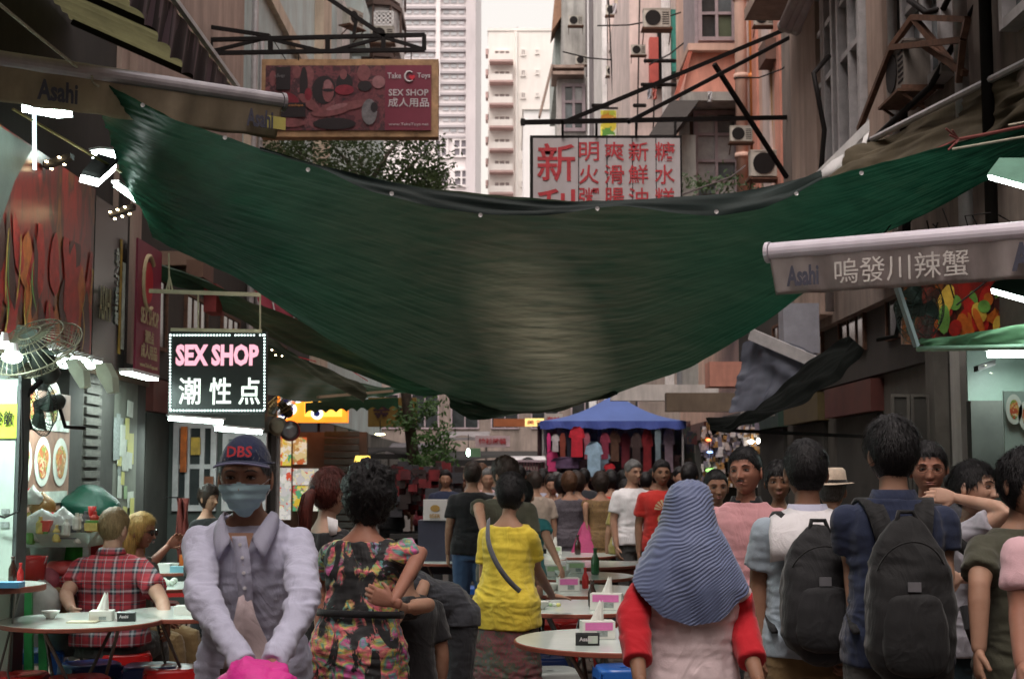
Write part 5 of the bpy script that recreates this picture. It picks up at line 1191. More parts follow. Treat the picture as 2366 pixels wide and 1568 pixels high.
# ------------------------------------------------------------------ left food shop
shop = bld('open fronted food shop with cluttered pale walls along the near left side', (-4.5, 10, 0))
tile_l = M('greenish white shop wall', (.42, .50, .45), .45, var=.12, scale=3, grime=.5, gcol=(.12, .13, .10))
g = G(); g.box(-9, -3.62, 4.0, 13.9, 2.5, 2.6); g.build('ceiling', shopgrey, shop)
g = G(); g.box(-9, -3.7, 3.8, 9.2, 0, 2.5); g.build('wall', tile_l, shop)
g = G(); g.box(-9, -3.95, 3.42, 13.89, 2.605, 16); g.build('upper_wall', M('dark facade', (.045, .04, .036), .9, grime=.5, scale=2), shop); g = G(); g.box(-9, -3.9, 9.2, 14.1, 0, 2.5); g.build('back_wall', tile_l, shop)
for (ya, yb, mm, nm) in ((11.62, 12.0, shopdark, 'pillar'), (12.0, 12.5, shopgrey, 'shutter'), (12.5, 12.95, shopdark, 'doorway'), (12.95, 13.75, M('flyer pillar render', (.16, .17, .14), .8, grime=.5), 'pillar'), (13.75, 14.05, shopdark, 'doorway')):
    g = G(); g.box(-3.92, -3.62, ya, yb, 0, 2.5); g.build(nm, mm, shop)
sm_ = boxmesh('shutter_slat', shopgrey)
for k in range(26): piece(sm_, 'slat', shop, (-3.61, 12.25, .12+k*.09), (.03, .44, .06))
paper = [M('paper white', (.50, .54, .48), .7, var=.15, scale=12), M('paper yellow', (.50, .48, .16), .7), M('paper grey print', (.24, .27, .26), .7, var=.4, scale=40), M('paper green', (.25, .36, .2), .7)]
for k in range(24):
    y = random.uniform(13.0, 13.62); z = random.uniform(.95, 2.2); w, h = random.choice([(.13, .2), (.2, .15), (.1, .12), (.21, .29)])
    g = G(); a = random.uniform(-.1, .1); g.obox((-3.612+random.uniform(0, .012), y, z), (0, math.cos(a), math.sin(a)), (1, 0, 0), (0, -math.sin(a), math.cos(a)), w/2, .002, h/2); g.build('flyer', random.choice([paper[0], paper[0], paper[2], paper[1], paper[3]]), shop)
g = G(); g.box(-3.9, -3.6, 9.2, 14.1, 2.42, 2.52); g.build('lintel', M('brown wood lintel', (.12, .08, .045), .7, grime=.4), shop)
# fascia sign boards on the plane x = -3.58
def prints(par, y0, y1, z0, z1, n, mats, x=-3.572, hh=(.25, .8), ww=(.05, .14), name='print'):
    buckets = {}
    for k in range(n):
        m = random.choice(mats); g = buckets.setdefault(m.name, (G(), m))[0]; cy = random.uniform(y0, y1); cz = random.uniform(z0, z1); H = random.uniform(*hh); Wd = random.uniform(*ww); a = random.gauss(0, .22); bend = random.uniform(-.12, .12)
        L = []; Rr = []
        for q in np.linspace(-1, 1, 9):
            c = Vector((0, bend*(q*q-.5)+a*q*H/2, q*H/2)); wq = Wd/2*math.sqrt(max(0, 1-q*q))*(1-.35*q); L.append((cy+c.y-wq, cz+c.z)); Rr.append((cy+c.y+wq, cz+c.z))
        pts = [(min(max(p, y0), y1), min(max(z, z0), z1)) for p, z in L+Rr[::-1]]
        g.add([(x+.0004*k*.2, p, z) for p, z in pts], [tuple(range(len(pts)))])
    for nm, (g, m) in buckets.items(): g.build(name, m, par)['kind'] = 'stuff'
PR = {k: M('poster '+k, c, .35, var=.45, scale=9) for k, c in dict(red=(.30, .012, .008), dark=(.04, .008, .006), orange=(.38, .09, .012), yellow=(.42, .27, .04), green=(.10, .22, .04), brown=(.16, .05, .02), white=(.50, .55, .50), black=(.012, .014, .013)).items()}
fas = thing('fascia_sign', 'large backlit food poster of red chillies and crab over the left shopfront', 'sign', (-3.6, 11, 2.5))
g = G(); g.box(-3.62, -3.58, 9.55, 12.05, 2.5, 4.0); g.build('board', splotch('chilli food print', [(.012, .01, .008), (.10, .008, .006), (.22, .012, .008), (.03, .012, .008), (.24, .07, .015), (.015, .02, .01)], 2.4, vor=False, stretch=(1, 1, .35), rough=.3, warp=.7), fas)
prints(fas, 9.75, 12.0, 2.5, 3.45, 34, [PR['red'], PR['red'], PR['red'], PR['dark'], PR['orange'], PR['brown'], PR['dark']], ww=(.12, .34))
prints(fas, 9.9, 12.0, 2.55, 3.3, 14, [PR['green'], PR['yellow']], -3.562, (.3, .7), (.012, .03))
g = G(); flat(g, [(0, 0), (.12, .2), (.16, .7), (.45, 1.1), (.8, 1.42), (0, 1.42)], (-3.555, 9.57, 2.55), (0, 1, 0), (0, 0, 1), 0); g.build('pale_print', M('pale poster ground', (.09, .11, .095), .5), fas)
fa2 = thing('fascia_sign', 'dark beer advertising board with a gold vertical stripe, right of the chilli poster', 'sign', (-3.6, 12.6, 2.5))
g = G(); g.box(-3.62, -3.58, 12.08, 13.1, 2.5, 3.95); g.build('board', M('black gloss print', (.022, .028, .026), .22, var=.5, scale=1.5, bump=0, spec=.6), fa2)
g = G(); g.box(-3.578, -3.575, 12.86, 12.93, 2.65, 3.7); g.build('gold_stripe', PR['yellow'], fa2)
g = G(); g.text('鮮味小炒', (-3.576, 12.76, 3.25), .70, .10, (0, 0, 1), (0, -1, 0), .02); g.build('lettering', PR['white'], fa2)
g = G(); g.text('ASAHI', (-3.576, 12.40, 3.05), .34, .30, (0, 1, 0), (0, 0, 1), 0, sp if False else .002); g.build('lettering', M('dull gold print', (.30, .29, .16), .5), fa2)
g = G(); g.box(-3.578, -3.575, 12.95, 13.05, 2.7, 3.5); g.build('silver_strip', PR['white'], fa2)
fa3 = thing('hanging_banner', 'narrow maroon adult shop banner hanging vertically left of the lit black sign', 'banner', (-3.6, 13.5, 2.5))
g = G(); g.box(-3.50, -3.48, 13.1, 14.0, 2.50, 3.75); g.build('board', M('maroon banner cloth', (.22, .018, .05), .5, var=.15), fa3)
pb = M('pale gold banner print', (.50, .40, .24), .6)
for s, z, w, h in (('SEX SHOP', 3.05, .66, .15), ('潮性点', 2.86, .32, .12), ('成人用品', 2.72, .60, .14), ('www.TakeToys.net', 2.58, .66, .05)):
    g = G(); g.text(s, (-3.476, 13.55, z), w, h, (0, 1, 0), (0, 0, 1), .015); g.build('lettering', pb, fa3)
g = G(); flat(g, ell(0, 0, .16, .20, 24), (-3.474, 13.5, 3.38), (0, 1, 0), (0, 0, 1), 0); g.build('emblem_heart', M('banner red', (.55, .015, .03), .5), fa3)
g = G(); g.tube([(-3.47, 13.5+.22*math.cos(a), 3.38+.26*math.sin(a)) for a in np.linspace(.8, 5.2, 20)], .02, 6); g.build('emblem_ring', pb, fa3)
fa0 = thing('fascia_sign', 'bright yellow sign strip with black glyphs at the far left edge', 'sign', (-3.6, 9.5, 2.5))
g = G(); g.box(-3.55, -3.52, 9.0, 9.53, 2.6, 3.75); g.build('board', M('acid yellow print', (.62, .62, .04), .4), fa0)
g = G(); g.text('蟹8', (-3.518, 9.40, 3.1), .8, .2, (0, 0, -1), (0, 1, 0), .04); g.build('lettering', PR['black'], fa0)
# --- lamps
cool = EM('cool white tube', (.80, 1.0, .93), 12); coolp = EM('cool white panel', (.82, 1.0, .94), 20); warm = EM('warm halogen', (1.0, .80, .45), 22)
def glow(par, loc, w, sx, sy, rot=(0, 0, 0), col=(.82, 1, .93)):
    l = bpy.data.lights.new('lamp_light', 'AREA'); l.shape = 'RECTANGLE'; l.size = sx; l.size_y = sy; l.energy = w; l.color = col
    o = bpy.data.objects.new('lamp_light', l); C.objects.link(o); o.parent = par; g_ = worigin(par); o.location = (loc[0]-g_[0], loc[1]-g_[1], loc[2]-g_[2]); o.rotation_euler = rot
def tubelamp(label, a, b, w=.05, h=.03, m=None, group=None, cover=True):
    a, b = Vector(a), Vector(b); t = thing('tube_lamp', label, 'lamp', tuple((a+b)/2), group); d = (b-a).normalized(); u = Vector((0, 0, 1)) - d*d.z; u.normalize(); r = d.cross(u)
    g = G(); g.obox((a+b)/2, d, r, u, (b-a).length/2, w, h); g.build('diffuser', m or cool, t)
    if cover: g = G(); g.obox((a+b)/2+u*(h+.012), d, r, u, (b-a).length/2+.02, w+.012, .01); g.build('housing', whitep, t)
    return t
tubelamp('upper fluorescent lamp under the cream awning at the top left', V(68, 247, 9.5), V(150, 262, 9.9), .06)
tubelamp('fluorescent lamp half hidden behind the tarpaulin edge, upper left', V(222, 356, 11.2), V(279, 361, 11.4), .05)
tubelamp('slanting thin tube lamp running down to the tarpaulin corner, left', V(268, 428, 10.3), V(338, 478, 10.9), .018, .012)
tubelamp('slanting ochre rod running to the upper left corner', V(30, 252, 9.0), V(280, 398, 10.2), .009, .006, M('ochre rail', (.42, .36, .16), .5), cover=False)  # a plain yellow rod, built with the tube lamp shape
tubelamp('thin vertical white string with added glow in front of the chilli poster', V(79, 235, 9.2), V(80, 392, 9.2), .012, .01, EM('glowing string', (.7, .9, .95), 1.2), cover=False)  # a white string, brightened by emission of its own; no lamp
t = thing('flood_lamp', 'square flood lamp shining over the left shopfront, brightest lamp on the left', 'lamp', tuple(V(222, 407, 9.9)))
P = [V(183, 420, 9.75), V(226, 431, 9.7), V(266, 394, 10.1), V(218, 380, 10.15)]; g = G(); g.add(P+[p+Vector((0, .03, .05)) for p in P], [(0, 1, 2, 3), (7, 6, 5, 4), (0, 4, 5, 1), (1, 5, 6, 2), (2, 6, 7, 3), (3, 7, 4, 0)]); g.build('diffuser', EM('flood white', (.9, 1.0, .95), 9), t)
g = G(); g.add([p+Vector((0, .04, .06)) for p in P]+[p+Vector((0, .08, .10)) for p in P], [(0, 1, 2, 3), (7, 6, 5, 4), (0, 4, 5, 1), (1, 5, 6, 2), (2, 6, 7, 3), (3, 7, 4, 0)]); g.build('housing', darkm, t)
def spots(label, px, py, d, rows, w=.5, m=None, tilt=.35, nm='spot_lamp'):
    t = thing(nm, label, 'lamp', tuple(V(px, py, d))); c = V(px, py, d)
    g = G(); g.obox(c+Vector((0, .07, .03)), Vector((1, 0, tilt)).normalized(), (0, 1, 0), (0, 0, 1), w*.55, .05, .02); g.build('housing', darkm, t)
    for i in range(rows):
        for j in (-1, 1):
            g = G(); p = c + Vector((1, 0, tilt)).normalized()*((i+.5)/rows-.5)*w + Vector((.02*j, 0, -.028*j)); g.ball(p, .045*w*1.2, .02, .024*w*1.4, 10, 6); g.build('bulb', m or warm, t, smooth=True)
spots('pair of warm halogen spotlights beside the flood lamp, left', 128, 377, 10.6, 2, .2)
spots('cluster of four warm spotlights under the tarpaulin edge, left', 277, 492, 11.5, 3, .19)
spots('warm four bulb ceiling lamp to the right of the lit black sign', 640, 815, 15, 2, .14, tilt=-.1)
for i, (a, b, w) in enumerate(((10, 797, 22), (28, 825, 34), (68, 828, 22), (95, 815, 20), (125, 815, 16), (150, 838, 30), (208, 845, 18))):
    c = V(a, b, 7.7+i*.42); s = c.y/3286*w
    t = thing('round_lamp', ['long lamp', 'big round lamp', 'second round lamp', 'small lamp', 'tiny lamp', 'oval lamp', 'flat lamp'][i] + ' glowing under the left fascia, number %s from the left edge' % ('one two three four five six seven'.split()[i]), 'lamp', tuple(c), 'lamps in a row under the left fascia')
    g = G(); g.ball(c, s*.7, s*.7, s*.42, 14, 8); g.build('globe', cool, t, smooth=True); g = G(); g.lathe([(.02, .0), (s*.5, 0), (s*.3, .05)], c+Vector((0, 0, s*.36)), 12); g.build('cap', whitep, t)
glow(tubelamp('left white tube lamp lighting the shop below the black sign', V(392, 966, 14.2), V(512, 975, 14.6), .025, .02), V(450, 980, 14.3), 14, .5, .1)
tubelamp('right white tube lamp lighting the shop window behind the blue cap', V(500, 990, 14.7), V(602, 998, 15.1), .025, .02)
for (a, b, c_, e, d, lab) in ((2285, 412, 2400, 430, 8.4, 'bright lamp under the awnings at the upper right edge'), (2292, 675, 2400, 692, 8.6, 'bright lamp with a green hood at the right edge below the lettered awning')):
    t = thing('flood_lamp', lab, 'lamp', tuple(V(a+40, b, d))); P = [V(a, b+3, d), V(a+90, c_ and b+28, d-.1), V(a+150, b+12, d+.3), V(a+40, b-9, d+.3)]
    g = G(); g.add(P+[p+Vector((0, .02, .03)) for p in P], [(0, 1, 2, 3), (7, 6, 5, 4), (0, 4, 5, 1), (1, 5, 6, 2), (2, 6, 7, 3), (3, 7, 4, 0)]); g.build('diffuser', EM('flood white', (.9, 1, .95), 22), t)
    g = G(); cc = sum(P, Vector())/4+Vector((0, .05, .16)); g.add(P+[cc], [(0, 1, 4), (1, 2, 4), (2, 3, 4), (3, 0, 4)]) if False else g.add([p+Vector((0, .03, .04)) for p in P]+[cc+Vector((.1, 0, 0)), cc-Vector((.1, 0, 0))], [(0, 1, 4, 5), (1, 2, 4), (2, 3, 5, 4), (3, 0, 5)]); g.build('hood', M('mint enamel hood', (.12, .25, .19), .4), t)
for (x, y, z, w, sx, sy, lab) in ((-3.25, 7.7, 2.42, 26, .5, .12, 'strip lamp over the pale fridge at the left edge'), (-3.2, 10.3, 2.40, 30, .12, 1.2, 'strip lamp under the chilli poster over the left counter'), (-3.25, 12.4, 2.40, 10, .12, .9, 'strip lamp over the flyer covered pillar')):
    t = thing('strip_lamp', lab, 'lamp', (x, y, z)); g = G(); g.box(x-sx/2, x+sx/2, y-sy/2, y+sy/2, z+.02, z+.05); g.build('housing', whitep, t); g = G(); g.box(x-sx/2+.01, x+sx/2-.01, y-sy/2+.01, y+sy/2-.01, z+.004, z+.018); g.build('diffuser', coolp, t); glow(t, (x, y, z-.01), w, sx, sy, (R(0), R(0) , 0))
# --- lit black sign
t = thing('lit_sign', 'black dotted light sign with pink and white lit lettering, hanging on the left', 'sign', tuple(V(501, 850, 13)))
X0, X1, Z0, Z1 = fr(388, 765, 616, 955, 13); g = G(); g.box(X0, X1, 13, 13.08, Z0, Z1); g.build('board', M('matt black panel', (.012, .017, .016), .5), t)
pinkl = EM('pink led', (1.0, .45, .55), .75, (.05, .02, .03)); whl = EM('white led', (.85, 1.0, .88), 1.1, (.05, .05, .05))
txt(t, 'SEX SHOP', 502, 820, 192, 50, 12.99, pinkl, .045); 
for k, ch in enumerate('潮性点'): txt(t, ch, 438+k*67+(4 if k else 0), 903, 50, 62, 12.99, whl, .012)
g = G()
for k in range(31):
    for y in (774, 948):
        if y == 774 and k in (20, 28): continue
        g.ball(V(395+7.1*k, y, 12.985), .0085, .006, .0085, 6, 4)
for k in range(24):
    for x in (393, 611): g.ball(V(x, 774+7.4*k, 12.985), .0085, .006, .0085, 6, 4)
o = g.build('border_lights', EM('border led', (.8, 1, .95), 2.2), t); o['kind'] = 'stuff'
g = G(); g.bar(V(395, 761, 13), V(605, 765, 13), .03); g.build('top_rail', M('cream steel rail', (.55, .52, .36), .5), t)
t = thing('sign_hanger', 'cream steel bar with thin rods holding the lit black sign', 'hanger', tuple(V(460, 677, 13)))
cs = M('cream steel rail', (.55, .52, .36), .5); g = G(); g.bar(V(345, 672, 13), V(602, 681, 13), .035); g.build('bar', cs, t)
for a, b in (((390, 585), (391, 676)), ((391, 640), (383, 676)), ((392, 640), (400, 676)), ((601, 681), (601, 764)), ((458, 678), (458, 764))):
    g = G(); g.tube([V(*a, 13), V(*b, 13)], .008, 5); g.build('rod', cs, t)
# shop behind lit sign
t = bld('lit shopfront with glass windows below the hanging black sign', (-3.3, 15.5, 0), 'shopfront', 'shopfront')
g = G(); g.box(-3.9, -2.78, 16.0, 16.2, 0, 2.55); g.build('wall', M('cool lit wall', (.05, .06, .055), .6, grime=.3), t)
X0, X1, Z0, Z1 = fr(395, 975, 500, 1180, 15.9); window(t, (X0, 15.98, Z0), (1, 0, 0), X1-X0, Z1-Z0, 3, [.5], alum, glassd, .05, .05)
X0, X1, Z0, Z1 = fr(510, 1000, 640, 1180, 15.9); window(t, (X0, 15.98, Z0), (1, 0, 0), X1-X0-.12, Z1-Z0, 2, [.6], alum, glass, .05, .05)
for (a, b, c, e, m) in ((415, 985, 432, 1090, PR['orange']), (440, 1010, 462, 1050, PR['yellow']), (470, 1100, 492, 1160, PR['brown'])):
    X0, X1, Z0, Z1 = fr(a, b, c, e, 15.85); g = G(); g.box(X0, X1, 15.86, 15.9, Z0, Z1); g.build('poster', m, t)
t = thing('doorway_curtain', 'dark red cloth hanging in a doorway behind the seated diners', 'curtain', tuple(V(420, 1180, 13)))
P = [[V(408+26*q+3*math.sin(k*.9+q*9), 1150+150*k/9, 13+.05*math.sin(q*14)) for q in np.linspace(0, 1, 14)] for k in range(10)]; g = G(); g.grid(P, .01); g.build('cloth', M('red brown curtain', (.13, .025, .02), .9), t, smooth=True)
g = G(); g.box(V(405, 0, 13).x, V(438, 0, 13).x, 12.98, 13.0, V(0, 1150, 13).z, V(0, 1147, 13).z); g.build('rail', darkm, t)
# --- orange lightbox and shop at px 640-800
t = thing('lit_sign', 'glowing orange lightbox with blue and white roundels behind the wall fan', 'sign', tuple(V(720, 940, 18)))
X0, X1, Z0, Z1 = fr(640, 903, 802, 975, 18); g = G(); g.box(X0, X1, 18, 18.2, Z0, Z1); g.build('lightbox', EM('orange lightbox', (1.0, .27, .02), .8), t)
x0, x1, z0, z1 = fr(704, 925, 790, 962, 17.98); g = G(); g.box(x0, x1, 17.97, 17.99, z0, z1); g.build('lit_panel', EM('yellow orange panel', (1.0, .48, .06), 1.25), t)
x0, x1, z0, z1 = fr(722, 905, 736, 962, 17.96); g = G(); g.box(x0, x1, 17.94, 17.96, z0, z1); g.build('dark_gap', darkm, t)
bl_, wb_ = M('roundel blue', (.03, .05, .35), .4), EM('roundel white', (1, 1, 1), .8)
for (a, b) in ((662, 925), (672, 945), (688, 917), (655, 955), (733, 955)):
    p = V(a, b, 17.97); g = G(); g.lathe([(.075, -.01), (.075, .02)], p-Vector((0, .02, 0)), 18, 'y'); g.build('roundel', wb_, t); g = G(); g.lathe([(.038, -.02), (.038, .02)], p-Vector((0, .04, 0)), 14, 'y'); g.build('roundel_centre', bl_, t)
t = thing('shopfront', 'narrow shopfront with menu posters under the orange lightbox', 'shopfront', tuple(V(700, 1100, 18.5)))
X0, X1, _, _ = fr(640, 980, 830, 1200, 18.6); g = G(); g.box(X0, X1+.1, 18.6, 18.8, 0, 2.1); g.build('wall', M('brown shopfront', (.10, .055, .035), .6, grime=.3), t)
posters = [splotch('menu print %d' % i, c, 9, rough=.4, em=.35) for i, c in enumerate([[(.7, .6, .3), (.6, .15, .05), (.8, .75, .6), (.5, .3, .1), (.75, .7, .55), (.3, .4, .15)], [(.75, .75, .7), (.6, .6, .6), (.7, .1, .05), (.8, .8, .75), (.5, .55, .5), (.75, .72, .5)], [(.7, .5, .05), (.75, .65, .1), (.6, .1, .1), (.7, .6, .3), (.8, .8, .7), (.1, .4, .2)]])]
for (a, b, c, e, k) in ((652, 1010, 672, 1075, 2), (676, 1010, 708, 1072, 0), (640, 1080, 672, 1200, 1), (676, 1082, 735, 1120, 1), (676, 1122, 735, 1180, 2), (640, 1000, 652, 1075, 0)):
    X0, X1, Z0, Z1 = fr(a, b, c, e, 18.55); g = G(); g.box(X0, X1, 18.56, 18.6, Z0, Z1); g.build('poster', posters[k], t)
sm_ = boxmesh('roller_slat', M('grey shutter steel', (.075, .08, .075), .5, .4, grime=.4))
for k in range(22): piece(sm_, 'slat', t, ((V(748, 1090, 18.4).x+V(828, 1090, 18.4).x)/2, 18.44, .18+k*.09), (.45, .04, .07))
for (a, b, rx, ry, m1, m2, lab) in ((670, 995, 24, 26, M('mirror rim maroon', (.25, .03, .04), .5), M('mirror face', (.30, .28, .30), .2, .3), 'round convex mirror with a maroon rim left of the red haired woman'), (643, 985, 22, 32, M('tan disc rim', (.4, .34, .24), .6), M('tan disc face', (.42, .37, .28), .6), 'pale tan round disc beside the convex mirror')):
    p = V(a, b, 16.5); t = thing('round_mirror' if 'mirror' in lab else 'round_sign', lab, 'mirror' if 'mirror' in lab else 'sign', tuple(p)); s = 16.5/3286
    g = G(); g.lathe([(rx*s*.9, -.03), (rx*s, -.02), (rx*s, .02), (rx*s*.9, .03)], p, 26, 'y'); g.build('rim', m1, t, smooth=True); g = G(); g.lathe([(.0, -.05), (rx*s*.5, -.045), (rx*s*.88, -.032)], p, 24, 'y'); g.build('face', m2, t, smooth=True)
g = G(); g.tube([(V(657, 0, 16.5).x, 16.55, 0), (V(657, 0, 16.5).x, 16.55, 2.2)], .025, 8); solo(g.build('mirror_post', alum), 'thin steel post carrying the round disc and mirror', 'post')
# --- wall fans
def make_fan(wm):
    t = thing('wall_fan', 'x', 'fan', (0, 0, 0)); g = G(); Rr = .24
    for k in range(40):
        a = 2*math.pi*k/40
        for sgn, D in ((-1, -.09), (1, .05)):
            g.tube([(.05*math.cos(a), D+(-.025 if sgn < 0 else .02), .05*math.sin(a)), (Rr*.7*math.cos(a+.15), D, Rr*.7*math.sin(a+.15)), (Rr*math.cos(a+.25), -.02, Rr*math.sin(a+.25))], .0022, 3, False)
    for rr, y in ((Rr, -.02), (Rr*.7, -.09), (Rr*.7, .05), (.06, -.115), (Rr*.4, -.10)): g.tube([(rr*math.cos(a), y, rr*math.sin(a)) for a in np.linspace(0, 2*math.pi, 33)], .0038, 5)
    g.build('cage', wm, t)
    for k in range(3):
        a = k*2.094; P = []
        for q in np.linspace(0, 1, 6): r = .05+q*.15; P.append([(r*math.cos(a-.42*(1-.3*q))+0, -.035, r*math.sin(a-.42*(1-.3*q))), (r*math.cos(a), -.02, r*math.sin(a)), (r*math.cos(a+.5), .012, r*math.sin(a+.5))])
        g = G(); g.grid(P, .003); g.build('blade', M('smoky fan blade', (.05, .07, .06), .3), t, smooth=True)
    g = G(); g.lathe([(.02, -.05), (.045, -.045), (.05, 0), (.065, .05), (.06, .16), (.03, .19)], (0, 0, 0), 16, 'y'); g.build('motor', M('dark fan motor', (.03, .035, .03), .5), t, smooth=True)
    g = G(); g.tube([(0, .14, -.03), (0, .16, -.20), (0, .32, -.24)], .016, 8); g.build('arm', darkm, t, smooth=True)
    return t
fan0 = make_fan(M('sooty wire', (.035, .045, .04), .45, .5)); fan0.location = V(95, 935, 8.9); fan0.rotation_euler = (R(12), 0, R(-48)); fan0.scale = (.82,)*3; fan0['label'] = 'sooty wall fan facing the street above the menu pictures, left'; fan0['group'] = 'wall fans over the food stalls'
f2 = copy_tree(fan0, 'wall fan seen almost edge on below the chilli poster, left', V(88, 812, 8.4), None, 1.15); f2.rotation_euler = (R(-52), R(8), R(-30))
f3 = copy_tree(fan0, 'small brass coloured wall fan beside the orange lightbox', V(652, 935, 17), None, .95); f3.rotation_euler = (R(-50), R(-10), R(-40))
f4 = copy_tree(fan0, 'dark wall fan behind the pale blue awning arm, right side', V(2120, 715, 10.2), None, 1.05); f4.rotation_euler = (R(10), 0, R(35))
for o in f3.children:
    if o.name.startswith('cage'): o.material_slots[0].link = 'OBJECT'; o.material_slots[0].material = M('brass wire', (.42, .33, .14), .4, .5)
for o in f2.children:
    if o.name.startswith('cage'): o.material_slots[0].link = 'OBJECT'; o.material_slots[0].material = M('dusty wire', (.22, .21, .15), .5, .4)
p = V(56, 783, 8.8); g = G(); g.obox(p, Vector((1, .3, -.3)).normalized(), Vector((-.3, 1, 0)).normalized(), Vector((.3, 0, 1)).normalized(), .06, .08, .07); solo(g.build('speaker', M('grey green plastic', (.13, .17, .15), .5)), 'tilted grey loudspeaker box below the chilli poster', 'speaker')
for k, (P, lab) in enumerate((([(150, 832), (170, 828), (192, 855), (195, 893), (185, 897), (160, 858)], 'left white lamp reflector plate dangling under the fascia'), ([(218, 840), (243, 838), (259, 870), (261, 905), (248, 908), (224, 868)], 'right white lamp reflector plate dangling under the fascia'))):
    g = G(); v = [V(a, b, 9.6+.1*k) for a, b in P]; n = len(v); g.add(v+[q+Vector((.03, .05, 0)) for q in v], [tuple(range(n)), tuple(range(n, 2*n))[::-1]]+[(i, (i+1)%n, (i+1)%n+n, i+n) for i in range(n)]); solo(g.build('lamp_reflector', M('cream lamp reflector', (.46, .50, .40), .5, grime=.3)), lab, 'lamp')
g = G()
for k in range(9): a = V(5+k*6, 880-k*3, 8.6); g.tube([a, V(70+k*12, 850-k*4, 8.8), V(170+k*5, 780+k*6, 9)], .0035, 4)
solo(g.build('loose_wires', M('dusty loose wire', (.20, .18, .12), .7)), 'fan of loose dusty wires crossing below the chilli poster', 'wires')['kind'] = 'stuff'
# --- fridge, menus, sundries
fr_ = thing('fridge', 'tall pale fridge cabinet at the left edge with a yellow sticker', 'fridge', (-3.2, 8.5, 0))
frm_ = M('fridge enamel', (.46, .54, .49), .35, var=.08, scale=2, grime=.3); g = G(); g.box(-3.7, V(47, 1090, 8.3).x, 8.3, 8.42, .02, 2.12); g.build('cabinet', frm_, fr_)
xr = V(47, 1090, 8.3).x; g = G(); g.box(-3.68, xr-.02, 8.262, 8.298, .7, 2.08); g.build('upper_door', frm_, fr_); g = G(); g.box(-3.68, xr-.02, 8.262, 8.298, .06, .68); g.build('lower_door', frm_, fr_)
g = G(); g.box(xr-.012, xr+.006, 8.25, 8.42, .02, 2.14); g.build('edge_trim', M('dark trim', (.06, .07, .07), .5), fr_)
X0, X1, Z0, Z1 = fr(-60, 932, 40, 1012, 8.25); g = G(); g.box(X0, X1, 8.25, 8.26, Z0, Z1); g.build('sticker', M('acid green sticker', (.45, .55, .06), .5, var=.25, scale=12), fr_)
txt(fr_, '冷飲', 8, 965, 44, 34, 8.24, PR['black'], .01)
for (a, b, c, e) in ((2, 1175, 20, 1187), (0, 1205, 20, 1218)): X0, X1, Z0, Z1 = fr(a, b, c, e, 8.25); g = G(); g.box(X0, X1, 8.255, 8.26, Z0, Z1); g.build('label', paper[2], fr_)
g = G(); g.tube([V(50, 900, 8.2), V(52, 1080, 8.2), V(44, 1180, 8.2), V(10, 1195, 8.2), V(-20, 1185, 8.2)], .007, 5); solo(g.build('power_cord', darkm), 'thin dark cord looping down in front of the pale fridge', 'cord')
mb = thing('menu_board', 'white menu board with photographs of plated dishes on the left shop wall', 'menu', (-3.6, 11, 1.6))
g = G(); g.box(-3.64, -3.60, 10.15, 11.6, 1.28, 2.2); g.build('board', M('menu dark ground', (.26, .15, .11), .5, var=.4, scale=6), mb)
for z in (1.90, 1.34): g = G(); g.box(-3.598, -3.592, 10.3, 11.55, z, z+.09); g.build('caption_strip', PR['white'], mb)
dish = splotch('dish food print', [(.5, .15, .05), (.55, .3, .08), (.2, .3, .06), (.6, .5, .3), (.45, .08, .03), (.35, .2, .08)], 14)
for (y, z) in ((10.5, 1.66), (10.93, 1.66), (11.36, 1.66), (10.6, 2.1), (11.15, 2.1)):
    g = G(); g.add([(-3.594, y+.19*math.cos(a), z+.19*math.sin(a)) for a in np.linspace(0, 6.283, 24, endpoint=False)], [tuple(range(24))]); g.build('plate', M('plate print', (.60, .64, .58), .35), mb)
    g = G(); g.add([(-3.590, y+.12*math.cos(a)*(1+.15*math.sin(3*a)), z+.13*math.sin(a)) for a in np.linspace(0, 6.283, 24, endpoint=False)], [tuple(range(24))]); g.build('dish', dish, mb)
g = G(); flat(g, [(0, 0), (.25, -.5), (.35, .05), (.1, .5), (0, .5)], (-3.588, 10.22, 1.66), (0, 1, 0), (0, 0, 1), 0); g.build('red_corner', PR['red'], mb)
def bag(label, px, py, d, r, mat, seed=0, sq=.8, cat='bag', nm='plastic_bag', tie=True):
    c = V(px, py, d); g = G(); g.ball((0, 0, 0), r, r*.8, r*sq, 22, 16); v = np.array(g.v); k = sn(v/r, .55, seed, 4); ld = v/(np.linalg.norm(v, axis=1, keepdims=True)+1e-9); v = v + ld*(k*.16*r)[:, None]; v[:, 2] = np.maximum(v[:, 2], -r*sq*.75)
    if tie: tip = np.clip(v[:, 2]/(r*sq)-.6, 0, 1); v[:, 0] *= 1-tip*1.4; v[:, 2] += tip*r*.5
    g.v = [tuple(q) for q in v+np.array(c)]; return solo(g.build(nm, mat, None, smooth=True), label, cat)
plas = lambda n, c: M(n, c, .25, var=.15, scale=8, bump=.5, trans=.35, bd=.02)
wp, pp, gp, rp, kg = plas('white carrier plastic', (.60, .62, .60)), plas('pink carrier plastic', (.62, .10, .26)), plas('bright green plastic', (.06, .38, .05)), plas('red plastic', (.50, .03, .03)), plas('dark green refuse plastic', (.01, .06, .04))
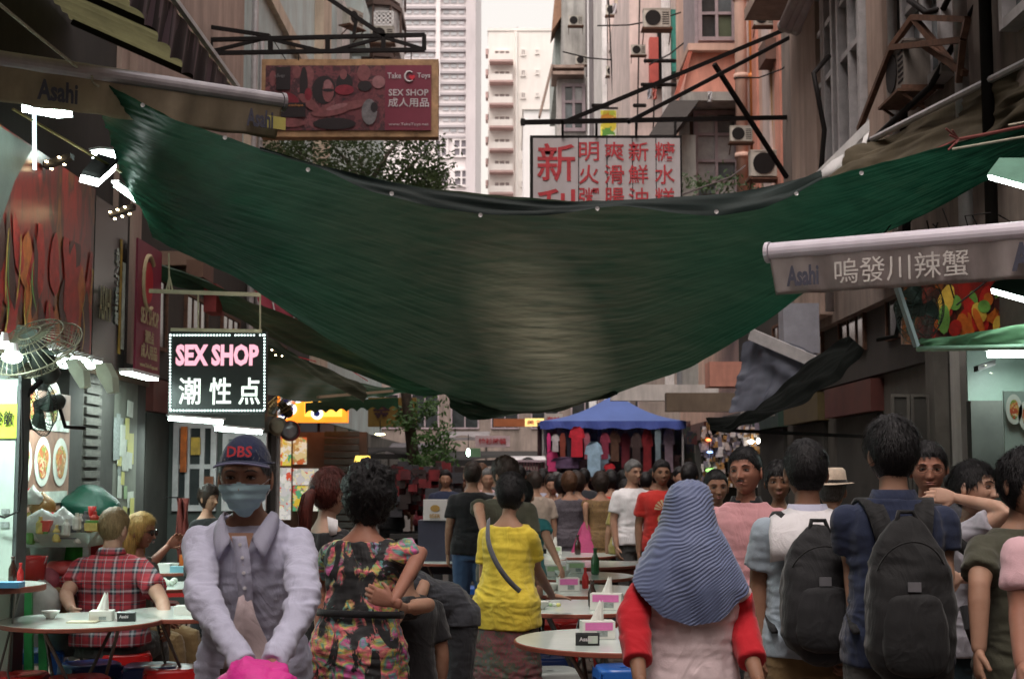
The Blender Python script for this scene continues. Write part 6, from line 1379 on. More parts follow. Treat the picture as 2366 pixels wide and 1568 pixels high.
for i, (a, b, r, m, lab) in enumerate(((95, 1222, .13, wp, 'white knotted carrier bag on the left counter heap'), (140, 1215, .11, wp, 'white bag with red print, middle of the left heap'), (165, 1225, .09, wp, 'small crumpled white bag at the right of the left heap'), (122, 1200, .05, rp, 'little red packet on top of the left heap'), (70, 1215, .05, rp, 'red bundle at the left of the counter heap'), (75, 1150, .07, wp, 'white bag hanging under the menu board'), (100, 1170, .09, plas('tan food bag', (.40, .24, .10)), 'tan filled bag beside the menu board'), (68, 1145, .05, rp, 'red cap of a bottle bundle below the menu board'))):
    bag(lab, a, b, 9.2+i*.06, r, m, i)
cnt = thing('counter', 'low stall counter on the left with a white tub of groceries', 'counter', (-3.3, 9.3, 0))
X0, X1, _, Z1 = fr(45, 1240, 215, 1300, 9.3); g = G(); g.box(X0, X1, 9.2, 9.8, Z1-.06, Z1-.02); g.build('top', M('worn steel top', (.3, .32, .3), .4, .5), cnt)
for x in (X0+.03, X1-.03): g = G(); g.box(x-.02, x+.02, 9.25, 9.29, 0, Z1-.06); g.build('leg', alum, cnt)
g = G(); X0, X1, Z0, Z1 = fr(90, 1228, 222, 1262, 9.2); P0 = [(X0+.03, 9.16, Z0), (X1-.04, 9.16, Z0), (X1-.04, 9.5, Z0), (X0+.03, 9.5, Z0)]; P1 = [(X0, 9.1, Z1), (X1, 9.1, Z1), (X1, 9.55, Z1), (X0, 9.55, Z1)]
g.add(P0+P1, [(3, 2, 1, 0), (0, 1, 5, 4), (1, 2, 6, 5), (2, 3, 7, 6), (3, 0, 4, 7)]); solo(g.build('plastic_tub', M('translucent tub', (.40, .46, .42), .4, trans=.3)), 'white translucent tub full of groceries on the left counter', 'tub')
bag('dark green cloth covered heap behind the left counter', 205, 1172, 11.5, .26, kg, 5, .62, 'sack', 'covered_heap', False)
t = thing('waste_bag', 'bright green bin bag hanging over a bucket, left of the seated man', 'bag', tuple(V(205, 1275, 9.6)))
g = G(); P = []
for k in range(12):
    q = k/11; P.append([(V(205, 0, 9.6).x + (.085+.02*math.sin(a*3+q*2)-.02*q)*math.cos(a)*1.05, 9.6+.08*math.sin(a), V(0, 1238, 9.6).z-.32*q) for a in np.linspace(0, 2*math.pi, 26)])
g.grid(P); g.build('bag', gp, t, smooth=True)
g = G(); g.lathe([(.10, .0), (.115, .25), (.12, .42), (.10, .42)], (V(245, 0, 9.9).x, 9.9, V(0, 1345, 9.9).z), 20); g.lathe([(.02, 0), (.03, .1)], (V(245, 0, 9.9).x, 9.9, V(0, 1345, 9.9).z+.42), 8); solo(g.build('gas_bottle', M('red gas bottle paint', (.40, .02, .02), .4), None, smooth=True), 'red metal canister behind the seated man in the plaid shirt', 'canister')
t = thing('drum', 'grey lidded drum with a red top left of the plaid shirted man', 'drum', tuple(V(143, 1420, 9.3)))
c = V(145, 1440, 9.3); g = G(); g.lathe([(.10, -.2), (.115, 0), (.125, .30), (.13, .31)], c, 24); g.build('body', M('grey drum plastic', (.15, .18, .18), .4), t, smooth=True); g = G(); g.lathe([(.13, .31), (.13, .34), (.12, .37), (.09, .40)], c, 24); g.build('lid', M('white red lid', (.45, .05, .05), .4), t, smooth=True)
g = G(); g.box(*fr(97, 1358, 165, 1420, 9.0)[:2], 9.0, 9.3, V(0, 1420, 9).z-.1, V(0, 1358, 9).z); solo(g.build('cardboard_box', M('brown card', (.30, .19, .10), .85, grime=.2)), 'open brown cardboard box under the left counter', 'box')
bag('translucent pink bag on the floor behind the left table', 95, 1345, 9.1, .12, plas('dusty pink plastic', (.45, .12, .16)), 21); bag('crumpled white sack beside the green stool', 78, 1400, 8.9, .15, wp, 22, 1.1)

for k, c_ in enumerate(((.5, .5, .46), (.45, .04, .03), (.10, .25, .06), (.5, .40, .12), (.12, .12, .13))):
    g = G()
    for _ in range(16):
        p = V(random.uniform(60, 225), random.uniform(1205, 1245), random.uniform(9.1, 9.7)); g.lathe([(.02, -.04), (.028, -.03), (.028, .03), (.012, .05), (.012, .07)], p, 7) if random.random() < .5 else g.obox(p, (1, 0, 0), (0, 1, 0), Vector((random.uniform(-.4, .4), 0, 1)).normalized(), random.uniform(.02, .06), .03, random.uniform(.02, .05))
    o = g.build('groceries', M('groceries %d' % k, c_, .4, var=.3, scale=14), cnt); o['kind'] = 'stuff'
for i, (px, py, d_, r_, c_, lab) in enumerate(((60, 1330, 8.9, .13, (.40, .02, .02), 'red plastic bucket below the left counter'), (200, 1350, 9.3, .11, (.03, .14, .30), 'blue plastic bucket behind the plaid shirted man'), (110, 1300, 9.5, .12, (.30, .33, .30), 'grey steel pot on the floor below the left counter'))):
    p = V(px, py, d_); t = thing('bucket', lab, 'bucket', (p.x, d_, 0)); zb = max(0, p.z-.12); g = G(); g.lathe([(r_*.75, 0), (r_*.95, .22), (r_, .24), (r_*.93, .24), (r_*.7, .03)], (p.x, d_, zb), 22); g.build('body', M('bucket %d' % i, c_, .35), t, smooth=True); g = G(); g.tube([(p.x+r_*math.cos(a), d_-.02, zb+.24-.10*abs(math.sin(a))) for a in np.linspace(0, math.pi, 12)], .004, 5); g.build('handle', alum, t)
# ------------------------------------------------------------------ tables, stools and things on them
lam = M('pale green white laminate', (.55, .62, .58), .16, var=.06, scale=3, grime=.12, spec=.6, bump=.02); redge = M('red brown table edge', (.20, .055, .035), .5); tleg = M('dull tube steel', (.14, .13, .12), .4, .6)
def make_table(r=.53):
    t = thing('folding_table', 'x', 'table', (0, 0, 0))
    g = G(); g.lathe([(r-.012, .722), (r, .726), (r, .744), (r-.006, .748)], (0, 0, 0), 56); g.build('edge', redge, t)
    g = G(); g.lathe([(0, .7485), (r-.008, .7485), (r-.010, .7505), (0, .7505)], (0, 0, 0), 56); g.build('tabletop', lam, t)
    for a in range(4):
        q = a*math.pi/2+.6; d = 1 if a % 2 else -1; g = G(); g.tube([(r*.62*math.cos(q), r*.62*math.sin(q), .72), (r*.30*math.cos(q+.5), r*.30*math.sin(q+.5), .38), (r*.60*math.cos(q+1.0), r*.60*math.sin(q+1.0), .01)], .012, 8); g.build('leg', tleg, t)
    g = G(); g.tube([(r*.33*math.cos(a), r*.33*math.sin(a), .33) for a in np.linspace(0, 6.283, 25)], .009, 6); g.build('brace_ring', tleg, t)
    return t
tb = make_table(); tbp = [(1432, 7.2, .0, 1.0, 'nearest round white table, with a black price stand'), (187, 8.15, .5, .86, 'round white folding table in the left foreground behind the stools'), (1330, 8.95, .3, .92, 'second round table, where the woman in yellow rests her hand'), (1345, 10.2, .8, .95, 'third round table of the centre row, carrying a pink tissue box'), (1330, 11.6, .2, .9, 'fourth table of the centre row, with green boxes'), (1312, 14.6, .6, 1.0, 'far table beside the pink bag'), (395, 10.6, .3, .7, 'small round table with eggs beyond the plaid shirted man'), (404, 12.3, .1, .8, 'crowded table near the outstretched hand'), (440, 8.6, .5, .8, 'round table half hidden by the man in the blue cap'), (1035, 13.5, .2, .8, 'distant table by the drinks carton'), (-10, 8.0, .4, .5, 'small round table with blue wrap at the left edge'), (1350, 13.1, .9, .95, 'fifth round table of the centre row'), (1210, 13.9, .2, .8, 'round table left of the centre row, by the beige top')]
TP = {}
for i, (px, d, rz, sc, lab) in enumerate(tbp):
    x = V(px, 1400, d).x; o = tb if i == 0 else copy_tree(tb); o['label'] = lab; o['group'] = 'round folding tables of the food stalls'; z = 1 if i != 10 else 1.28
    o.location = (x, d, 0); o.rotation_euler = (0, 0, rz); o.scale = (sc, sc, z); TP[i] = (x, d, .7505*z)
for k, (y0, zz) in enumerate(((12.9, .72), (16.4, .74))):
    t = thing('long_table', ['long grey topped trestle table crossing the middle of the lane', 'long trestle table far down the lane behind the green boxes'][k], 'table', (.75, y0, 0)); X0, X1 = V([1235, 1225][k], 0, y0).x, V([1480, 1450][k], 0, y0).x
    g = G(); g.box(X0, X1, y0, y0+.6, zz, zz+.03); g.build('tabletop', M('worn grey top', (.22, .21, .20), .35, grime=.3), t); g = G(); g.box(X0+.02, X1-.02, y0+.02, y0+.05, zz-.09, zz); g.build('rail', redge, t)
    for x in (X0+.08, X1-.08):
        for y in (y0+.06, y0+.54): g = G(); g.box(x-.02, x+.02, y-.02, y+.02, 0, zz); g.build('leg', tleg, t)
plst = {k: M('stool plastic '+k, c, .28, var=.12, scale=3, grime=.12, spec=.5, bump=.03) for k, c in dict(red=(.50, .012, .012), blue=(.02, .11, .42), dkblue=(.02, .05, .20), green=(.03, .26, .07), grey=(.30, .32, .31)).items()}
def make_stool():
    t = thing('plastic_stool', 'x', 'stool', (0, 0, 0)); H = .45; a = .15
    g = G(); n = 40; lay = [(a*1.04, H-.045), (a*1.06, H-.02), (a*1.02, H-.004), (a*.94, H), (a*.25, H-.006), (a*.14, H-.010)]; vs = []; fs = []
    for r, z in lay:
        for k in range(n): q = 2*math.pi*k/n; m = (abs(math.cos(q))**4+abs(math.sin(q))**4)**-.25; m = m if r > a*.3 else 1; vs.append((r*m*math.cos(q), r*m*math.sin(q), z))
    for i in range(len(lay)-1):
        for k in range(n): fs.append((i*n+k, i*n+(k+1)%n, (i+1)*n+(k+1)%n, (i+1)*n+k))
    g.add(vs, fs); g.build('seat', plst['red'], t, smooth=True)
    for sx in (-1, 1):
        for sy in (-1, 1):
            g = G(); T0, B0 = Vector((sx*a*1.0, sy*a*1.0, H-.03)), Vector((sx*a*1.28, sy*a*1.28, 0))
            for (dx, dy) in ((1, 0), (0, 1)):
                wt, wb = .085, .045; th = .008; A1 = T0; A2 = T0 - Vector((sx*dx*wt, sy*dy*wt, 0)); C1 = B0; C2 = B0 - Vector((sx*dx*wb, sy*dy*wb, 0)); nn = Vector((-sx*dy*th, -sy*dx*th, 0))
                mid = 5; Lv = []
                for q in range(mid+1): f = q/mid; w = wt*(1-f)**3*.9+wb*(1-(1-f)**3); p1 = A1.lerp(C1, f); p2 = p1 - Vector((sx*dx*w, sy*dy*w, 0)); Lv += [p1, p2, p2+nn, p1+nn]
                g.add(Lv, [f_ for q in range(mid) for f_ in ((4*q, 4*q+1, 4*q+5, 4*q+4), (4*q+1, 4*q+2, 4*q+6, 4*q+5), (4*q+2, 4*q+3, 4*q+7, 4*q+6), (4*q+3, 4*q, 4*q+4, 4*q+7))]+[(0, 3, 2, 1), (4*mid, 4*mid+1, 4*mid+2, 4*mid+3)])
            g.build('leg', plst['red'], t)
    g = G(); 
    for k in range(4):
        q = k*math.pi/2; ux = Vector((math.cos(q), math.sin(q), 0)); un = Vector((-math.sin(q), math.cos(q), 0)); P = []
        for s_ in np.linspace(-1, 1, 13): P.append([un*a*1.02 + ux*a*.95*s_ + Vector((0, 0, H-.02)), un*a*(1.06) + ux*a*s_ + Vector((0, 0, H-.065-.06*s_**4))])
        g.grid(P, .006)
    g.build('apron', plst['red'], t)
    return t
st0 = make_stool(); first = True
for i, (px, py, d, c, rz, lab) in enumerate(((40, 1545, 7.3, 'red', .1, 'red plastic stool in the lower left corner'), (185, 1552, 7.2, 'red', .5, 'second red stool from the left at the bottom edge'), (395, 1530, 7.5, 'red', .3, 'red stool at the bottom edge just left of the man in the blue cap'),
    (92, 1492, 8.0, 'blue', .2, 'light blue stool beside the left round table'), (212, 1520, 7.9, 'dkblue', .6, 'dark blue stool under the left round table'), (350, 1525, 8.2, 'dkblue', .15, 'dark blue stool right of the left round table'), (258, 1480, 8.9, 'red', .3, 'red stool the plaid shirted man sits on'),
    (1265, 1505, 7.9, 'dkblue', .1, 'dark blue stool behind the nearest white table'), (1272, 1535, 7.25, 'grey', .25, 'grey stool under the nearest white table'), (1440, 1528, 7.3, 'blue', .1, 'blue stool beside the headscarf wearer'), (1240, 1432, 9.6, 'red', .2, 'red stool between the two nearest centre tables'), (1310, 1425, 9.9, 'red', .5, 'red stool under the second centre table'),
    (985, 1478, 8.6, 'blue', .4, 'blue stool behind the woman in the patterned blouse'), (940, 1540, 8.0, 'blue', .2, 'blue stool next to the patterned blouse hem'), (1090, 1350, 11.5, 'blue', .2, 'blue stool near the drinks carton'), (1240, 1380, 11.0, 'red', .3, 'red stool left of the third centre table'), (1385, 1375, 11.2, 'red', .1, 'red stool right of the third centre table'), (1255, 1345, 12.2, 'dkblue', .3, 'dark stool left of the fourth centre table'),
    (370, 1385, 10.9, 'red', .2, 'red stool beneath the egg table'), (410, 1355, 12.0, 'red', .2, 'red stool in front of the crowded table'), (300, 1420, 10.2, 'blue', .3, 'blue stool the blonde woman sits on'), (1180, 1340, 12.5, 'red', .6, 'far red stool by the drinks carton table'), (1150, 1300, 14.2, 'red', .1, 'farthest red stool in the lane'))):
    o = st0 if first else copy_tree(st0); first = False; o['label'] = lab; o['group'] = 'plastic stools at the tables'; d = 1.13*3286/(py-1090); p = V(px, py, d); o.location = (p.x, d, 0); o.rotation_euler = (0, 0, rz)
    if i == 6: o.location = (-2.45, 9.15, 0)
    if i == 20: o.location = (-2.62, 9.75, 0)
    for ch in o.children: ch.material_slots[0].link = 'OBJECT'; ch.material_slots[0].material = plst[c]
t = thing('plastic_stool', 'tall green plastic stool at the left edge behind the round table', 'stool', (-2.95, 8.8, 0)); gs = plst['green']; X0, X1, _, Z1 = fr(-20, 1352, 70, 1400, 8.7)
g = G(); g.box(X0, X1, 8.7, 9.0, Z1-.04, Z1); g.build('seat', gs, t)
for x in (X0+.02, X1-.02):
    for y in (8.72, 8.98): g = G(); g.bar((x, y, Z1-.02), (x+(.04 if x > (X0+X1)/2 else -.04), y, 0), .05, .03); g.build('leg', gs, t)
tisw = M('tissue paper', (.66, .66, .62), .9, var=.05, bump=.4); card = M('white card', (.62, .62, .58), .6, var=.05)
def tissue(label, px, py, d, zt, w=.2, h=.085, tint_=None, tuft=True, rz=.1):
    p = V(px, py, d); b = Vector((p.x, d, zt+.002)); t = thing('tissue_box', label, 'tissue box', tuple(b), 'tissue boxes on the tables'); ux = Vector((math.cos(rz), math.sin(rz), 0)); uy = Vector((-math.sin(rz), math.cos(rz), 0))
    g = G(); g.obox(b+Vector((0, 0, h/2)), ux, uy, (0, 0, 1), w/2, .055, h/2); g.build('carton', card, t)
    g = G(); g.obox(b+Vector((0, 0, h*.72))-uy*.056, ux, uy, (0, 0, 1), w*.42, .0015, h*.22); g.build('print_band', tint_ or M('magenta band', (.62, .16, .40), .6), t)
    g = G(); g.obox(b+Vector((0, 0, h*.3))-uy*.056+ux*w*.1, ux, uy, (0, 0, 1), w*.16, .0012, h*.16); g.build('print_mark', paper[2], t)
    if tuft:
        g = G(); P = []
        for k in range(8): q = k/7; P.append([b + Vector((0, 0, h+.085*q*(1-.2*math.sin(a*2)))) + ux*(.035*(1-q*.7)*math.cos(a)+.02*q) + uy*.015*math.sin(a*2+1)*(1-q*.6) for a in np.linspace(0, 6.283, 18)])
        g.grid(P); g.build('tissue', tisw, t, smooth=True)
x, d, z = TP[0]; tissue('tissue box with a magenta band on the nearest white table', 1380, 1440, 7.25, z, .165, .085); 
tissue('tissue box with a magenta band on the second centre table', 1402, 1400, 8.75, TP[2][2], .19, .095, rz=-.2); x, d, z = TP[1]; tissue('white tissue box with a tall twist of tissue on the left round table', 236, 1415, 8.1, z, .125, .055, card, True)
gb = M('pale green band', (.35, .50, .28), .6)
tissue('pink and green tissue box on the third centre table', 1312, 1345, 10.1, TP[3][2], .15, .09, None, False); tissue('pale green box on the fourth centre table, left', 1283, 1310, 11.5, TP[4][2], .17, .085, gb, False); tissue('green box on the fourth centre table, right', 1330, 1300, 11.9, TP[4][2], .14, .085, gb, False); tissue('small green tissue box on the far table beside the pink bag', 1280, 1262, 14.5, TP[5][2], .14, .08, gb, True)
def stand(label, px, d, z, w=.1, h=.05):
    b = Vector((V(px, 1400, d).x, d, z+.002)); t = thing('table_sign', label, 'table sign', tuple(b)); g = G(); g.obox(b+Vector((0, 0, h/2)), (1, 0, 0), (0, 1, .25), (0, -.25, 1), w/2, .012, h/2); g.build('block', M('black table sign', (.02, .02, .022), .4), t)
    g = G(); g.text('Asahi', b+Vector((-w*.1, -.016, h*.55)), w*.5, h*.35, (1, 0, 0), (0, 0, 1), .02); g.build('lettering', wht, t); return t, b, w, h
stand('small black advertising block on the left round table', 293, 8.05, TP[1][2])
t, b, w, h = stand('small black advertising block with a white slip on the nearest white table', 1357, 6.95, TP[0][2], .115, .055); g = G(); g.obox(b+Vector((w*.22, -.02, h*.5)), (1, 0, 0), (0, 1, .25), (0, -.25, 1), w*.2, .002, h*.32); g.build('slip', paper[0], t)
for k in range(6):
    g = G(); a = V(1245+k*9, 1395+random.uniform(-3, 3), 8.9); g.ball((a.x, a.y, TP[2][2]+.014), .012+.006*random.random(), .012, .012, 8, 6); 
    solo(g.build('sauce_jar' if k % 2 else 'small_cup', paper[k % 4], None, smooth=True), 'tiny %s item, position %s in the row beside the resting hand' % (('pale', 'yellow', 'grey', 'green', 'pale glossy', 'yellow glossy')[k], 'one two three four five six'.split()[k]), 'cup', 'small items beside the resting hand')
for k, (px, d, ti, lab) in enumerate(((372, 10.4, 6, 'leftmost'), (385, 10.5, 6, 'second'), (378, 10.7, 6, 'rear left'), (396, 10.5, 6, 'fourth'), (402, 10.7, 6, 'rightmost'))):
    g = G(); g.ball((V(px, 1370, d).x, d, TP[6][2]+.025), .028, .022, .024, 10, 8); solo(g.build('steamed_bun', paper[0], None, smooth=True), lab + ' white steamed bun of the five on the small table beyond the plaid shirt', 'bun', 'steamed buns on the small table')
def boxy(name, label, cat, px, d, z, w, dp, h, m, rz=0):
    b = Vector((V(px, 1300, d).x, d, z+.001)); g = G(); g.obox(b+Vector((0, 0, h/2)), (math.cos(rz), math.sin(rz), 0), (-math.sin(rz), math.cos(rz), 0), (0, 0, 1), w/2, dp/2, h/2); return solo(g.build(name, m), label, cat)
boxy('napkin_box', 'white glowing napkin box on the crowded table left of the blue capped man', 'box', 378, 12.0, TP[7][2], .13, .1, .07, card); boxy('blue_packet', 'pale blue packet on the crowded table', 'packet', 412, 11.95, TP[7][2], .12, .08, .05, M('pale blue card', (.2, .42, .5), .5)); boxy('orange_packet', 'orange packet on the crowded table near the outstretched hand', 'packet', 424, 12.4, TP[7][2], .06, .06, .12, PR['orange'])
boxy('paper_cup_stack', 'white stack of paper plates on the table beside the blue capped man', 'plates', 432, 8.45, TP[8][2], .12, .1, .05, card)
boxy('blue_wrap', 'blue wrapped packet on the small table at the left edge', 'packet', 18, 7.75, TP[10][2], .16, .1, .03, M('blue wrap', (.08, .28, .5), .4)); boxy('menu_card', 'cream menu card lying on the left round table', 'card', 196, 8.0, TP[1][2], .16, .1, .006, M('cream card', (.45, .40, .28), .6))
g = G(); b = V(1005, 1196, 13.4); g.box(b.x-.16, b.x+.2, 13.42, 13.8, .63, 1.128); solo(g.build('dark_crate', M('dark crate plastic', (.03, .03, .05), .5)), 'dark plastic crate under the white drinks carton', 'crate')
t = thing('drinks_carton', 'white cardboard drinks carton with a brown printed crest, centre left', 'box', tuple(V(1005, 1190, 13.4)))
b = V(1005, 1196, 13.4); g = G(); g.box(b.x-.11, b.x+.11, 13.4, 13.6, 1.13, b.z+.17); g.build('carton', M('carton white', (.45, .42, .42), .7, var=.1), t); g = G(); g.lathe([(.045, 0), (.045, .004)], (b.x, 13.395, b.z+.09), 16, 'y', 1, .7); g.build('crest', M('crest brown', (.3, .18, .05), .6), t); g = G(); g.text('BEER', (b.x, 13.396, b.z+.02), .1, .035, bold=.02); g.build('lettering', M('crest brown', (.3, .18, .05), .6), t)
pk_ = thing('carrier_bag', 'pink carrier bag hanging from the hand of the patterned dress wearer', 'bag', tuple(V(1352, 1240, 14.9))); g = G(); P = []
for k in range(12): q = k/11; P.append([V(1352, 1205+75*q, 14.9)+Vector((math.cos(a)*(.015+.125*q**.8), math.sin(a)*(.012+.07*q), 0))*(1+.15*math.sin(5*a)) for a in np.linspace(0, 6.283, 22)])
g.grid(P); g.build('sack', pp, pk_, smooth=True)
def bottle(lab, px, d, z, c, s=1.0, prof=None, nm='sauce_bottle', cat='bottle'):
    b = (V(px, 1300, d).x, d, z+.001); g = G(); g.lathe([(r_*s, z_*s) for r_, z_ in (prof or [(.022, 0), (.026, .01), (.026, .09), (.012, .125), (.011, .15), (.013, .152), (.013, .165)])], b, 16); return solo(g.build(nm, c, None, smooth=True), lab, cat, 'table ware on the folding tables')
bowl_ = [(.03, 0), (.035, .012), (.062, .045), (.066, .055), (.058, .052), (.03, .02)]; soy = M('dark soy bottle', (.03, .012, .008), .15, spec=.7); por = M('white bowl glaze', (.6, .6, .56), .25)
for lab, px, d, i, m, s, pf, nm in (('dark soy bottle beside the second centre tissue box', 1368, 8.9, 2, soy, 1, None, 0), ('red sauce bottle on the third centre table', 1352, 10.3, 3, rp, .9, None, 0), ('white bowl on the third centre table', 1272, 10.1, 3, por, 1, bowl_, 1), ('white bowl on the second centre table, at its left', 1248, 8.75, 2, por, .9, bowl_, 1), ('green beer bottle on the fourth centre table', 1375, 11.7, 4, M('green bottle glass', (.02, .09, .03), .15, spec=.7), 1.3, None, 0), ('white bowl near the far green box', 1300, 11.4, 4, por, 1, bowl_, 1), ('dark soy bottle on the far table', 1335, 14.5, 5, soy, 1.2, None, 0), ('white bowl on the crowded table', 395, 12.2, 7, por, 1.1, bowl_, 1), ('white bowl on the left round table, at its left', 120, 8.2, 1, por, .8, bowl_, 1), ('dark bottle on the left edge table', 30, 8.05, 10, soy, .9, None, 0), ('red bottle on the left edge table', 48, 8.0, 10, rp, .7, None, 0), ('white bowl on the nearest white table, at its right', 1452, 7.3, 0, por, .9, bowl_, 1)):
    bottle(lab, px, d, TP[i][2], m, s, pf, 'bowl' if nm else 'sauce_bottle', 'bowl' if nm else 'bottle')
# ------------------------------------------------------------------ right hand shop
B = bld('dim food shop with columns and a green lit alcove, near right side', (5, 9, 0), 'building')
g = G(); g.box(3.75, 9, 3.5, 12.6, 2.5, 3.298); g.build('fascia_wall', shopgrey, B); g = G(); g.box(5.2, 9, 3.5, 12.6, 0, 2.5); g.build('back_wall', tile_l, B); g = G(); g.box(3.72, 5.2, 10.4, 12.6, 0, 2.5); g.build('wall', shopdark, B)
for (px, d, w, m) in ((2215, 11.3, .16, concrete), (2150, 12.1, .12, shopgrey), (2265, 10.8, .10, shopdark)): x = V(px, 0, d).x; g = G(); g.box(x-w/2, x+w/2, d, d+.25, 0, 2.62); g.build('column', m, B)
X0, X1, Z0, Z1 = fr(2245, 800, 2480, 985, 10.3); g = G(); g.box(X0, X1, 10.36, 10.38, 0, Z1+.1); g.build('tiled_wall', M('green white tiled wall', (.13, .17, .145), .4, var=.15), B)
X0, X1, Z0, Z1 = fr(2060, 812, 2245, 1100, 12.3); 
for k in range(5): window(B, (X0+k*.17, 12.28, .9), (1, 0, 0), .16, 1.35, 1, 2, shopgrey, shopdark, .02, .03)
f5 = thing('fascia_sign', 'food poster of red chillies behind the wall fan on the right', 'sign', (3.4, 10.5, 2.6)); X0, X1, Z0, Z1 = fr(2085, 640, 2480, 795, 10.9); g = G(); g.box(X0, X1, 10.9, 10.94, Z0, Z1); g.build('board', MATS['chilli food print'], f5)
o_ = Vector((X0, 10.895, Z0)); bk = {}
for k in range(60):
    m = random.choice([PR['red'], PR['red'], PR['orange'], PR['green'], PR['yellow'], PR['dark']]); g = bk.setdefault(m.name, (G(), m))[0]; flat(g, ell(random.uniform(.2, X1-X0-.1), random.uniform(.12, Z1-Z0-.12), random.uniform(.02, .06), random.uniform(.05, .14), 12, random.uniform(-.4, .4)), o_, (1, 0, 0), (0, 0, 1), .001+.0005*k)
for g, m in bk.values(): g.build('print', m, f5)['kind'] = 'stuff'
spots('pair of small warm lamps behind the right hand fan', 2215, 640, 10.5, 1, .12)
glow(tubelamp('cool tube lamp inside the green lit alcove on the right', V(2290, 1000, 9.9)+Vector((0, 0, .55)), V(2390, 1000, 9.9)+Vector((.1, 0, .55)), .03, .02), V(2340, 1000, 9.9)+Vector((0, 0, .5)), 9, .3, .1)
g = G(); X0, X1, Z0, Z1 = fr(2248, 925, 2335, 1100, 10.2); g.box(X0, X1, 10.2, 10.3, 0, Z1); solo(g.build('added_dark_box', shopdark), 'added dark box deepening the lower part of the right hand alcove', 'cabinet')  # invented box that darkens the lower alcove
mb2 = thing('menu_board', 'hanging white menu panel with oval dishes at the right edge', 'menu', tuple(V(2350, 980, 9.4))); 
for (a, b) in ((2343, 945), (2372, 960)):
    p = V(a, b, 9.4); g = G(); g.add([p+Vector((.055*math.cos(q), 0, .10*math.sin(q))) for q in np.linspace(0, 6.283, 22, endpoint=False)], [tuple(range(22))[::-1]]); g.build('plate', M('plate print', (.6, .64, .58), .35), mb2); g = G(); g.add([p+Vector((.03*math.cos(q), -.004, .065*math.sin(q))) for q in np.linspace(0, 6.283, 22, endpoint=False)], [tuple(range(22))[::-1]]); g.build('dish', dish, mb2)
g = G(); X0, X1, Z0, Z1 = fr(2325, 903, 2480, 1100, 9.45); g.box(X0, X1, 9.45, 9.47, Z0, Z1); g.build('panel', M('pale menu ground', (.3, .38, .34), .5), mb2)
spots('small spot lamp on the right hand column near the alcove', 2283, 853, 10, 1, .12, M('unlit cream spot', (.45, .42, .30), .5))
g = G(); P = V(2160, 560, 10.4)
for k in range(14): a = P+Vector((random.uniform(-.3, .5), random.uniform(-.2, .2), random.uniform(-.1, .3))); g.tube([a, a+Vector((random.uniform(-.2, .2), 0, random.uniform(-.3, 0))), a+Vector((random.uniform(-.3, .3), 0, random.uniform(-.4, -.1)))], .006, 4)
o = solo(g.build('cable_tangle', darkm), 'tangle of dark cables above the lettered awning on the right', 'cables'); o['kind'] = 'stuff'
# ------------------------------------------------------------------ market stalls down the lane
t = thing('market_tent', 'blue pitched market tent over the clothes stall in the distance', 'tent', tuple(V(1420, 950, 25)))
bt = M('blue tent fabric', (.11, .18, .48), .6, var=.1, scale=2, trans=.3); X0, X1 = V(1248, 975, 24).x, V(1585, 975, 24).x; zt, ze = V(0, 908, 25.2).z, V(0, 972, 24).z; xm_ = V(1418, 0, 25).x
apex = Vector((xm_, 25.3, zt)); cor = [Vector((X0, 24, ze)), Vector((X1, 24, ze)), Vector((X1, 26.6, ze)), Vector((X0, 26.6, ze))]; g = G()
for i in range(4):
    a, b = cor[i], cor[(i+1) % 4]; P = []
    for q in np.linspace(0, 1, 12):
        e = a.lerp(b, q); P.append([e.lerp(apex, s_)-Vector((0, 0, .10*math.sin(math.pi*s_)+.03*math.sin(q*math.pi)*(1-s_))) for s_ in np.linspace(0, 1, 9)])
    g.grid(P)
g.build('roof', bt, t, smooth=True)
g = G(); K = 40; g.grid([[Vector((X0+(X1-X0)*i/(K-1), 23.98, ze)), Vector((X0+(X1-X0)*i/(K-1), 23.97+.01*math.sin(i), ze-.13-.015*math.sin(i*.9)))] for i in range(K)]); g.build('valance', M('blue tent edge', (.05, .08, .32), .6), t)
for x in (X0+.05, X1-.05): g = G(); g.tube([(x, 24.05, 0), (x, 24.05, ze)], .02, 6); g.build('pole', alum, t)
t = thing('clothes_rack', 'dense rack of hanging clothes under the blue market tent', 'clothes rack', (1.7, 24.8, 0))
g = G(); g.bar((X0+.1, 24.5, 2.35), (X1-.1, 24.5, 2.35), .03); g.bar((X0+.1, 24.5, 1.6), (X0+.1, 24.5, 2.35), .03); g.build('rail', alum, t)
def garmentflat(px, py, w, h, d, m, nm='hanging_garment', par=None, sl=True):
    c = V(px, py, d); s = d/3286; W2, H2 = w*s/2, h*s; pts = [(-W2*.5, 0), (-W2, -.12*H2), (-W2*1.25 if sl else -W2, -.35*H2), (-W2*.85, -.38*H2), (-W2*.9, -H2), (W2*.9, -H2), (W2*.85, -.38*H2), (W2*1.25 if sl else W2, -.35*H2), (W2, -.12*H2), (W2*.5, 0)]
    g = G(); v = [(c.x+a, d+.02*math.sin(a*30), c.z+b) for a, b in pts]; n = len(v); g.add(v+[(x, y+.05, z) for x, y, z in v], [tuple(range(n)), tuple(range(n, 2*n))[::-1]]+[(i, (i+1) % n, (i+1) % n+n, i+n) for i in range(n)]); return g.build(nm, m, par)
cm = lambda n, c: M('garment '+n, c, .85, var=.3, scale=9)
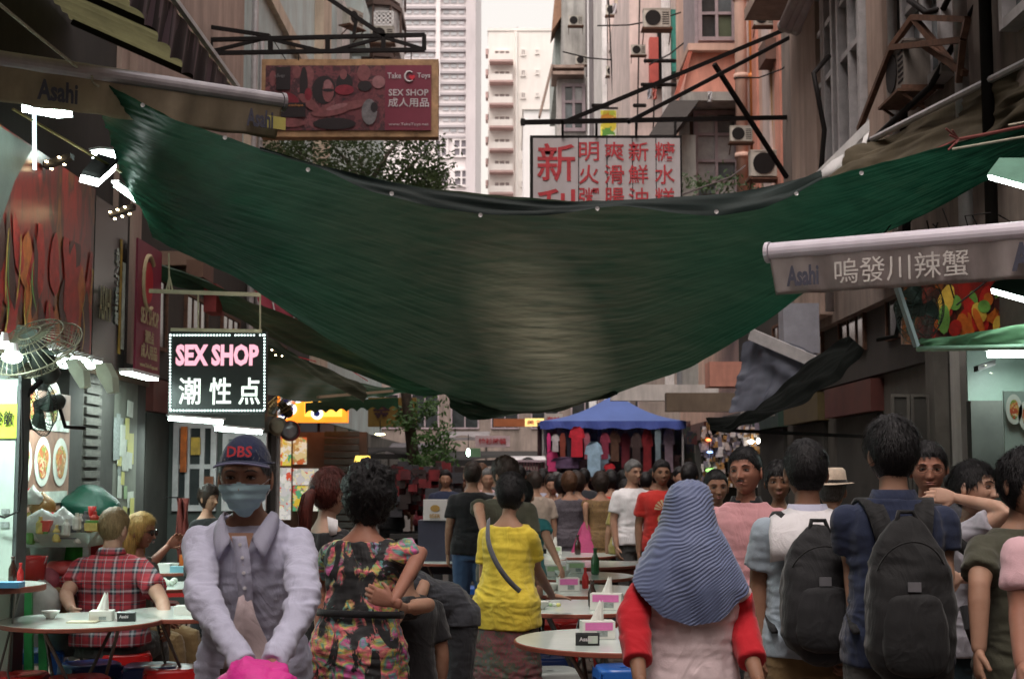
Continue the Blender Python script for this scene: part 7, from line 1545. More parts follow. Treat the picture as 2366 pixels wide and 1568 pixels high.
for (px, py, w, h, n, c, d) in ((1268, 1000, 9, 75, 'hot pink', (.65, .05, .22), 23.9), (1283, 1003, 16, 40, 'white', (.5, .46, .48), 23.8), (1276, 1040, 22, 48, 'bright pink', (.6, .06, .2), 23.9), (1300, 1000, 14, 80, 'rust', (.25, .06, .04), 24), (1315, 1000, 12, 75, 'ink', (.03, .03, .045), 24.1), (1333, 985, 30, 70, 'red print', (.50, .02, .04), 23.8), (1356, 1000, 14, 60, 'dusty pink', (.4, .12, .16), 24), (1372, 1020, 34, 80, 'sky blue', (.28, .42, .55), 23.7), (1398, 1000, 20, 60, 'plum', (.22, .03, .06), 24), (1420, 995, 22, 70, 'brown', (.12, .06, .04), 24.1), (1445, 1000, 22, 80, 'maroon', (.14, .02, .03), 24.2), (1470, 1000, 22, 90, 'dark', (.05, .03, .03), 24), (1495, 990, 22, 110, 'wine', (.2, .015, .02), 24.1), (1520, 985, 14, 110, 'grey blue', (.2, .26, .3), 24), (1545, 990, 22, 100, 'mauve', (.22, .16, .2), 24.2), (1395, 1045, 26, 40, 'steel blue', (.12, .17, .22), 24.0), (1408, 1070, 22, 30, 'cherry', (.45, .02, .03), 24), (1310, 1055, 60, 26, 'purple', (.10, .06, .12), 23.9)):
    garmentflat(px, py, w, h, d, cm(n, c), 'hanging_garment', t, w > 15)
g = G()
for _ in range(260):
    p = V(random.uniform(1260, 1600), random.uniform(980, 1110), random.uniform(24.6, 26)); g.obox(p, (1, 0, 0), (0, 1, 0), (0, 0, 1), random.uniform(.03, .09), .03, random.uniform(.05, .16))
o = g.build('folded_stock', splotch('dark stock patchwork', [(.05, .02, .02), (.12, .03, .03), (.03, .03, .05), (.10, .07, .05), (.16, .1, .1), (.04, .05, .04)], 5), t); o['kind'] = 'stuff'
g = G(); g.box(X0, X1+.3, 26.6, 26.7, 0, 2.5); solo(g.build('stall_backdrop', M('stall backdrop cloth', (.07, .035, .035), .9, var=.5, scale=4)), 'dark red brown cloth closing the back of the clothes stall', 'backdrop')
def stall(label, a, b, c, e, d, mm, drop=.1, dep=1.6, skirt=None):
    X0, X1, Z0, Z1 = fr(a, b, c, e, d); t = thing('stall_canopy', label, 'canopy', ((X0+X1)/2, d, 0)); P = []
    for i in range(14): q = i/13; P.append([(X0+(X1-X0)*q, d+dep*s_, Z0+(Z1-Z0)*s_-.04*math.sin(q*math.pi*3)*(1-s_)) for s_ in (0, .5, 1)])
    g = G(); g.grid(P, .01); g.build('sheet', mm, t, smooth=True)
    for x in (X0+.06, X1-.06): g = G(); g.tube([(x, d+.05, 0), (x, d+.05, Z0)], .018, 6); g.build('pole', tleg, t)
    g = G(); g.box(X0, X1, d-.02, d, Z0-drop, Z0); g.build('valance', skirt or mm, t); return t
cg_ = M('grey stall canvas', (.20, .19, .21), .8, grime=.5, trans=.2); cw_ = M('pale stall canvas', (.45, .42, .44), .8, grime=.5, trans=.25); cdk = M('black stall canvas', (.03, .03, .03), .85)
stall('grey stall canopy left of the street tree trunk', 890, 1020, 1010, 1042, 26, cg_, .05, 1.6, cw_); stall('pale stall canopy right of the tree trunk, below the coloured boards', 1010, 992, 1130, 1010, 29, cw_, .06); stall('long dark stall canopy behind the black shirted man', 1000, 1040, 1280, 1062, 27, cdk, .12); stall('dark stall canopy over the goods on the left of the lane', 820, 1030, 960, 1048, 22, cdk, .08); stall('white stall canopy with striped sides near the man in the lane', 1178, 1053, 1262, 1062, 20, M('white vinyl', (.66, .64, .66), .6), .03, .8, M('striped stall side', (.4, .3, .35), .7))
g = G()
for k in range(10): x0_ = V(1195+k*6.4, 0, 20.1).x; g.box(x0_, x0_+.03, 20.1, 20.13, V(0, 1090, 20.1).z, V(0, 1064, 20.1).z)
o = solo(g.build('striped_cloth', M('red blue stripe cloth', (.30, .12, .16), .7, var=.6, scale=30)), 'striped cloth strips hanging under the white stall canopy', 'cloth'); o['kind'] = 'stuff'
for (a, b, c, e, d, m, s, tm, lab) in ((1098, 1006, 1178, 1032, 26, M('pale pink board', (.52, .40, .42), .6), '恤衫時裝', redp, 'pale pink market sign with red lettering above the lane'), (1140, 967, 1215, 985, 30, M('burnt orange board', (.40, .13, .05), .6), None, None, 'burnt orange sign board under the tarpaulin edge'), (1213, 966, 1257, 984, 29, EM('lit yellow board', (1, .72, .25), .55), '美食', redp, 'small lit yellow sign left of the blue tent'), (1258, 955, 1300, 985, 31, M('pale board', (.45, .42, .40), .6), '海味', redp, 'pale sign with dark lettering touching the blue tent'), (850, 918, 962, 985, 25, M('mustard board', (.24, .15, .03), .6, grime=.3), '金 福', M('dark sign print', (.05, .02, .03), .6), 'mustard signboard behind the tree trunk'), (1412, 888, 1660, 925, 22, pale_conc, None, None, 'pale concrete beam above the blue tent'), (1540, 907, 1720, 950, 19, M('tan beam paint', (.20, .15, .11), .7, grime=.5), None, None, 'tan box beam in front of the right hand stalls')):
    X0, X1, Z0, Z1 = fr(a, b, c, e, d); nm = 'beam' if 'beam' in lab else 'sign_board'; t = thing(nm, lab, 'beam' if nm == 'beam' else 'sign', ((X0+X1)/2, d, Z0)); g = G(); g.box(X0, X1, d, d+.2, Z0, Z1); g.build('board', m, t)
    if s: txt(t, s, (a+c)/2, (b+e)/2, (c-a)*.8, (e-b)*.55, d-.01, tm, .02)
g = G(); X0, X1, Z0, Z1 = fr(1640, 835, 1742, 892, 20.5); g.box(X0, X1, 20.5, 21, Z0, Z1); solo(g.build('salmon_wall', pinkwall), 'salmon painted wall patch below the tarpaulin, right of centre', 'wall')
for (a, b, c, e, d, m, nm, lab) in ((1745, 850, 1770, 935, 18, concrete, 'concrete_post', 'concrete post below the tarpaulin, right of the salmon wall'), (1772, 830, 1800, 925, 17, M('ochre panel', (.30, .2, .1), .7), 'ochre_panel', 'ochre edged panel below the tarpaulin, right of centre'), (1720, 905, 1790, 960, 17.5, pale_conc, 'metal_cabinet', 'pale cabinet above the goods stall on the right')):
    X0, X1, Z0, Z1 = fr(a, b, c, e, d); g = G(); g.box(X0, X1, d, d+.3, Z0, Z1); solo(g.build(nm, m), lab, nm.split('_')[1])
t = thing('trinket_stall', 'stall densely hung with small shiny goods on the right of the lane', 'stall', (2.6, 17, 0)); X0, X1, Z0, Z1 = fr(1622, 985, 1750, 1120, 17); g = G(); g.box(X0, X1, 17.05, 17.1, .2, Z1); g.build('backboard', shopdark, t)
for k, (lo, c) in enumerate(((0, (.42, .34, .32)), (1, (.55, .50, .50)), (2, (.30, .16, .06)), (3, (.16, .14, .18)))):
    g = G()
    for _ in range(110): p = V(random.uniform(1622, 1750), random.uniform(985, 1120), 17-random.uniform(0, .2)); g.obox(p, (1, 0, 0), (0, 1, 0), Vector((random.uniform(-.3, .3), 0, 1)).normalized(), random.uniform(.008, .03), .012, random.uniform(.01, .06))
    o = g.build('hanging_goods', M('goods %d' % k, c, .3, var=.4, scale=20), t); o['kind'] = 'stuff'
for (a, b, w, h, c, st, lab) in ((1637, 1016, 12, 7, (1, .22, .06), 2.2, 'tiny orange lit tag in a stall window right of the tent'), (1640, 1044, 14, 5, (.25, .45, 1), 2.5, 'tiny blue lit tag below the orange one'), (1643, 1086, 26, 9, (.35, .9, .2), .9, 'small green lit panel above the red shirted man'), (1082, 1045, 9, 18, (.7, 1, .8), 14, 'bare white bulb hanging above the black shirted man'), (878, 1003, 24, 4, (1, .9, .5), 8, 'yellow tube lamp in the stalls left of the tree'), (1735, 1020, 14, 8, (1, 1, .85), 12, 'bright stall bulb above the moustached man, left'), (1752, 1018, 8, 12, (1, 1, .85), 12, 'bright stall bulb above the moustached man, right')):
    d = 16.8 if a > 1600 else 20; p = V(a, b, d); s = d/3286/2; t = thing('stall_lamp', lab, 'lamp', tuple(p)); g = G(); g.ball(p, w*s, .03, h*s, 12, 8); g.build('bulb', EM('led %d' % a, c, st), t, smooth=True); g = G(); g.tube([p+Vector((0, .02, h*s)), p+Vector((0, .02, h*s+.2))], .006, 5); g.build('flex', darkm, t)
t = thing('table_lamp', 'warm yellow cone lamp glowing behind the two women', 'lamp', tuple(V(838, 1070, 17))); c = V(838, 1068, 17); g = G(); g.lathe([(.13, -.10), (.085, .08)], c, 20); g.build('lamp_shade', EM('yellow shade', (1, .68, .12), .9), t, smooth=True); g = G(); g.ball(c+Vector((0, -.05, -.07)), .04, .04, .03); g.build('bulb', EM('yellow bulb', (1, .85, .4), 16), t, smooth=True)
g = G(); c = V(1090, 1045, 19.8); g.box(c.x-.02, c.x+.12, 19.8, 19.84, c.z-.06, c.z+.06); solo(g.build('green_tray', M('translucent green box', (.2, .35, .22), .4, trans=.4)), 'pale green plastic box hanging beside the bare bulb', 'box')
t = thing('goods_stall', 'long table of red and dark goods in the shade left of the lane', 'stall', (-1.2, 20, 0)); X0, X1, Z0, Z1 = fr(900, 1090, 1060, 1200, 19); g = G(); g.box(X0, X1, 19, 20, .7, .76); g.build('tabletop', cdk, t)
for x in (X0+.05, X1-.05): g = G(); g.box(x-.02, x+.02, 19.05, 19.09, 0, .7); g.build('leg', tleg, t)
for k, c in enumerate(((.16, .015, .02), (.03, .02, .02), (.05, .05, .06), (.09, .02, .025))):
    g = G()
    for _ in range(60): p = V(random.uniform(900, 1065), random.uniform(1080, 1185), random.uniform(19, 20.4)); g.obox(p, (1, 0, 0), (0, 1, 0), (0, 0, 1), random.uniform(.02, .09), .05, random.uniform(.03, .10))
    o = g.build('stock', M('stock %d' % k, c, .7, var=.4, scale=9), t); o['kind'] = 'stuff'
# red bunting and scraps under the tarpaulin, left
for k, (a, b, c, e, m, lab) in enumerate(((430, 600, 470, 640, M('brown board', (.16, .085, .06), .7), 'brown soffit board behind the tarpaulin edge'), (470, 655, 500, 720, M('dark red post', (.22, .03, .03), .7), 'dark red post below the tarpaulin, left'), (355, 580, 460, 612, M('tan soffit', (.24, .15, .11), .7), 'tan soffit panel beside the maroon banner'), (350, 620, 465, 632, M('brown ledge', (.10, .07, .04), .7), 'brown ledge beside the maroon banner'))):
    X0, X1, Z0, Z1 = fr(a, b, c, e, 14.4+k*.1); g = G(); g.box(X0, X1, 14.4+k*.1, 14.9, Z0, Z1); solo(g.build('soffit_board' if 'post' not in lab else 'red_post', m), lab, 'board' if 'post' not in lab else 'post')
t = thing('printed_awning', 'maroon and white printed awning strip peeping below the tarpaulin, left', 'awning', tuple(V(700, 730, 17))); A_ = [(590,655,16.2),(640,690,16.5),(700,730,17),(760,765,17.4)]; B2 = [(598,700,16.2),(650,735,16.5),(700,768,17),(770,812,17.4)]; g = G(); g.grid(sheet_between(A_, B2, 30, 6, 0, .004, 5, 91)); g.build('strip', M('maroon awning cloth', (.24, .03, .05), .7), t, smooth=True)
for q in (.22, .5, .56, .8): a, b, c = np.array(A_[0])*(1-q)+np.array(A_[3])*q, np.array(B2[0])*(1-q)+np.array(B2[3])*q, 0; p0, p1 = V(a[0], a[1], a[2]-.06), V(b[0], b[1], b[2]-.06); g = G(); g.bar(p0, p1, .05, .01); g.build('white_stripe', wht, t)
for k, (a, b, c, e) in enumerate(((770, 782, 830, 815), (655, 815, 730, 835), (795, 845, 850, 880), (915, 870, 930, 878))):
    p, q = V(a, b, 18), V(c, e, 18); g = G(); g.bar(p, q, .07, .01); solo(g.build('red_bunting', redp), ['red and white bunting scrap under the sagging sheet, upper', 'red print scrap right of the lit black sign', 'red bunting scrap below the narrow olive sheet', 'tiny red tag near the top of the tree trunk'][k], 'bunting')
# ------------------------------------------------------------------ people
def print_mat(name, cols, scale, base=None, streak=(1, 1, 1), rough=.8, warp=1.0, vor=False): return splotch(name, cols, scale, vor=vor, rough=rough, stretch=streak, warp=warp)
def floralmat():
    m, t, b, o = nt('abstract floral blouse print'); v = tc(t, 'Object', (1, 1, .8), (0, .5, 0)); n = noise(t, v, 5.5, 3, .55); n.inputs['Distortion'].default_value = 2.2
    c1 = ramp(t, n.outputs[0], [(.25, (.60, .06, .52)), (.38, (.08, .34, .30)), (.44, (.70, .10, .16)), (.48, (.72, .26, .22)), (.52, (.52, .46, .08)), (.56, (.10, .36, .30)), (.62, (.66, .10, .30)), (.72, (.68, .20, .62))])
    n2 = noise(t, tc(t, 'Object', (1.3, 1, .7), (0, -.6, 0)), 6.5, 4, .6); n2.inputs['Distortion'].default_value = 1.5; f = ramp(t, n2.outputs[0], [(.46, (0, 0, 0)), (.51, (1, 1, 1))])
    n3 = noise(t, tc(t, 'Object', (2, 2, 9), (0, .7, 0)), 9, 3); c = mix(t, f, (.012, .012, .014), mix(t, ramp(t, n3.outputs[0], [(.4, (0,)*3), (.6, (.5,)*3)]), c1, (.01, .01, .012))); t.links.new(c, b.inputs['Base Color']); b.inputs['Roughness'].default_value = .75; w = noise(t, v, 260, 2); creases(t, b, w, .2); MATS['floral'] = m; return m
floral = floralmat()
leopard = print_mat('brown gold leaf print', [(.03, .02, .012), (.16, .08, .03), (.05, .03, .015), (.26, .15, .05), (.02, .02, .015), (.10, .05, .03)], 16, streak=(1, 1, .5), warp=1.4)
flskirt = print_mat('faded floral skirt print', [(.05, .045, .055), (.10, .05, .05), (.16, .04, .05), (.05, .07, .04), (.08, .07, .08), (.04, .04, .05)], 7, warp=1.6)
greyflower = print_mat('dark grey speckled print', [(.03, .028, .035), (.10, .09, .11), (.04, .03, .04), (.02, .02, .025)], 20)
def plaidmat():
    m, t, b, o = nt('red plaid cotton'); g = t.nodes.new('ShaderNodeTexCoord'); mp = t.nodes.new('ShaderNodeMapping'); t.links.new(g.outputs['Object'], mp.inputs[0]); sp = t.nodes.new('ShaderNodeSeparateXYZ'); t.links.new(mp.outputs[0], sp.inputs[0])
    def stripes(sock, per, stops):
        a = t.nodes.new('ShaderNodeMath'); a.operation = 'MULTIPLY'; a.inputs[1].default_value = 1/per; t.links.new(sock, a.inputs[0]); f = t.nodes.new('ShaderNodeMath'); f.operation = 'FRACT'; t.links.new(a.outputs[0], f.inputs[0]); return ramp(t, f.outputs[0], stops, 'CONSTANT')
    st = [(0, (.36, .03, .045)), (.30, (.03, .035, .05)), (.40, (.36, .40, .42)), (.50, (.04, .045, .06)), (.60, (.36, .03, .045)), (.78, (.03, .03, .045)), (.84, (.36, .03, .045)), (.92, (.40, .38, .40)), (.96, (.36, .03, .045))]
    c = mix(t, .5, stripes(sp.outputs[0], .125, st), stripes(sp.outputs[2], .13, st)); t.links.new(c, b.inputs['Base Color']); b.inputs['Roughness'].default_value = .85; n = noise(t, g.outputs['Object'], 200, 2); bumpn(t, b, n.outputs[0], .2, .003); MATS['plaid'] = m; return m
plaid = plaidmat()
def mnt(I, parts, name, mat, thick=0): pass
def strap(I, pts, w, name, mat, th=.004):
    'ribbon through world points'
    g = G(); P = [Vector(p) for p in pts]; rows = []
    for i, p in enumerate(P):
        d = (P[min(i+1, len(P)-1)]-P[max(i-1, 0)]).normalized(); out = Vector((p.x-I['base'][0], p.y-I['base'][1], 0)); out = (out-d*out.dot(d)).normalized() if out.length > 1e-4 else Vector((0, -1, 0)); s = d.cross(out); rows.append([p-s*w/2, p+s*w/2])
    g.grid(rows, th); return g.build(name, mat, I['t'], smooth=True)
def smooth_path(pts, n=20):
    P = np.array([tuple(p) for p in pts]); k = len(P); t = np.linspace(0, k-1, n); Q = np.stack([np.interp(t, range(k), P[:, j]) for j in range(3)], 1)
    for _ in range(3): Q[1:-1] = (Q[:-2]+Q[1:-1]*2+Q[2:])/4
    return [Vector(q) for q in Q]
def backpack(I, w, h, dp, zc, mat, mat2, yoff=.20, tilt=0, label=None):
    W, T, s = I['W'], I['T'], I['s']; t = thing('backpack', label, 'backpack', tuple(W(T((0, yoff, zc)))), 'black backpacks of the walking students')
    ux = np.array(W((1, 0, 0)))-np.array(W((0, 0, 0))); ux /= np.linalg.norm(ux); uy = np.array(W((0, 1, 0)))-np.array(W((0, 0, 0))); uy /= np.linalg.norm(uy); c = np.array(W(T((0, yoff, zc))))
    zs = np.linspace(-1, 1, 13); prof = [(.62, .55), (.86, .85), (.97, .98), (1, 1), (1, 1), (.99, 1), (.98, .98), (.96, .94), (.93, .88), (.87, .80), (.76, .68), (.58, .50), (.35, .30)]
    path = [c+np.array([0, 0, 1])*z*h/2-uy*.02*z for z in zs]; P, N, F = remesh([np_loft(path, [a*w/2 for a, b in prof], [b*dp/2 for a, b in prof], 30, ux, 3.2, True)], .009, 5); L = (P-c); P = P+N*((sn(L, 5, 2)*.007+(1-2*abs(sn(L*np.array([.6, .6, 1.6]), 5, 8)))*.004))[:, None]
    g = G(); g.v = [tuple(p) for p in P]; g.f = F; g.mi = [0]*len(F); g.sm = [True]*len(F); WO[t.name] = tuple(c); g.build('pack_body', mat, t); t.location = tuple(c)
    pth = [c+uy*dp*.42+np.array([0, 0, 1])*z for z in (-.40*h, -.30*h, -.12*h, .02*h)]; P, N, F = remesh([np_loft(pth, [w*.33, w*.38, w*.37, w*.30], [dp*.24, dp*.28, dp*.24, dp*.16], 24, ux, 3, True)], .009, 4)
    g = G(); g.v = [tuple(p) for p in P]; g.f = F; g.mi = [0]*len(F); g.sm = [True]*len(F); g.build('front_pocket', mat, t)
    g = G(); zz = np.array([0, 0, 1.0]); arc = [c+uy*(dp*.50-abs(a)**2*.05)+ux*w*.40*math.sin(a*1.35)+zz*h*(.12+.26*math.cos(a*1.35)) for a in np.linspace(-1.15, 1.15, 24)]; g.tube(arc, .0035, 5); g.build('zip', mat2, t)
    g = G(); g.tube([c+zz*h*.47+ux*.04, c+zz*(h*.47+.05)+ux*.025-uy*.02, c+zz*(h*.47+.05)-ux*.025-uy*.02, c+zz*h*.47-ux*.04], .009, 7); g.build('handle', mat2, t, smooth=True)
    g = G(); q = c+uy*(dp*.5)+zz*h*.10; g.obox(q, ux, uy, zz, .022, .004, .016); g.build('badge', M('dull metal badge', (.22, .22, .24), .4, .5), t)
    for sg in (-1, 1):
        x = .105*sg; pts = [W(T((x*.55, .150, 1.28))), W(T((x*.72, .128, 1.37))), W(T((x*.95, .03, 1.432))), W(T((x*1.02, -.08, 1.385))), W(T((x*1.12, -.14, 1.27))), W(T((x*1.3, -.12, 1.12))), W(T((x*1.6, .02, 1.02))), W(T((x*1.5, .13, .98)))]
        Pp = smooth_path(pts, 22); g = G(); rows = []
        for i, p in enumerate(Pp): d = (Pp[min(i+1, 21)]-Pp[max(i-1, 0)]).normalized(); sx = Vector(ux)-d*Vector(ux).dot(d); sx.normalize(); ww = .034 if i < 15 else .012; rows.append([p-sx*ww, p+sx*ww])
        g.grid(rows, .012); g.build('shoulder_strap', mat2, t, smooth=True)
    return t
fabp = lambda n, c: cloth(n, c, .15, .7, 300, .3)

# -- older man in the cap, leaning over
d = 4.6; armsM = {'n': (V(466, 1385, 4.42), V(568, 1535, 4.18)), 'p': (V(705, 1385, 4.42), V(628, 1535, 4.16))}
I = person('older man in navy cap, blue face mask and loose lavender shirt, leaning forward', 570, d, 1012, face=0, fat=.88, lean=17, head=(0, -7, 0), arms=armsM, hair='thin', hairc='grey hair', shirt='lavender shirt cotton', sleeve='long', hem=.78, fit=1.5, lowc='grey trousers', det=2, skn='tan skin', wr=.010,
           hands={'n': dict(curl=.75, palm=(.3, 0, -1)), 'p': dict(curl=.75, palm=(-.3, 0, -1))}, collar=None)
W, T, H, s, tt = I['W'], I['T'], I['Hw'], I['s'], I['t']
HH = lambda a: Vector(H(np.array(a))[0])
def on_head(g): g.v = [tuple(q) for q in H(np.array(g.v))]
# mask: shell over the lower face
D, hf = sphere_dirs(96, 80); SP = skull(D, True, 1.0, .6); n_ = D.copy(); mk = (SP[:, 2] < -.020+.010*np.exp(-(SP[:, 0]/.02)**2)) & (SP[:, 1] < -.012) & (SP[:, 2] > -.122)
nn = np.where(mk)[0]; idx = {int(k): i for i, k in enumerate(nn)}; g = G(); SN = skull(D, False)[nn]*np.array([1.03, 1.04, 1.0]); pl_ = .0022*np.sin(np.clip(-SP[nn, 2], 0, .12)*230)+.0016*np.sin(SP[nn, 0]*110+SP[nn, 2]*60); puff = .020*np.exp(-(SP[nn, 0]/.040)**2)*np.exp(-((SP[nn, 2]+.055)/.06)**2)
Q = SN+n_[nn]*(.0055+pl_)[:, None]; Q[:, 1] -= puff; Q[:, 0] *= 1.03
g.v = [tuple(q) for q in H(Q)]; g.f = [tuple(idx[k] for k in f) for f in hf if all(k in idx for k in f)]; g.mi = [0]*len(g.f); g.sm = [True]*len(g.f)
g.build('face_mask', M('pale blue mask fabric', (.34, .52, .58), .8, var=.06, scale=20, bump=.1), tt, smooth=True)
for sg in (-1, 1):
    g = G(); g.tube([(sg*.062, -.052, -.022), (sg*.078, -.01, -.004), (sg*.084, .022, -.004)], .0014, 5); g.tube([(sg*.055, -.045, -.080), (sg*.074, -.01, -.05), (sg*.084, .022, -.020)], .0014, 5); on_head(g); g.build('mask_loop', CL('white cotton'), tt)
g = G(); g.tube([(x, -.092+abs(x)**2*9-.006, .0-.018-abs(x)*.06) for x in np.linspace(-.055, .055, 12)], .0022, 5); on_head(g); g.build('mask_edge', CL('lavender shirt cotton'), tt, smooth=True)
navy = cloth('navy cap twill', (.016, .022, .055), .1, .8)
D2, hf2 = sphere_dirs(72, 60, 0); SP2 = skull(D2, False); mk = SP2[:, 2] > .044; nn = np.where(mk)[0]; idx = {int(k): i for i, k in enumerate(nn)}
Q = SP2[nn]*np.array([1.13, 1.11, 1.0]); up = np.clip((Q[:, 2]-.044)/.074, 0, 1); Q[:, 2] = .044+up**.85*.092; fr1 = np.clip(-Q[:, 1]/.09, 0, 1); Q[:, 1] -= fr1*up*.012
g = G(); g.v = [tuple(q) for q in H(Q)]; g.f = [tuple(idx[k] for k in f) for f in hf2 if all(k in idx for k in f)]; g.mi = [0]*len(g.f); g.sm = [True]*len(g.f); cap = thing('baseball_cap', 'navy cap with red embroidered letters on the older man leaning forward', 'cap', tuple(HH((0, 0, .08)))); g.build('crown', navy, cap, smooth=True)
P = []
for k in range(9):
    v = k/8; P.append([( (.082+.006*v)*math.sin(a), -.050-(.050+.052*v)*math.cos(a)*1.0+0, .052-.006*v-.014*abs(math.sin(a))**2+.000*math.cos(a)*v) for a in np.linspace(-1.35, 1.35, 28)])
P = [[tuple(q) for q in H(np.array(r))] for r in P]; g = G(); g.grid(P, .004); g.build('brim', navy, cap, smooth=True)
g = G(); g.tube([tuple(q) for q in H(np.array([(.0885*math.sin(a), -.050-.103*math.cos(a), .046-.014*abs(math.sin(a))**2) for a in np.linspace(-1.35, 1.35, 28)]))], .0035, 6); g.build('brim_edge', cloth('lilac cap piping', (.16, .16, .26)), cap, smooth=True)
g = G(); g.tube([tuple(q) for q in H(np.array([(.0885*math.cos(a), .108*math.sin(a)*(1 if math.sin(a) > 0 else .98), .046) for a in np.linspace(0, 6.283, 36)]))], .004, 6); g.build('band', navy, cap, smooth=True)
g = G(); g.text('DBS', (0, 0, 0), .078, .034, (1, 0, 0), (0, 0, 1), .02, .003, 1, 0); v = np.array(g.v); v2 = v.copy(); v2[:, 1] = -.112-.003*(v[:, 1] < 0)+v[:, 0]**2*6.0+(v[:, 2])*.25; v2[:, 2] = v[:, 2]+.082; g.v = [tuple(q) for q in H(v2)]; g.build('lettering', M('red embroidery', (.42, .03, .04), .8, bump=.4, scale=30), cap)
# collar, placket, buttons, belt, bag
lav = CL('lavender shirt cotton')
for sg in (-1, 1):
    c0 = [W(T((sg*.070, .05, 1.430))), W(T((sg*.078, -.01, 1.468))), W(T((sg*.055, -.085, 1.440))), W(T((sg*.030, -.118, 1.405)))]; c1 = [W(T((sg*.085, .06, 1.425))), W(T((sg*.105, -.02, 1.425))), W(T((sg*.092, -.115, 1.388))), W(T((sg*.070, -.140, 1.345)))]
    a, b = smooth_path(c0, 12), smooth_path(c1, 12); g = G(); g.grid([[p, p.lerp(q, .5)+Vector((0, -.006, .006)), q] for p, q in zip(a, b)], .003); g.build('collar', lav, tt, smooth=True)
g = G(); a = [W(T((-.004, -.128, 1.42))), W(T((.010, -.152, 1.36))), W(T((.016, -.166, 1.28))), W(T((.016, -.162, 1.20)))]; a = smooth_path(a, 16); g.grid([[p+Vector((-.022*s, -.004, 0)), p+Vector((0, -.010, 0)), p+Vector((.022*s, -.004, 0))] for p in a], .003); g.build('placket', lav, tt, smooth=True)
for k in (2, 5, 8, 11): g = G(); g.lathe([(.0, -.003), (.0055, -.003), (.0055, .001)], a[k]+Vector((0, -.013, 0)), 10, 'y'); g.build('button', M('pale button', (.6, .58, .6), .3), tt)
g = G(); vn = [W(T((-.040, -.112, 1.425))), W(T((.040, -.112, 1.425))), W(T((.012, -.158, 1.335)))]; g.add([v+np.array([0, -.012, 0]) for v in vn], [(0, 2, 1)]); g.build('open_neck', SKIN('tan skin'), tt)
g = G(); q = [V(552, 1395, 4.30), V(640, 1392, 4.30), V(640, 1470, 4.36), V(560, 1470, 4.36)]; 
t = thing('bag', 'pink bundle gripped low down by the older man in the cap', 'bag', tuple(V(600, 1570, 4.1)))
g = G(); g.ball((0, 0, 0), .105, .085, .085, 34, 26); v = np.array(g.v); ld = v/np.linalg.norm(v, axis=1, keepdims=True); v = v+ld*(sn(v, 7, 3)*.016+(1-2*abs(sn(v, 11, 6)))*.008)[:, None]; tp_ = np.clip(v[:, 2]/.1, 0, 1); v[:, 0] += tp_*.02*np.sign(v[:, 0]); g.v = [tuple(q) for q in v+np.array(V(601, 1598, 4.10))]; g.build('sack', M('hot pink fabric bag', (.62, .03, .27), .55, var=.12, scale=6, bump=.5), t, smooth=True)
g = G(); g.grid([[W(T((.012-hw_, y, z))), W(T((.012, y-.006, z))), W(T((.012+hw_*1.1, y, z)))] for z, hw_, y in ((1.25, .014, -.166), (1.17, .032, -.174), (1.08, .055, -.170), (.99, .070, -.168), (.935, .080, -.165))], .003); g.build('undershirt', CL('pink white jersey'), tt, smooth=True)
bl = thing('belt', 'brown leather belt with a dark buckle on the man in the cap', 'belt', tuple(W(T((0, -.17, .93)))))
g = G(); pts = [W(T((( .012+.085*a), -.176+.02*a*a, .925))) for a in np.linspace(-1.0, 1.0, 16)]; g.grid([[np.array(p)+[0, -.012, -.020], np.array(p)+[0, -.012, .020]] for p in pts], .004); g.build('strap', M('brown belt leather', (.07, .045, .035), .5), bl); g = G(); q = W(T((.012, -.178, .925))); g.obox(np.array(q)+[0, -.02, 0], (1, 0, 0), (0, 1, 0), (0, 0, 1), .022, .003, .020); g.build('buckle', M('dark buckle', (.05, .05, .05), .3, .8), bl)

# -- headscarf wearer, seen from behind
dH = 4.3
I = person('person in ribbed blue headscarf, pale pink top and red sleeves, from behind', 1592, dH, 1108, face=178, sex='f', hair=None, eyes=False, arms={'n': (V(1706, 1420, 4.32), V(1752, 1572, 4.12)), 'p': (V(1462, 1425, 4.25), V(1478, 1570, 4.1))}, shirt='pink white jersey', sleeve='none', hem=.78, fit=1.1, fat=1.0, det=2, skn='brown skin', lowc='blue jeans cotton', wr=.008)
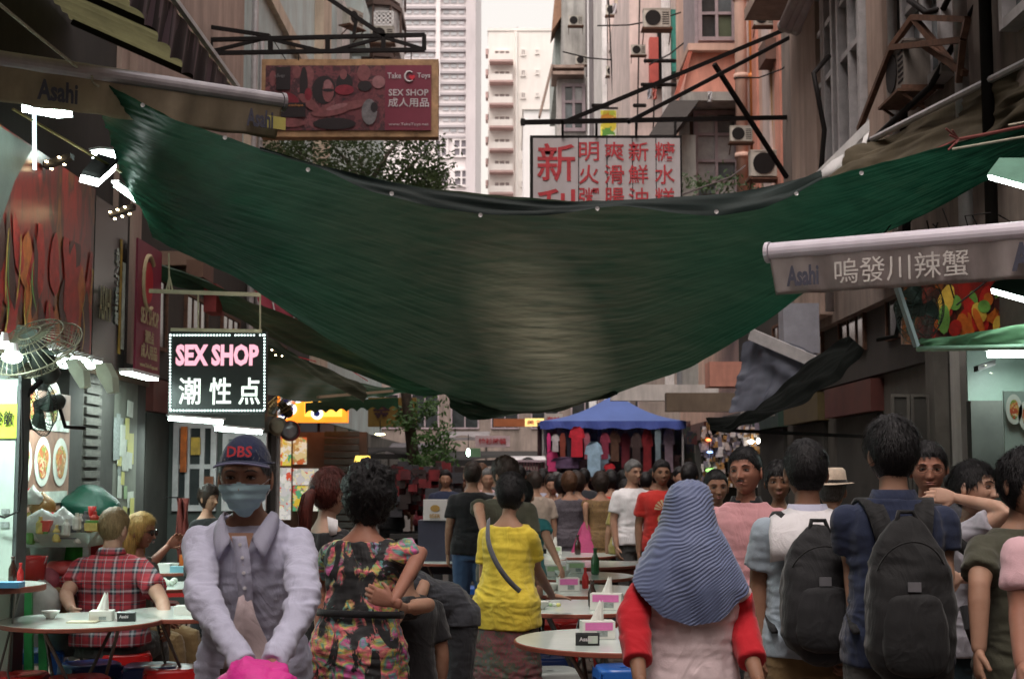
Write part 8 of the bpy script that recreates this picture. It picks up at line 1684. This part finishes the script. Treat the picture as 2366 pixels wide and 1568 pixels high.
# red sleeves of the under shirt
for k in 'pn':
    sh, e, w = I['A'][k]; w2 = e+(w-e)*.72; rr = np.interp(np.linspace(0, 1, 11), [0, .4, 1], [.056, .052, .047])*I['s']
    I['garment']('sleeve', [np_loft(spl(sh, e, w2, 11), rr, rr, 18, dome=False)], cloth('red under sleeve jersey', (.40, .012, .02)), .005)
hs = thing('headscarf', 'ribbed slate blue headscarf draped over the head and shoulders of the walking person', 'headscarf', tuple(V(1590, 1250, dH)))
def sc(px, d_=dH): return px*d_/FPX
cx = V(1592, 1100, dH).x; nu, nv = 300, 230; Pm = np.zeros((nu, nv, 3))
for i in range(nu):
    a = 2*math.pi*i/(nu-1); ca, sa = math.cos(a), math.sin(a)         # a=0 +x (right), back of the person faces the camera: -y
    side = abs(ca); right = ca > 0
    zh = EYE - sc(np.interp(side, [0, .45, .8, 1], [338, 318, 268, 232])+ (0 if not right else 22*side))   # hem height (px below horizon 1090)
    for j in range(nv):
        v = j/(nv-1); z = (EYE-sc(1106-1090)+.0) + (zh-(EYE-sc(16)))*v if v > 0 else EYE-sc(16)
        ypx = (EYE-z)/sc(1)+1090; hx = np.interp(ypx, [1106, 1110, 1122, 1145, 1175, 1210, 1250, 1300, 1350, 1440], [2, 22, 42, 54, 58, 68, 92, 118, 138, 140]); hy = np.interp(ypx, [1106, 1110, 1122, 1145, 1175, 1210, 1250, 1300, 1350, 1440], [2, 24, 48, 66, 78, 90, 106, 116, 120, 120])
        xo = np.interp(ypx, [1106, 1200, 1300, 1400], [2, -4, -8, -12]); m = (abs(ca)**2.2+abs(sa)**2.2)**(-1/2.2)
        Pm[i, j] = (cx+sc(xo+hx*ca*m), dH+sc(hy*sa*m), z)
du = np.gradient(Pm, axis=0); dv = np.gradient(Pm, axis=1); nn = np.cross(du, dv); nn /= np.linalg.norm(nn, axis=2, keepdims=True)+1e-9
fl_ = Pm.reshape(-1, 3); L = (fl_-np.array([cx, dH, 1.3])); band = L[:, 2]-.62*(L[:, 0])-.9*L[:, 0]**2*1.2+.02*sn(L, 3, 4)
low_ = np.clip((1.45-fl_[:, 2])/.3, 0, 1); folds = sn(L*np.array([1, 1, .25]), 4.0, 12)*.016*low_+(1-2*np.abs(sn(L*np.array([1, 1, .3]), 3.2, 17)))*.010*low_
rib = .0016*np.sin(band/.0095*2*math.pi/1.25)
Pm = Pm + nn*(-(rib+folds)).reshape(nu, nv, 1)*(-1 if np.mean(nn[nu//4, nv//2:, 1]*1) < 0 else 1)
g = G(); g.grid(Pm); 
def ribmat():
    m, t, b, o = nt('ribbed blue scarf'); g_ = t.nodes.new('ShaderNodeTexCoord'); n = noise(t, g_.outputs['Object'], 3, 4); w = noise(t, g_.outputs['Object'], 350, 2)
    c = ramp(t, n.outputs[0], [(.3, (.085, .11, .21)), (.7, (.12, .155, .28))]); t.links.new(c, b.inputs['Base Color']); b.inputs['Roughness'].default_value = .6; b.inputs['Sheen Weight'].default_value = .3; bumpn(t, b, w.outputs[0], .3, .002); MATS['rib'] = m; return m
g.build('cloth', ribmat(), hs, smooth=True)

# -- two students with backpacks, backs to the viewer
I = person('young man from behind in a white yoked pale blue shirt carrying a black backpack', 1862, 5.6, 1017, face=180, hair='short', hairc='black hair', eyes=False, arms={'n': (V(1942, 1335, 5.65), V(1958, 1488, 5.5)), 'p': (V(1752, 1345, 5.65), V(1755, 1490, 5.6))}, hands={'n': dict(curl=.7)}, shirt='pale blue cotton', sleeve='short', hem=.88, fit=1.2, fat=.95, det=2, skn='brown skin', lowc='khaki trousers', wr=.006, collar='lavender shirt cotton')
W, T = I['W'], I['T']
g = G(); P = []
for a in np.linspace(-1, 1, 30): P.append([W(T((.170*a, .172-.050*abs(a)**3+.0*v, z-.020*abs(a)**2))) for v, z in ((0, 1.255), (0, 1.31))]+[W(T((.172*a, .152-.04*abs(a)**3, 1.358-.012*a*a))), W(T((.162*a, .120-.03*a*a, 1.412-.026*a*a))), W(T((.150*a, .03, 1.450-.045*a*a)))])
g.grid(P, .003); g.build('yoke', CL('white cotton'), I['t'], smooth=True)
bpk, bps = fabp('charcoal pack nylon', (.016, .016, .018)), fabp('charcoal strap webbing', (.012, .012, .013))
backpack(I, .30, .46, .17, 1.13, bpk, bps, .215, label='plain black backpack on the young man in the pale blue shirt')
I = person('tall young man in dark navy shirt with large black backpack, from behind', 2060, 5.2, 966, face=176, hair='mop', hairc='black hair', eyes=False, arms={'n': (V(2178, 1290, 5.2), V(2188, 1430, 5.1)), 'p': (V(1972, 1300, 5.25), V(1982, 1470, 5.2))}, shirt='navy cotton', sleeve='short', hem=.86, fit=1.2, det=2, skn='tan skin', lowc='grey trousers', wr=.006, head=(12, 0, 0), collar='navy cotton', fat=.95)
backpack(I, .30, .54, .18, 1.09, fabp('black pack canvas', (.012, .012, .013)), fabp('black strap webbing', (.009, .009, .01)), .225, label='large pocketed black backpack on the tall young man in navy')

# -- faces to the right
I = person('man with a moustache in a pink polo shirt with a black collar', 1722, 7.3, 1033, face=-14, hair='shortside', hairc='black hair', shirt='pink polo cotton', sleeve='short', hem=.88, fit=1.3, det=2, skn='ruddy skin', wr=.006, head=(-14, -6, -5), nose=1.25, fat=.92, collar='black cotton', lowc='dark trousers')
H = I['Hw']; g = G(); g.ball((0, -.097, -.0525), .023, .005, .0050, 16, 8); v = np.array(g.v); v[:, 2] -= np.abs(v[:, 0])**1.5*1.6; v[:, 1] += v[:, 0]**2*7; g.v = [tuple(q) for q in H(v)]; g.build('moustache', CL('black hair'), I['t'], smooth=True)
person('man in shade with receding hair behind the headscarf, left of the moustached man', 1652, 9.0, 1082, face=5, hair='thin', hairc='black hair', shirt='grey marl cotton', det=1, skn='brown skin', lowc='dark trousers', h=None)
person('shaded face with dark hair between the moustached man and the first backpack', 1798, 8.5, 1066, face=-10, hair='mop', hairc='black hair', shirt='charcoal cotton', det=1, skn='brown skin', sex='f')
I = person('person in a straw trilby hat with a black band, seen between the two backpacks', 1920, 8.0, 1085, face=160, hair='short', hairc='grey hair', shirt='olive drab cotton', det=1, skn='tan skin', eyes=False)
H = I['Hw']; hat = thing('straw_hat', 'cream straw trilby with a thin black band, worn between the two backpacks', 'hat', tuple(Vector(H(np.array((0, 0, .09)))[0])))
def ringh(prof, n=36): return [[tuple(q) for q in H(np.array([(r*math.cos(a)*.92, r*math.sin(a)*1.12, z+.012*math.cos(a)**2*(r > .11)) for r, z in prof]))] for a in np.linspace(0, 6.283, n)]
st_ = M('cream straw', (.52, .42, .33), .8, var=.2, scale=30, bump=.6)
g = G(); g.grid(ringh([(.150, .038), (.125, .040), (.098, .048), (.096, .075), (.088, .125), (.070, .140), (.02, .128)])); g.build('crown', st_, hat, smooth=True); g = G(); g.grid(ringh([(.1005, .052), (.099, .068)])); g.build('band', CL('black cotton'), hat, smooth=True)
I = person('middle aged man with glasses and receding hair behind the tall student', 2145, 6.6, 1020, face=-25, hair='shortside', hairc='black hair', shirt='charcoal cotton', det=2, skn='ruddy skin', head=(12, 0, 0), fat=1.05, lowc='khaki trousers')
def glasses(I, m='dark iris', r=.022):
    H = I['Hw']; t = thing('glasses', 'thin framed glasses worn by %s' % I['gl'], 'glasses', tuple(Vector(H(np.array((0, -.1, 0)))[0])))
    for sg in (-1, 1): g = G(); g.tube([(sg*.033+r*math.cos(a), -.104+.25*abs(sg*.033+r*math.cos(a))**1.5*1.6, -.002+r*.72*math.sin(a)) for a in np.linspace(0, 6.283, 22)], .0011, 5); g.v = [tuple(q) for q in H(np.array(g.v))]; g.build('rim', M('dark spectacle frame', (.03, .03, .03), .3, .5), t)
    for sg in (-1, 1): g = G(); g.tube([(sg*.056, -.086, .004), (sg*.076, -.04, .004), (sg*.083, .015, .0)], .0013, 5); g.v = [tuple(q) for q in H(np.array(g.v))]; g.build('temple', M('dark spectacle frame', (.03, .03, .03), .3, .5), t)
    g = G(); g.tube([(-.011, -.105, .003), (.011, -.105, .003)], .0012, 5); g.v = [tuple(q) for q in H(np.array(g.v))]; g.build('bridge', M('dark spectacle frame', (.03, .03, .03), .3, .5), t)
I['gl'] = 'the middle aged man behind the tall student'; glasses(I)
I = person('young woman in grey white t-shirt and sling strap, hand raised behind her head', 2243, 6.0, 1062, face=22, sex='f', hair='bun', hairc='black hair', shirt='grey marl cotton', sleeve='short', hem=.86, fit=1.7, det=2, skn='fair skin', head=(26, -4, 8), arms={'n': (V(2345, 1180, 5.75), V(2208, 1150, 5.95)), 'p': (V(2300, 1330, 6.0), V(2215, 1335, 5.75))}, hands={'n': dict(dir=(-.9, .1, .15), palm=(0, 1, -.3), curl=.3), 'p': dict(curl=.5)}, lowc='leggings cotton', wr=.008)
strap(I, smooth_path([V(2180, 1228, 5.83), V(2215, 1255, 5.78), V(2260, 1290, 5.76), V(2310, 1320, 5.8)], 12), .05, 'sling_strap', CL('black cotton'))
g = G(); g.tube([V(2228, 1400, 5.75), V(2240, 1450, 5.72), V(2255, 1490, 5.75)], .02, 8); g.build('strap_end', CL('black cotton'), I['t'])
I = person('young man in an olive t-shirt and glasses walking at the right edge', 2362, 5.0, 1040, face=14, hair='mop', hairc='black hair', shirt='olive drab cotton', sleeve='short', hem=.84, fit=1.1, det=2, skn='tan skin', head=(10, -6, 6), arms={'n': (V(2262, 1350, 4.85), V(2262, 1500, 4.8)), 'p': (V(2400, 1330, 5.0), V(2400, 1500, 5.0))}, lowc='charcoal cotton', wr=.006)
I['gl'] = 'the young man at the right edge'; glasses(I)
bag('small white bag beside the olive t-shirt, right edge', 2305, 1455, 5.3, .07, wp, 44, 1.6)
I = person('person in a pale pink t-shirt at the far right edge', 2462, 4.35, 1010, face=10, hair='short', hairc='black hair', shirt='pink cotton', sleeve='short', fit=1.0, fat=.92, det=1, skn='ruddy skin', arms={'n': (V(2358, 1400, 4.3), V(2362, 1540, 4.2))}, lowc='dark trousers')

# -- women on the left
I = person('woman with red brown ponytail in a black top with white panels', 758, 6.6, 1078, face=125, sex='f', hair='tail', hairc='auburn hair', shirt='black cotton', sleeve='short', hem=.88, fit=1.0, det=2, skn='fair skin', head=(12, 4, 0), arms={'n': (V(738, 1385, 6.4), V(742, 1490, 6.3)), 'p': (V(800, 1350, 6.9), V(790, 1480, 6.9))}, hands={'n': dict(curl=.5)}, lowc='dark trousers', wr=.005)
g = G(); P = []
for a in np.linspace(0, 1, 8): P.append([V(756+24*a, 1192+8*a, 6.50-.02*a), V(758+22*a, 1215+6*a, 6.48-.02*a), V(762+14*a, 1238-4*a, 6.48-.02*a)])
g.grid(P, .004); g.build('white_panel', CL('white cotton'), I['t'], smooth=True)
g = G(); w_ = I['A']['n'][2]; e_ = I['A']['n'][1]; dd = (w_-e_)/np.linalg.norm(w_-e_); g.tube([Vector(w_-dd*.03)+Vector((.031*math.cos(a), .031*math.sin(a), 0)) for a in np.linspace(0, 6.283, 18)], .003, 5); g.build('bracelet', M('pale bracelet', (.6, .55, .55), .3), I['t'])
I = person('curly black haired woman in a multicoloured abstract blouse with one hand on her hip', 850, 5.8, 1082, face=158, sex='f', hair='curly', hairc='black hair', eyes=False, shirt=floral, sleeve='short', hem=.74, fit=1.3, fat=1.05, lean=6, det=2, skn='ruddy skin', head=(20, 8, 0), arms={'n': (V(978, 1268, 5.75), V(908, 1390, 5.50)), 'p': (V(735, 1340, 5.9), V(745, 1480, 5.8))}, hands={'n': dict(dir=(-.75, .05, .25), palm=(.2, 1, 0), curl=.35)}, lowc='black cotton', wr=.010)
W, T = I['W'], I['T']; strap(I, smooth_path([W(T((x, y, 1.085))) for x, y in [(.20*math.cos(a), .165*math.sin(a)+.0) for a in np.linspace(0, 6.283, 14)]], 40), .028, 'waist_tie', CL('black cotton'))
I = person('stooping person in charcoal t-shirt bending to the left behind the patterned blouse', 985, 7.6, 1205, face=-62, hair='short', hairc='black hair', eyes=False, shirt='charcoal cotton', sleeve='short', hem=.90, fit=1.1, lean=60, h=1.48, det=2, skn='tan skin', lowc='dark trousers', head=(0, 20, 0), arms={'n': (V(985, 1350, 7.3), V(945, 1420, 7.2)), 'p': (V(1000, 1380, 7.8), V(950, 1430, 7.7))}, wr=.007, top_z=1.6, loc=(V(1048, 1300, 7.6).x, 7.6, 0))
I = person('dark haired diner crouching low behind the patterned blouse, in a black top', 935, 7.0, 1215, face=-150, hair='mop', hairc='black hair', eyes=False, shirt='black cotton', sleeve='short', seated=True, h=1.58, det=1, skn='tan skin', lowc='dark trousers', arms={'p': (V(1000, 1395, 6.7), V(940, 1405, 6.55))}, top_z=1.33)
# -- yellow polo woman
I = person('short haired woman in yellow top with grey strap, hand on a table', 1178, 7.95, 1094, face=152, sex='f', hair='mop', hairc='black hair', eyes=False, shirt='yellow jersey', sleeve='short', hem=.80, fit=1.4, fat=1.0, det=2, skn='tan skin', head=(10, 6, 0), arms={'n': (V(1238, 1312, 8.0), V(1276, 1376, 8.4)), 'p': (V(1118, 1330, 8.0), V(1120, 1420, 8.0))}, hands={'n': dict(dir=(.8, .5, -.12), palm=(0, .1, -1), curl=.08)}, lower='skirt', lowc=flskirt, wr=.008, lean=3)
W, T = I['W'], I['T']; strap(I, smooth_path([V(1128, 1198, 7.83), V(1124, 1250, 7.72), V(1150, 1310, 7.68), V(1185, 1352, 7.72), V(1215, 1375, 7.82)], 16), .028, 'shoulder_strap', cloth('grey strap webbing', (.10, .10, .12)))
I = person('tall brown haired person directly behind the woman in yellow', 1166, 9.6, 1056, face=165, hair='mop', hairc='dark brown hair', eyes=False, shirt='olive drab cotton', det=1, skn='tan skin', head=(60, 5, 0), arms={'p': (V(1105, 1170, 9.5), V(1118, 1230, 9.3))}, lowc='blue jeans cotton')
person('person in teal beside the woman in yellow, hand to the face', 1208, 10.3, 1110, face=170, hair='short', hairc='black hair', eyes=False, shirt='teal cotton', sleeve='short', det=1, skn='tan skin', arms={'n': (V(1262, 1240, 10.2), V(1290, 1300, 10.1)), 'p': (V(1185, 1240, 10.1), V(1195, 1165, 10))}, lowc='dark trousers')
person('tall man in a black t-shirt with his back to the viewer, centre left', 1092, 13.0, 1066, face=180, hair='short', hairc='dark brown hair', eyes=False, shirt='black cotton', det=1, skn='tan skin', lowc='blue jeans cotton', fit=1.4)
# -- seated diners on the left
sy = 9.15
I = person('seated fair haired man from behind in a red plaid shirt', 262, sy, 1198, face=172, hair='short', hairc='sandy hair', eyes=False, shirt=plaid, sleeve='short', hem=.90, fit=1.5, fat=1.22, seated=True, det=2, skn='fair skin', lowc='grey trousers', head=(-12, 6, 0), arms={'n': (V(375, 1385, 8.9), V(385, 1440, 8.6)), 'p': (V(150, 1375, 8.95), V(165, 1405, 8.75))}, wr=.007, h=1.80, seat_h=.45, collar=None)
g = G(); W, T = I['W'], I['T']; P = [[W(T((r*math.cos(a), r*.95*math.sin(a)+.005, z))) for r, z in ((.062, 1.468), (.080, 1.462), (.098, 1.430))] for a in np.linspace(.1, 3.04, 20)]; g.grid(P, .003); g.build('collar', plaid, I['t'], smooth=True)
I = person('seated long haired blonde woman in profile beside the plaid shirted man', 322, 9.85, 1208, face=78, sex='f', hair='long', hairc='blonde hair', shirt='olive drab cotton', sleeve='short', seated=True, det=2, skn='ruddy skin', lowc='khaki trousers', arms={'p': (V(352, 1300, 9.9), V(388, 1262, 10.0)), 'n': (V(345, 1360, 9.4), V(385, 1420, 9.2))}, hands={'p': dict(dir=(.7, 0, .6), curl=.25)}, h=1.70, lean=4)
g = G(); H = I['Hw']; g.box(-.055, .055, -.104, -.096, -.012, .012); g.v = [tuple(q) for q in H(np.array(g.v))]; sg_ = thing('sunglasses', 'dark sunglasses on the blonde seated woman', 'glasses', tuple(Vector(H(np.array((0, -.1, 0)))[0]))); 
for q_ in (-1, 1): g = G(); g.lathe([(.0, -.004), (.021, -.003), (.021, .003)], (q_*.031, -.101, -.002), 16, 'y'); g.v = [tuple(q) for q in H(np.array(g.v))]; g.build('lens', M('dark lens', (.02, .015, .015), .1), sg_); 
g = G(); g.tube([(.052, -.095, .002), (.082, .01, .002)], .0016, 5); g.tube([(-.052, -.095, .002), (-.082, .01, .002)], .0016, 5); g.tube([(-.012, -.102, 0), (.012, -.102, 0)], .0016, 5); g.v = [tuple(q) for q in H(np.array(g.v))]; g.build('frame', M('dark spectacle frame', (.03, .03, .03), .3), sg_)
# -- crowd further down the lane
I = person('man in a red t-shirt with a cream sun ray print', 1528, 13.2, 1062, face=5, hair='short', hairc='black hair', shirt='red cotton', sleeve='short', det=1, skn='brown skin', lowc='dark trousers', fit=1.4, head=(0, -4, 0))
g = G(); W, T = I['W'], I['T']; cr_ = M('cream shirt print', (.52, .42, .26), .8)
for k in range(9): a = math.pi*(k+.5)/9; b = .10; q = lambda r, an: W(T((r*math.cos(an), -.150, 1.24+r*math.sin(an)))); g.add([q(.03, a-.06), q(b, a-.12), q(b, a+.12), q(.03, a+.06)], [(0, 1, 2, 3)])
g.build('ray_print', cr_, I['t'])['kind'] = 'stuff'
g = G(); g.add([W(T((.07*math.cos(a), -.149, 1.16+.05*math.sin(a)))) for a in np.linspace(0, 6.283, 18, endpoint=False)], [tuple(range(18))]); g.build('disc_print', cr_, I['t'])
far = [
 ('small dark haired person in a mustard top from behind, right of centre', 1447, 14.6, 1108, 178, 'f', 'mop', 'black hair', 'mustard cotton', 'dark trousers', 1),
 ('woman in a brown leaf patterned dress from behind, holding the pink bag', 1388, 15.0, 1090, 185, 'f', 'bob', 'dark brown hair', leopard, leopard, 1),
 ('woman with long brown hair in a dark speckled dress from behind', 1316, 15.3, 1090, 190, 'f', 'bob', 'brown hair', greyflower, greyflower, 1),
 ('man in a white t-shirt seen past the mustard top', 1461, 14.2, 1062, 30, 'm', 'short', 'grey hair', 'white cotton', 'grey trousers', 1),
 ('person in a beige top hurrying past the table row', 1236, 14.8, 1088, 200, 'm', 'short', 'dark brown hair', 'beige cotton', 'dark trousers', 1),
 ('child in a striped red and white top in the middle of the lane', 1277, 16.2, 1098, -10, 'f', 'short', 'black hair', 'maroon cotton', 'dark trousers', 0),
 ('distant seated stall keeper in blue by the red goods', 1030, 18.0, 1085, 0, 'm', 'short', 'black hair', 'navy cotton', 'dark trousers', 0),
 ('distant person in pink left of the tree of stalls', 1112, 17.0, 1070, 170, 'f', 'short', 'brown hair', 'pink cotton', 'grey trousers', 0),
 ('distant grey haired man beside the black shirted man', 1126, 16.0, 1082, 10, 'm', 'short', 'grey hair', 'grey marl cotton', 'grey trousers', 0),
 ('distant person under the striped stall', 1200, 17.5, 1075, 180, 'm', 'short', 'black hair', 'charcoal cotton', 'dark trousers', 0),
 ('distant person in lavender by the clothes stall', 1255, 18.5, 1084, 180, 'f', 'bob', 'black hair', 'lavender shirt cotton', 'dark trousers', 0),
 ('distant child with a pale cap near the clothes stall', 1285, 19.0, 1090, 10, 'f', 'short', 'grey hair', 'white cotton', 'grey trousers', 0),
 ('distant shopper in dark clothes under the sky blue shirt', 1350, 18.0, 1082, 180, 'm', 'short', 'black hair', 'charcoal cotton', 'dark trousers', 0),
 ('distant shopper in brown left of the sky blue shirt', 1335, 16.0, 1092, 160, 'f', 'bob', 'dark brown hair', 'maroon cotton', 'dark trousers', 0),
 ('distant person in a red top beneath the cherry garment', 1412, 16.5, 1086, 190, 'f', 'bob', 'black hair', 'red cotton', 'dark trousers', 0),
 ('distant man in blue behind the red t-shirt, left', 1492, 17.0, 1090, 170, 'm', 'short', 'black hair', 'navy cotton', 'dark trousers', 0),
 ('distant woman in white to the right of the red t-shirt', 1592, 15.0, 1070, 150, 'f', 'bob', 'black hair', 'white cotton', 'grey trousers', 0),
 ('distant person in grey beside the trinket stall', 1570, 16.5, 1078, 20, 'm', 'short', 'black hair', 'grey marl cotton', 'dark trousers', 0),
 ('distant shopper with dark hair just right of the tree trunk', 985, 21.0, 1088, 180, 'f', 'bob', 'black hair', 'maroon cotton', 'dark trousers', 0),
 ('distant shopper left of the tree trunk in dark clothing', 905, 19.5, 1085, 150, 'm', 'short', 'black hair', 'black cotton', 'dark trousers', 0),
 ('distant dark shirted shopper left of the clothes stall', 1222, 20.0, 1086, 175, 'm', 'short', 'black hair', 'black cotton', 'dark trousers', 0),
 ('distant shopper in a charcoal top near the striped cloth', 1180, 19.5, 1092, 190, 'f', 'bob', 'black hair', 'charcoal cotton', 'dark trousers', 0),
 ('distant bareheaded shopper in olive under the hot pink garment', 1272, 17.0, 1094, 170, 'f', 'short', 'dark brown hair', 'olive drab cotton', 'dark trousers', 0),
 ('distant passer-by in navy under the red print garment', 1330, 19.5, 1086, 180, 'm', 'short', 'black hair', 'navy cotton', 'dark trousers', 0),
 ('distant passer-by in beige under the maroon garment', 1440, 19.0, 1088, 200, 'f', 'bob', 'black hair', 'beige cotton', 'dark trousers', 0),
 ('distant passer-by in black under the wine garment', 1510, 18.5, 1082, 185, 'm', 'short', 'black hair', 'black cotton', 'dark trousers', 0),
 ('distant seated vendor in maroon by the dark crate', 1065, 20.0, 1100, 10, 'f', 'short', 'black hair', 'maroon cotton', 'dark trousers', 0),
 ('shaded passer-by in grey far down the lane behind the tree', 1145, 22.0, 1084, 180, 'm', 'short', 'black hair', 'grey trousers', 'dark trousers', 0),
 ('person in dark red between the beige top and the speckled dress', 1298, 15.5, 1096, 175, 'f', 'bob', 'black hair', 'maroon cotton', 'dark trousers', 0),
 ('shaded cook with a bare arm behind the older man in the cap', 480, 11.5, 1120, 60, 'f', 'mop', 'dark brown hair', 'black cotton', 'dark trousers', 1),
]
for lab, px, d, top, fc, sx, hr, hc, sh, lo, dt in far:
    dress = not isinstance(lo, str)
    arms = {}
    if 'pink bag' in lab: arms = {'p': (V(1352, 1165, 14.9), V(1354, 1205, 14.9))}
    person(lab, px, d, top, face=fc, sex=sx, hair=hr, hairc=hc, eyes=(dt > 0 and abs(fc) < 60), shirt=sh, lower='dress' if dress else 'trousers', lowc=lo, det=dt, skn='tan skin', arms=arms, fit=1.3, fat=1.05, group='people in the crowd down the lane')
bpy.data.scenes.remove(tmp_scene)
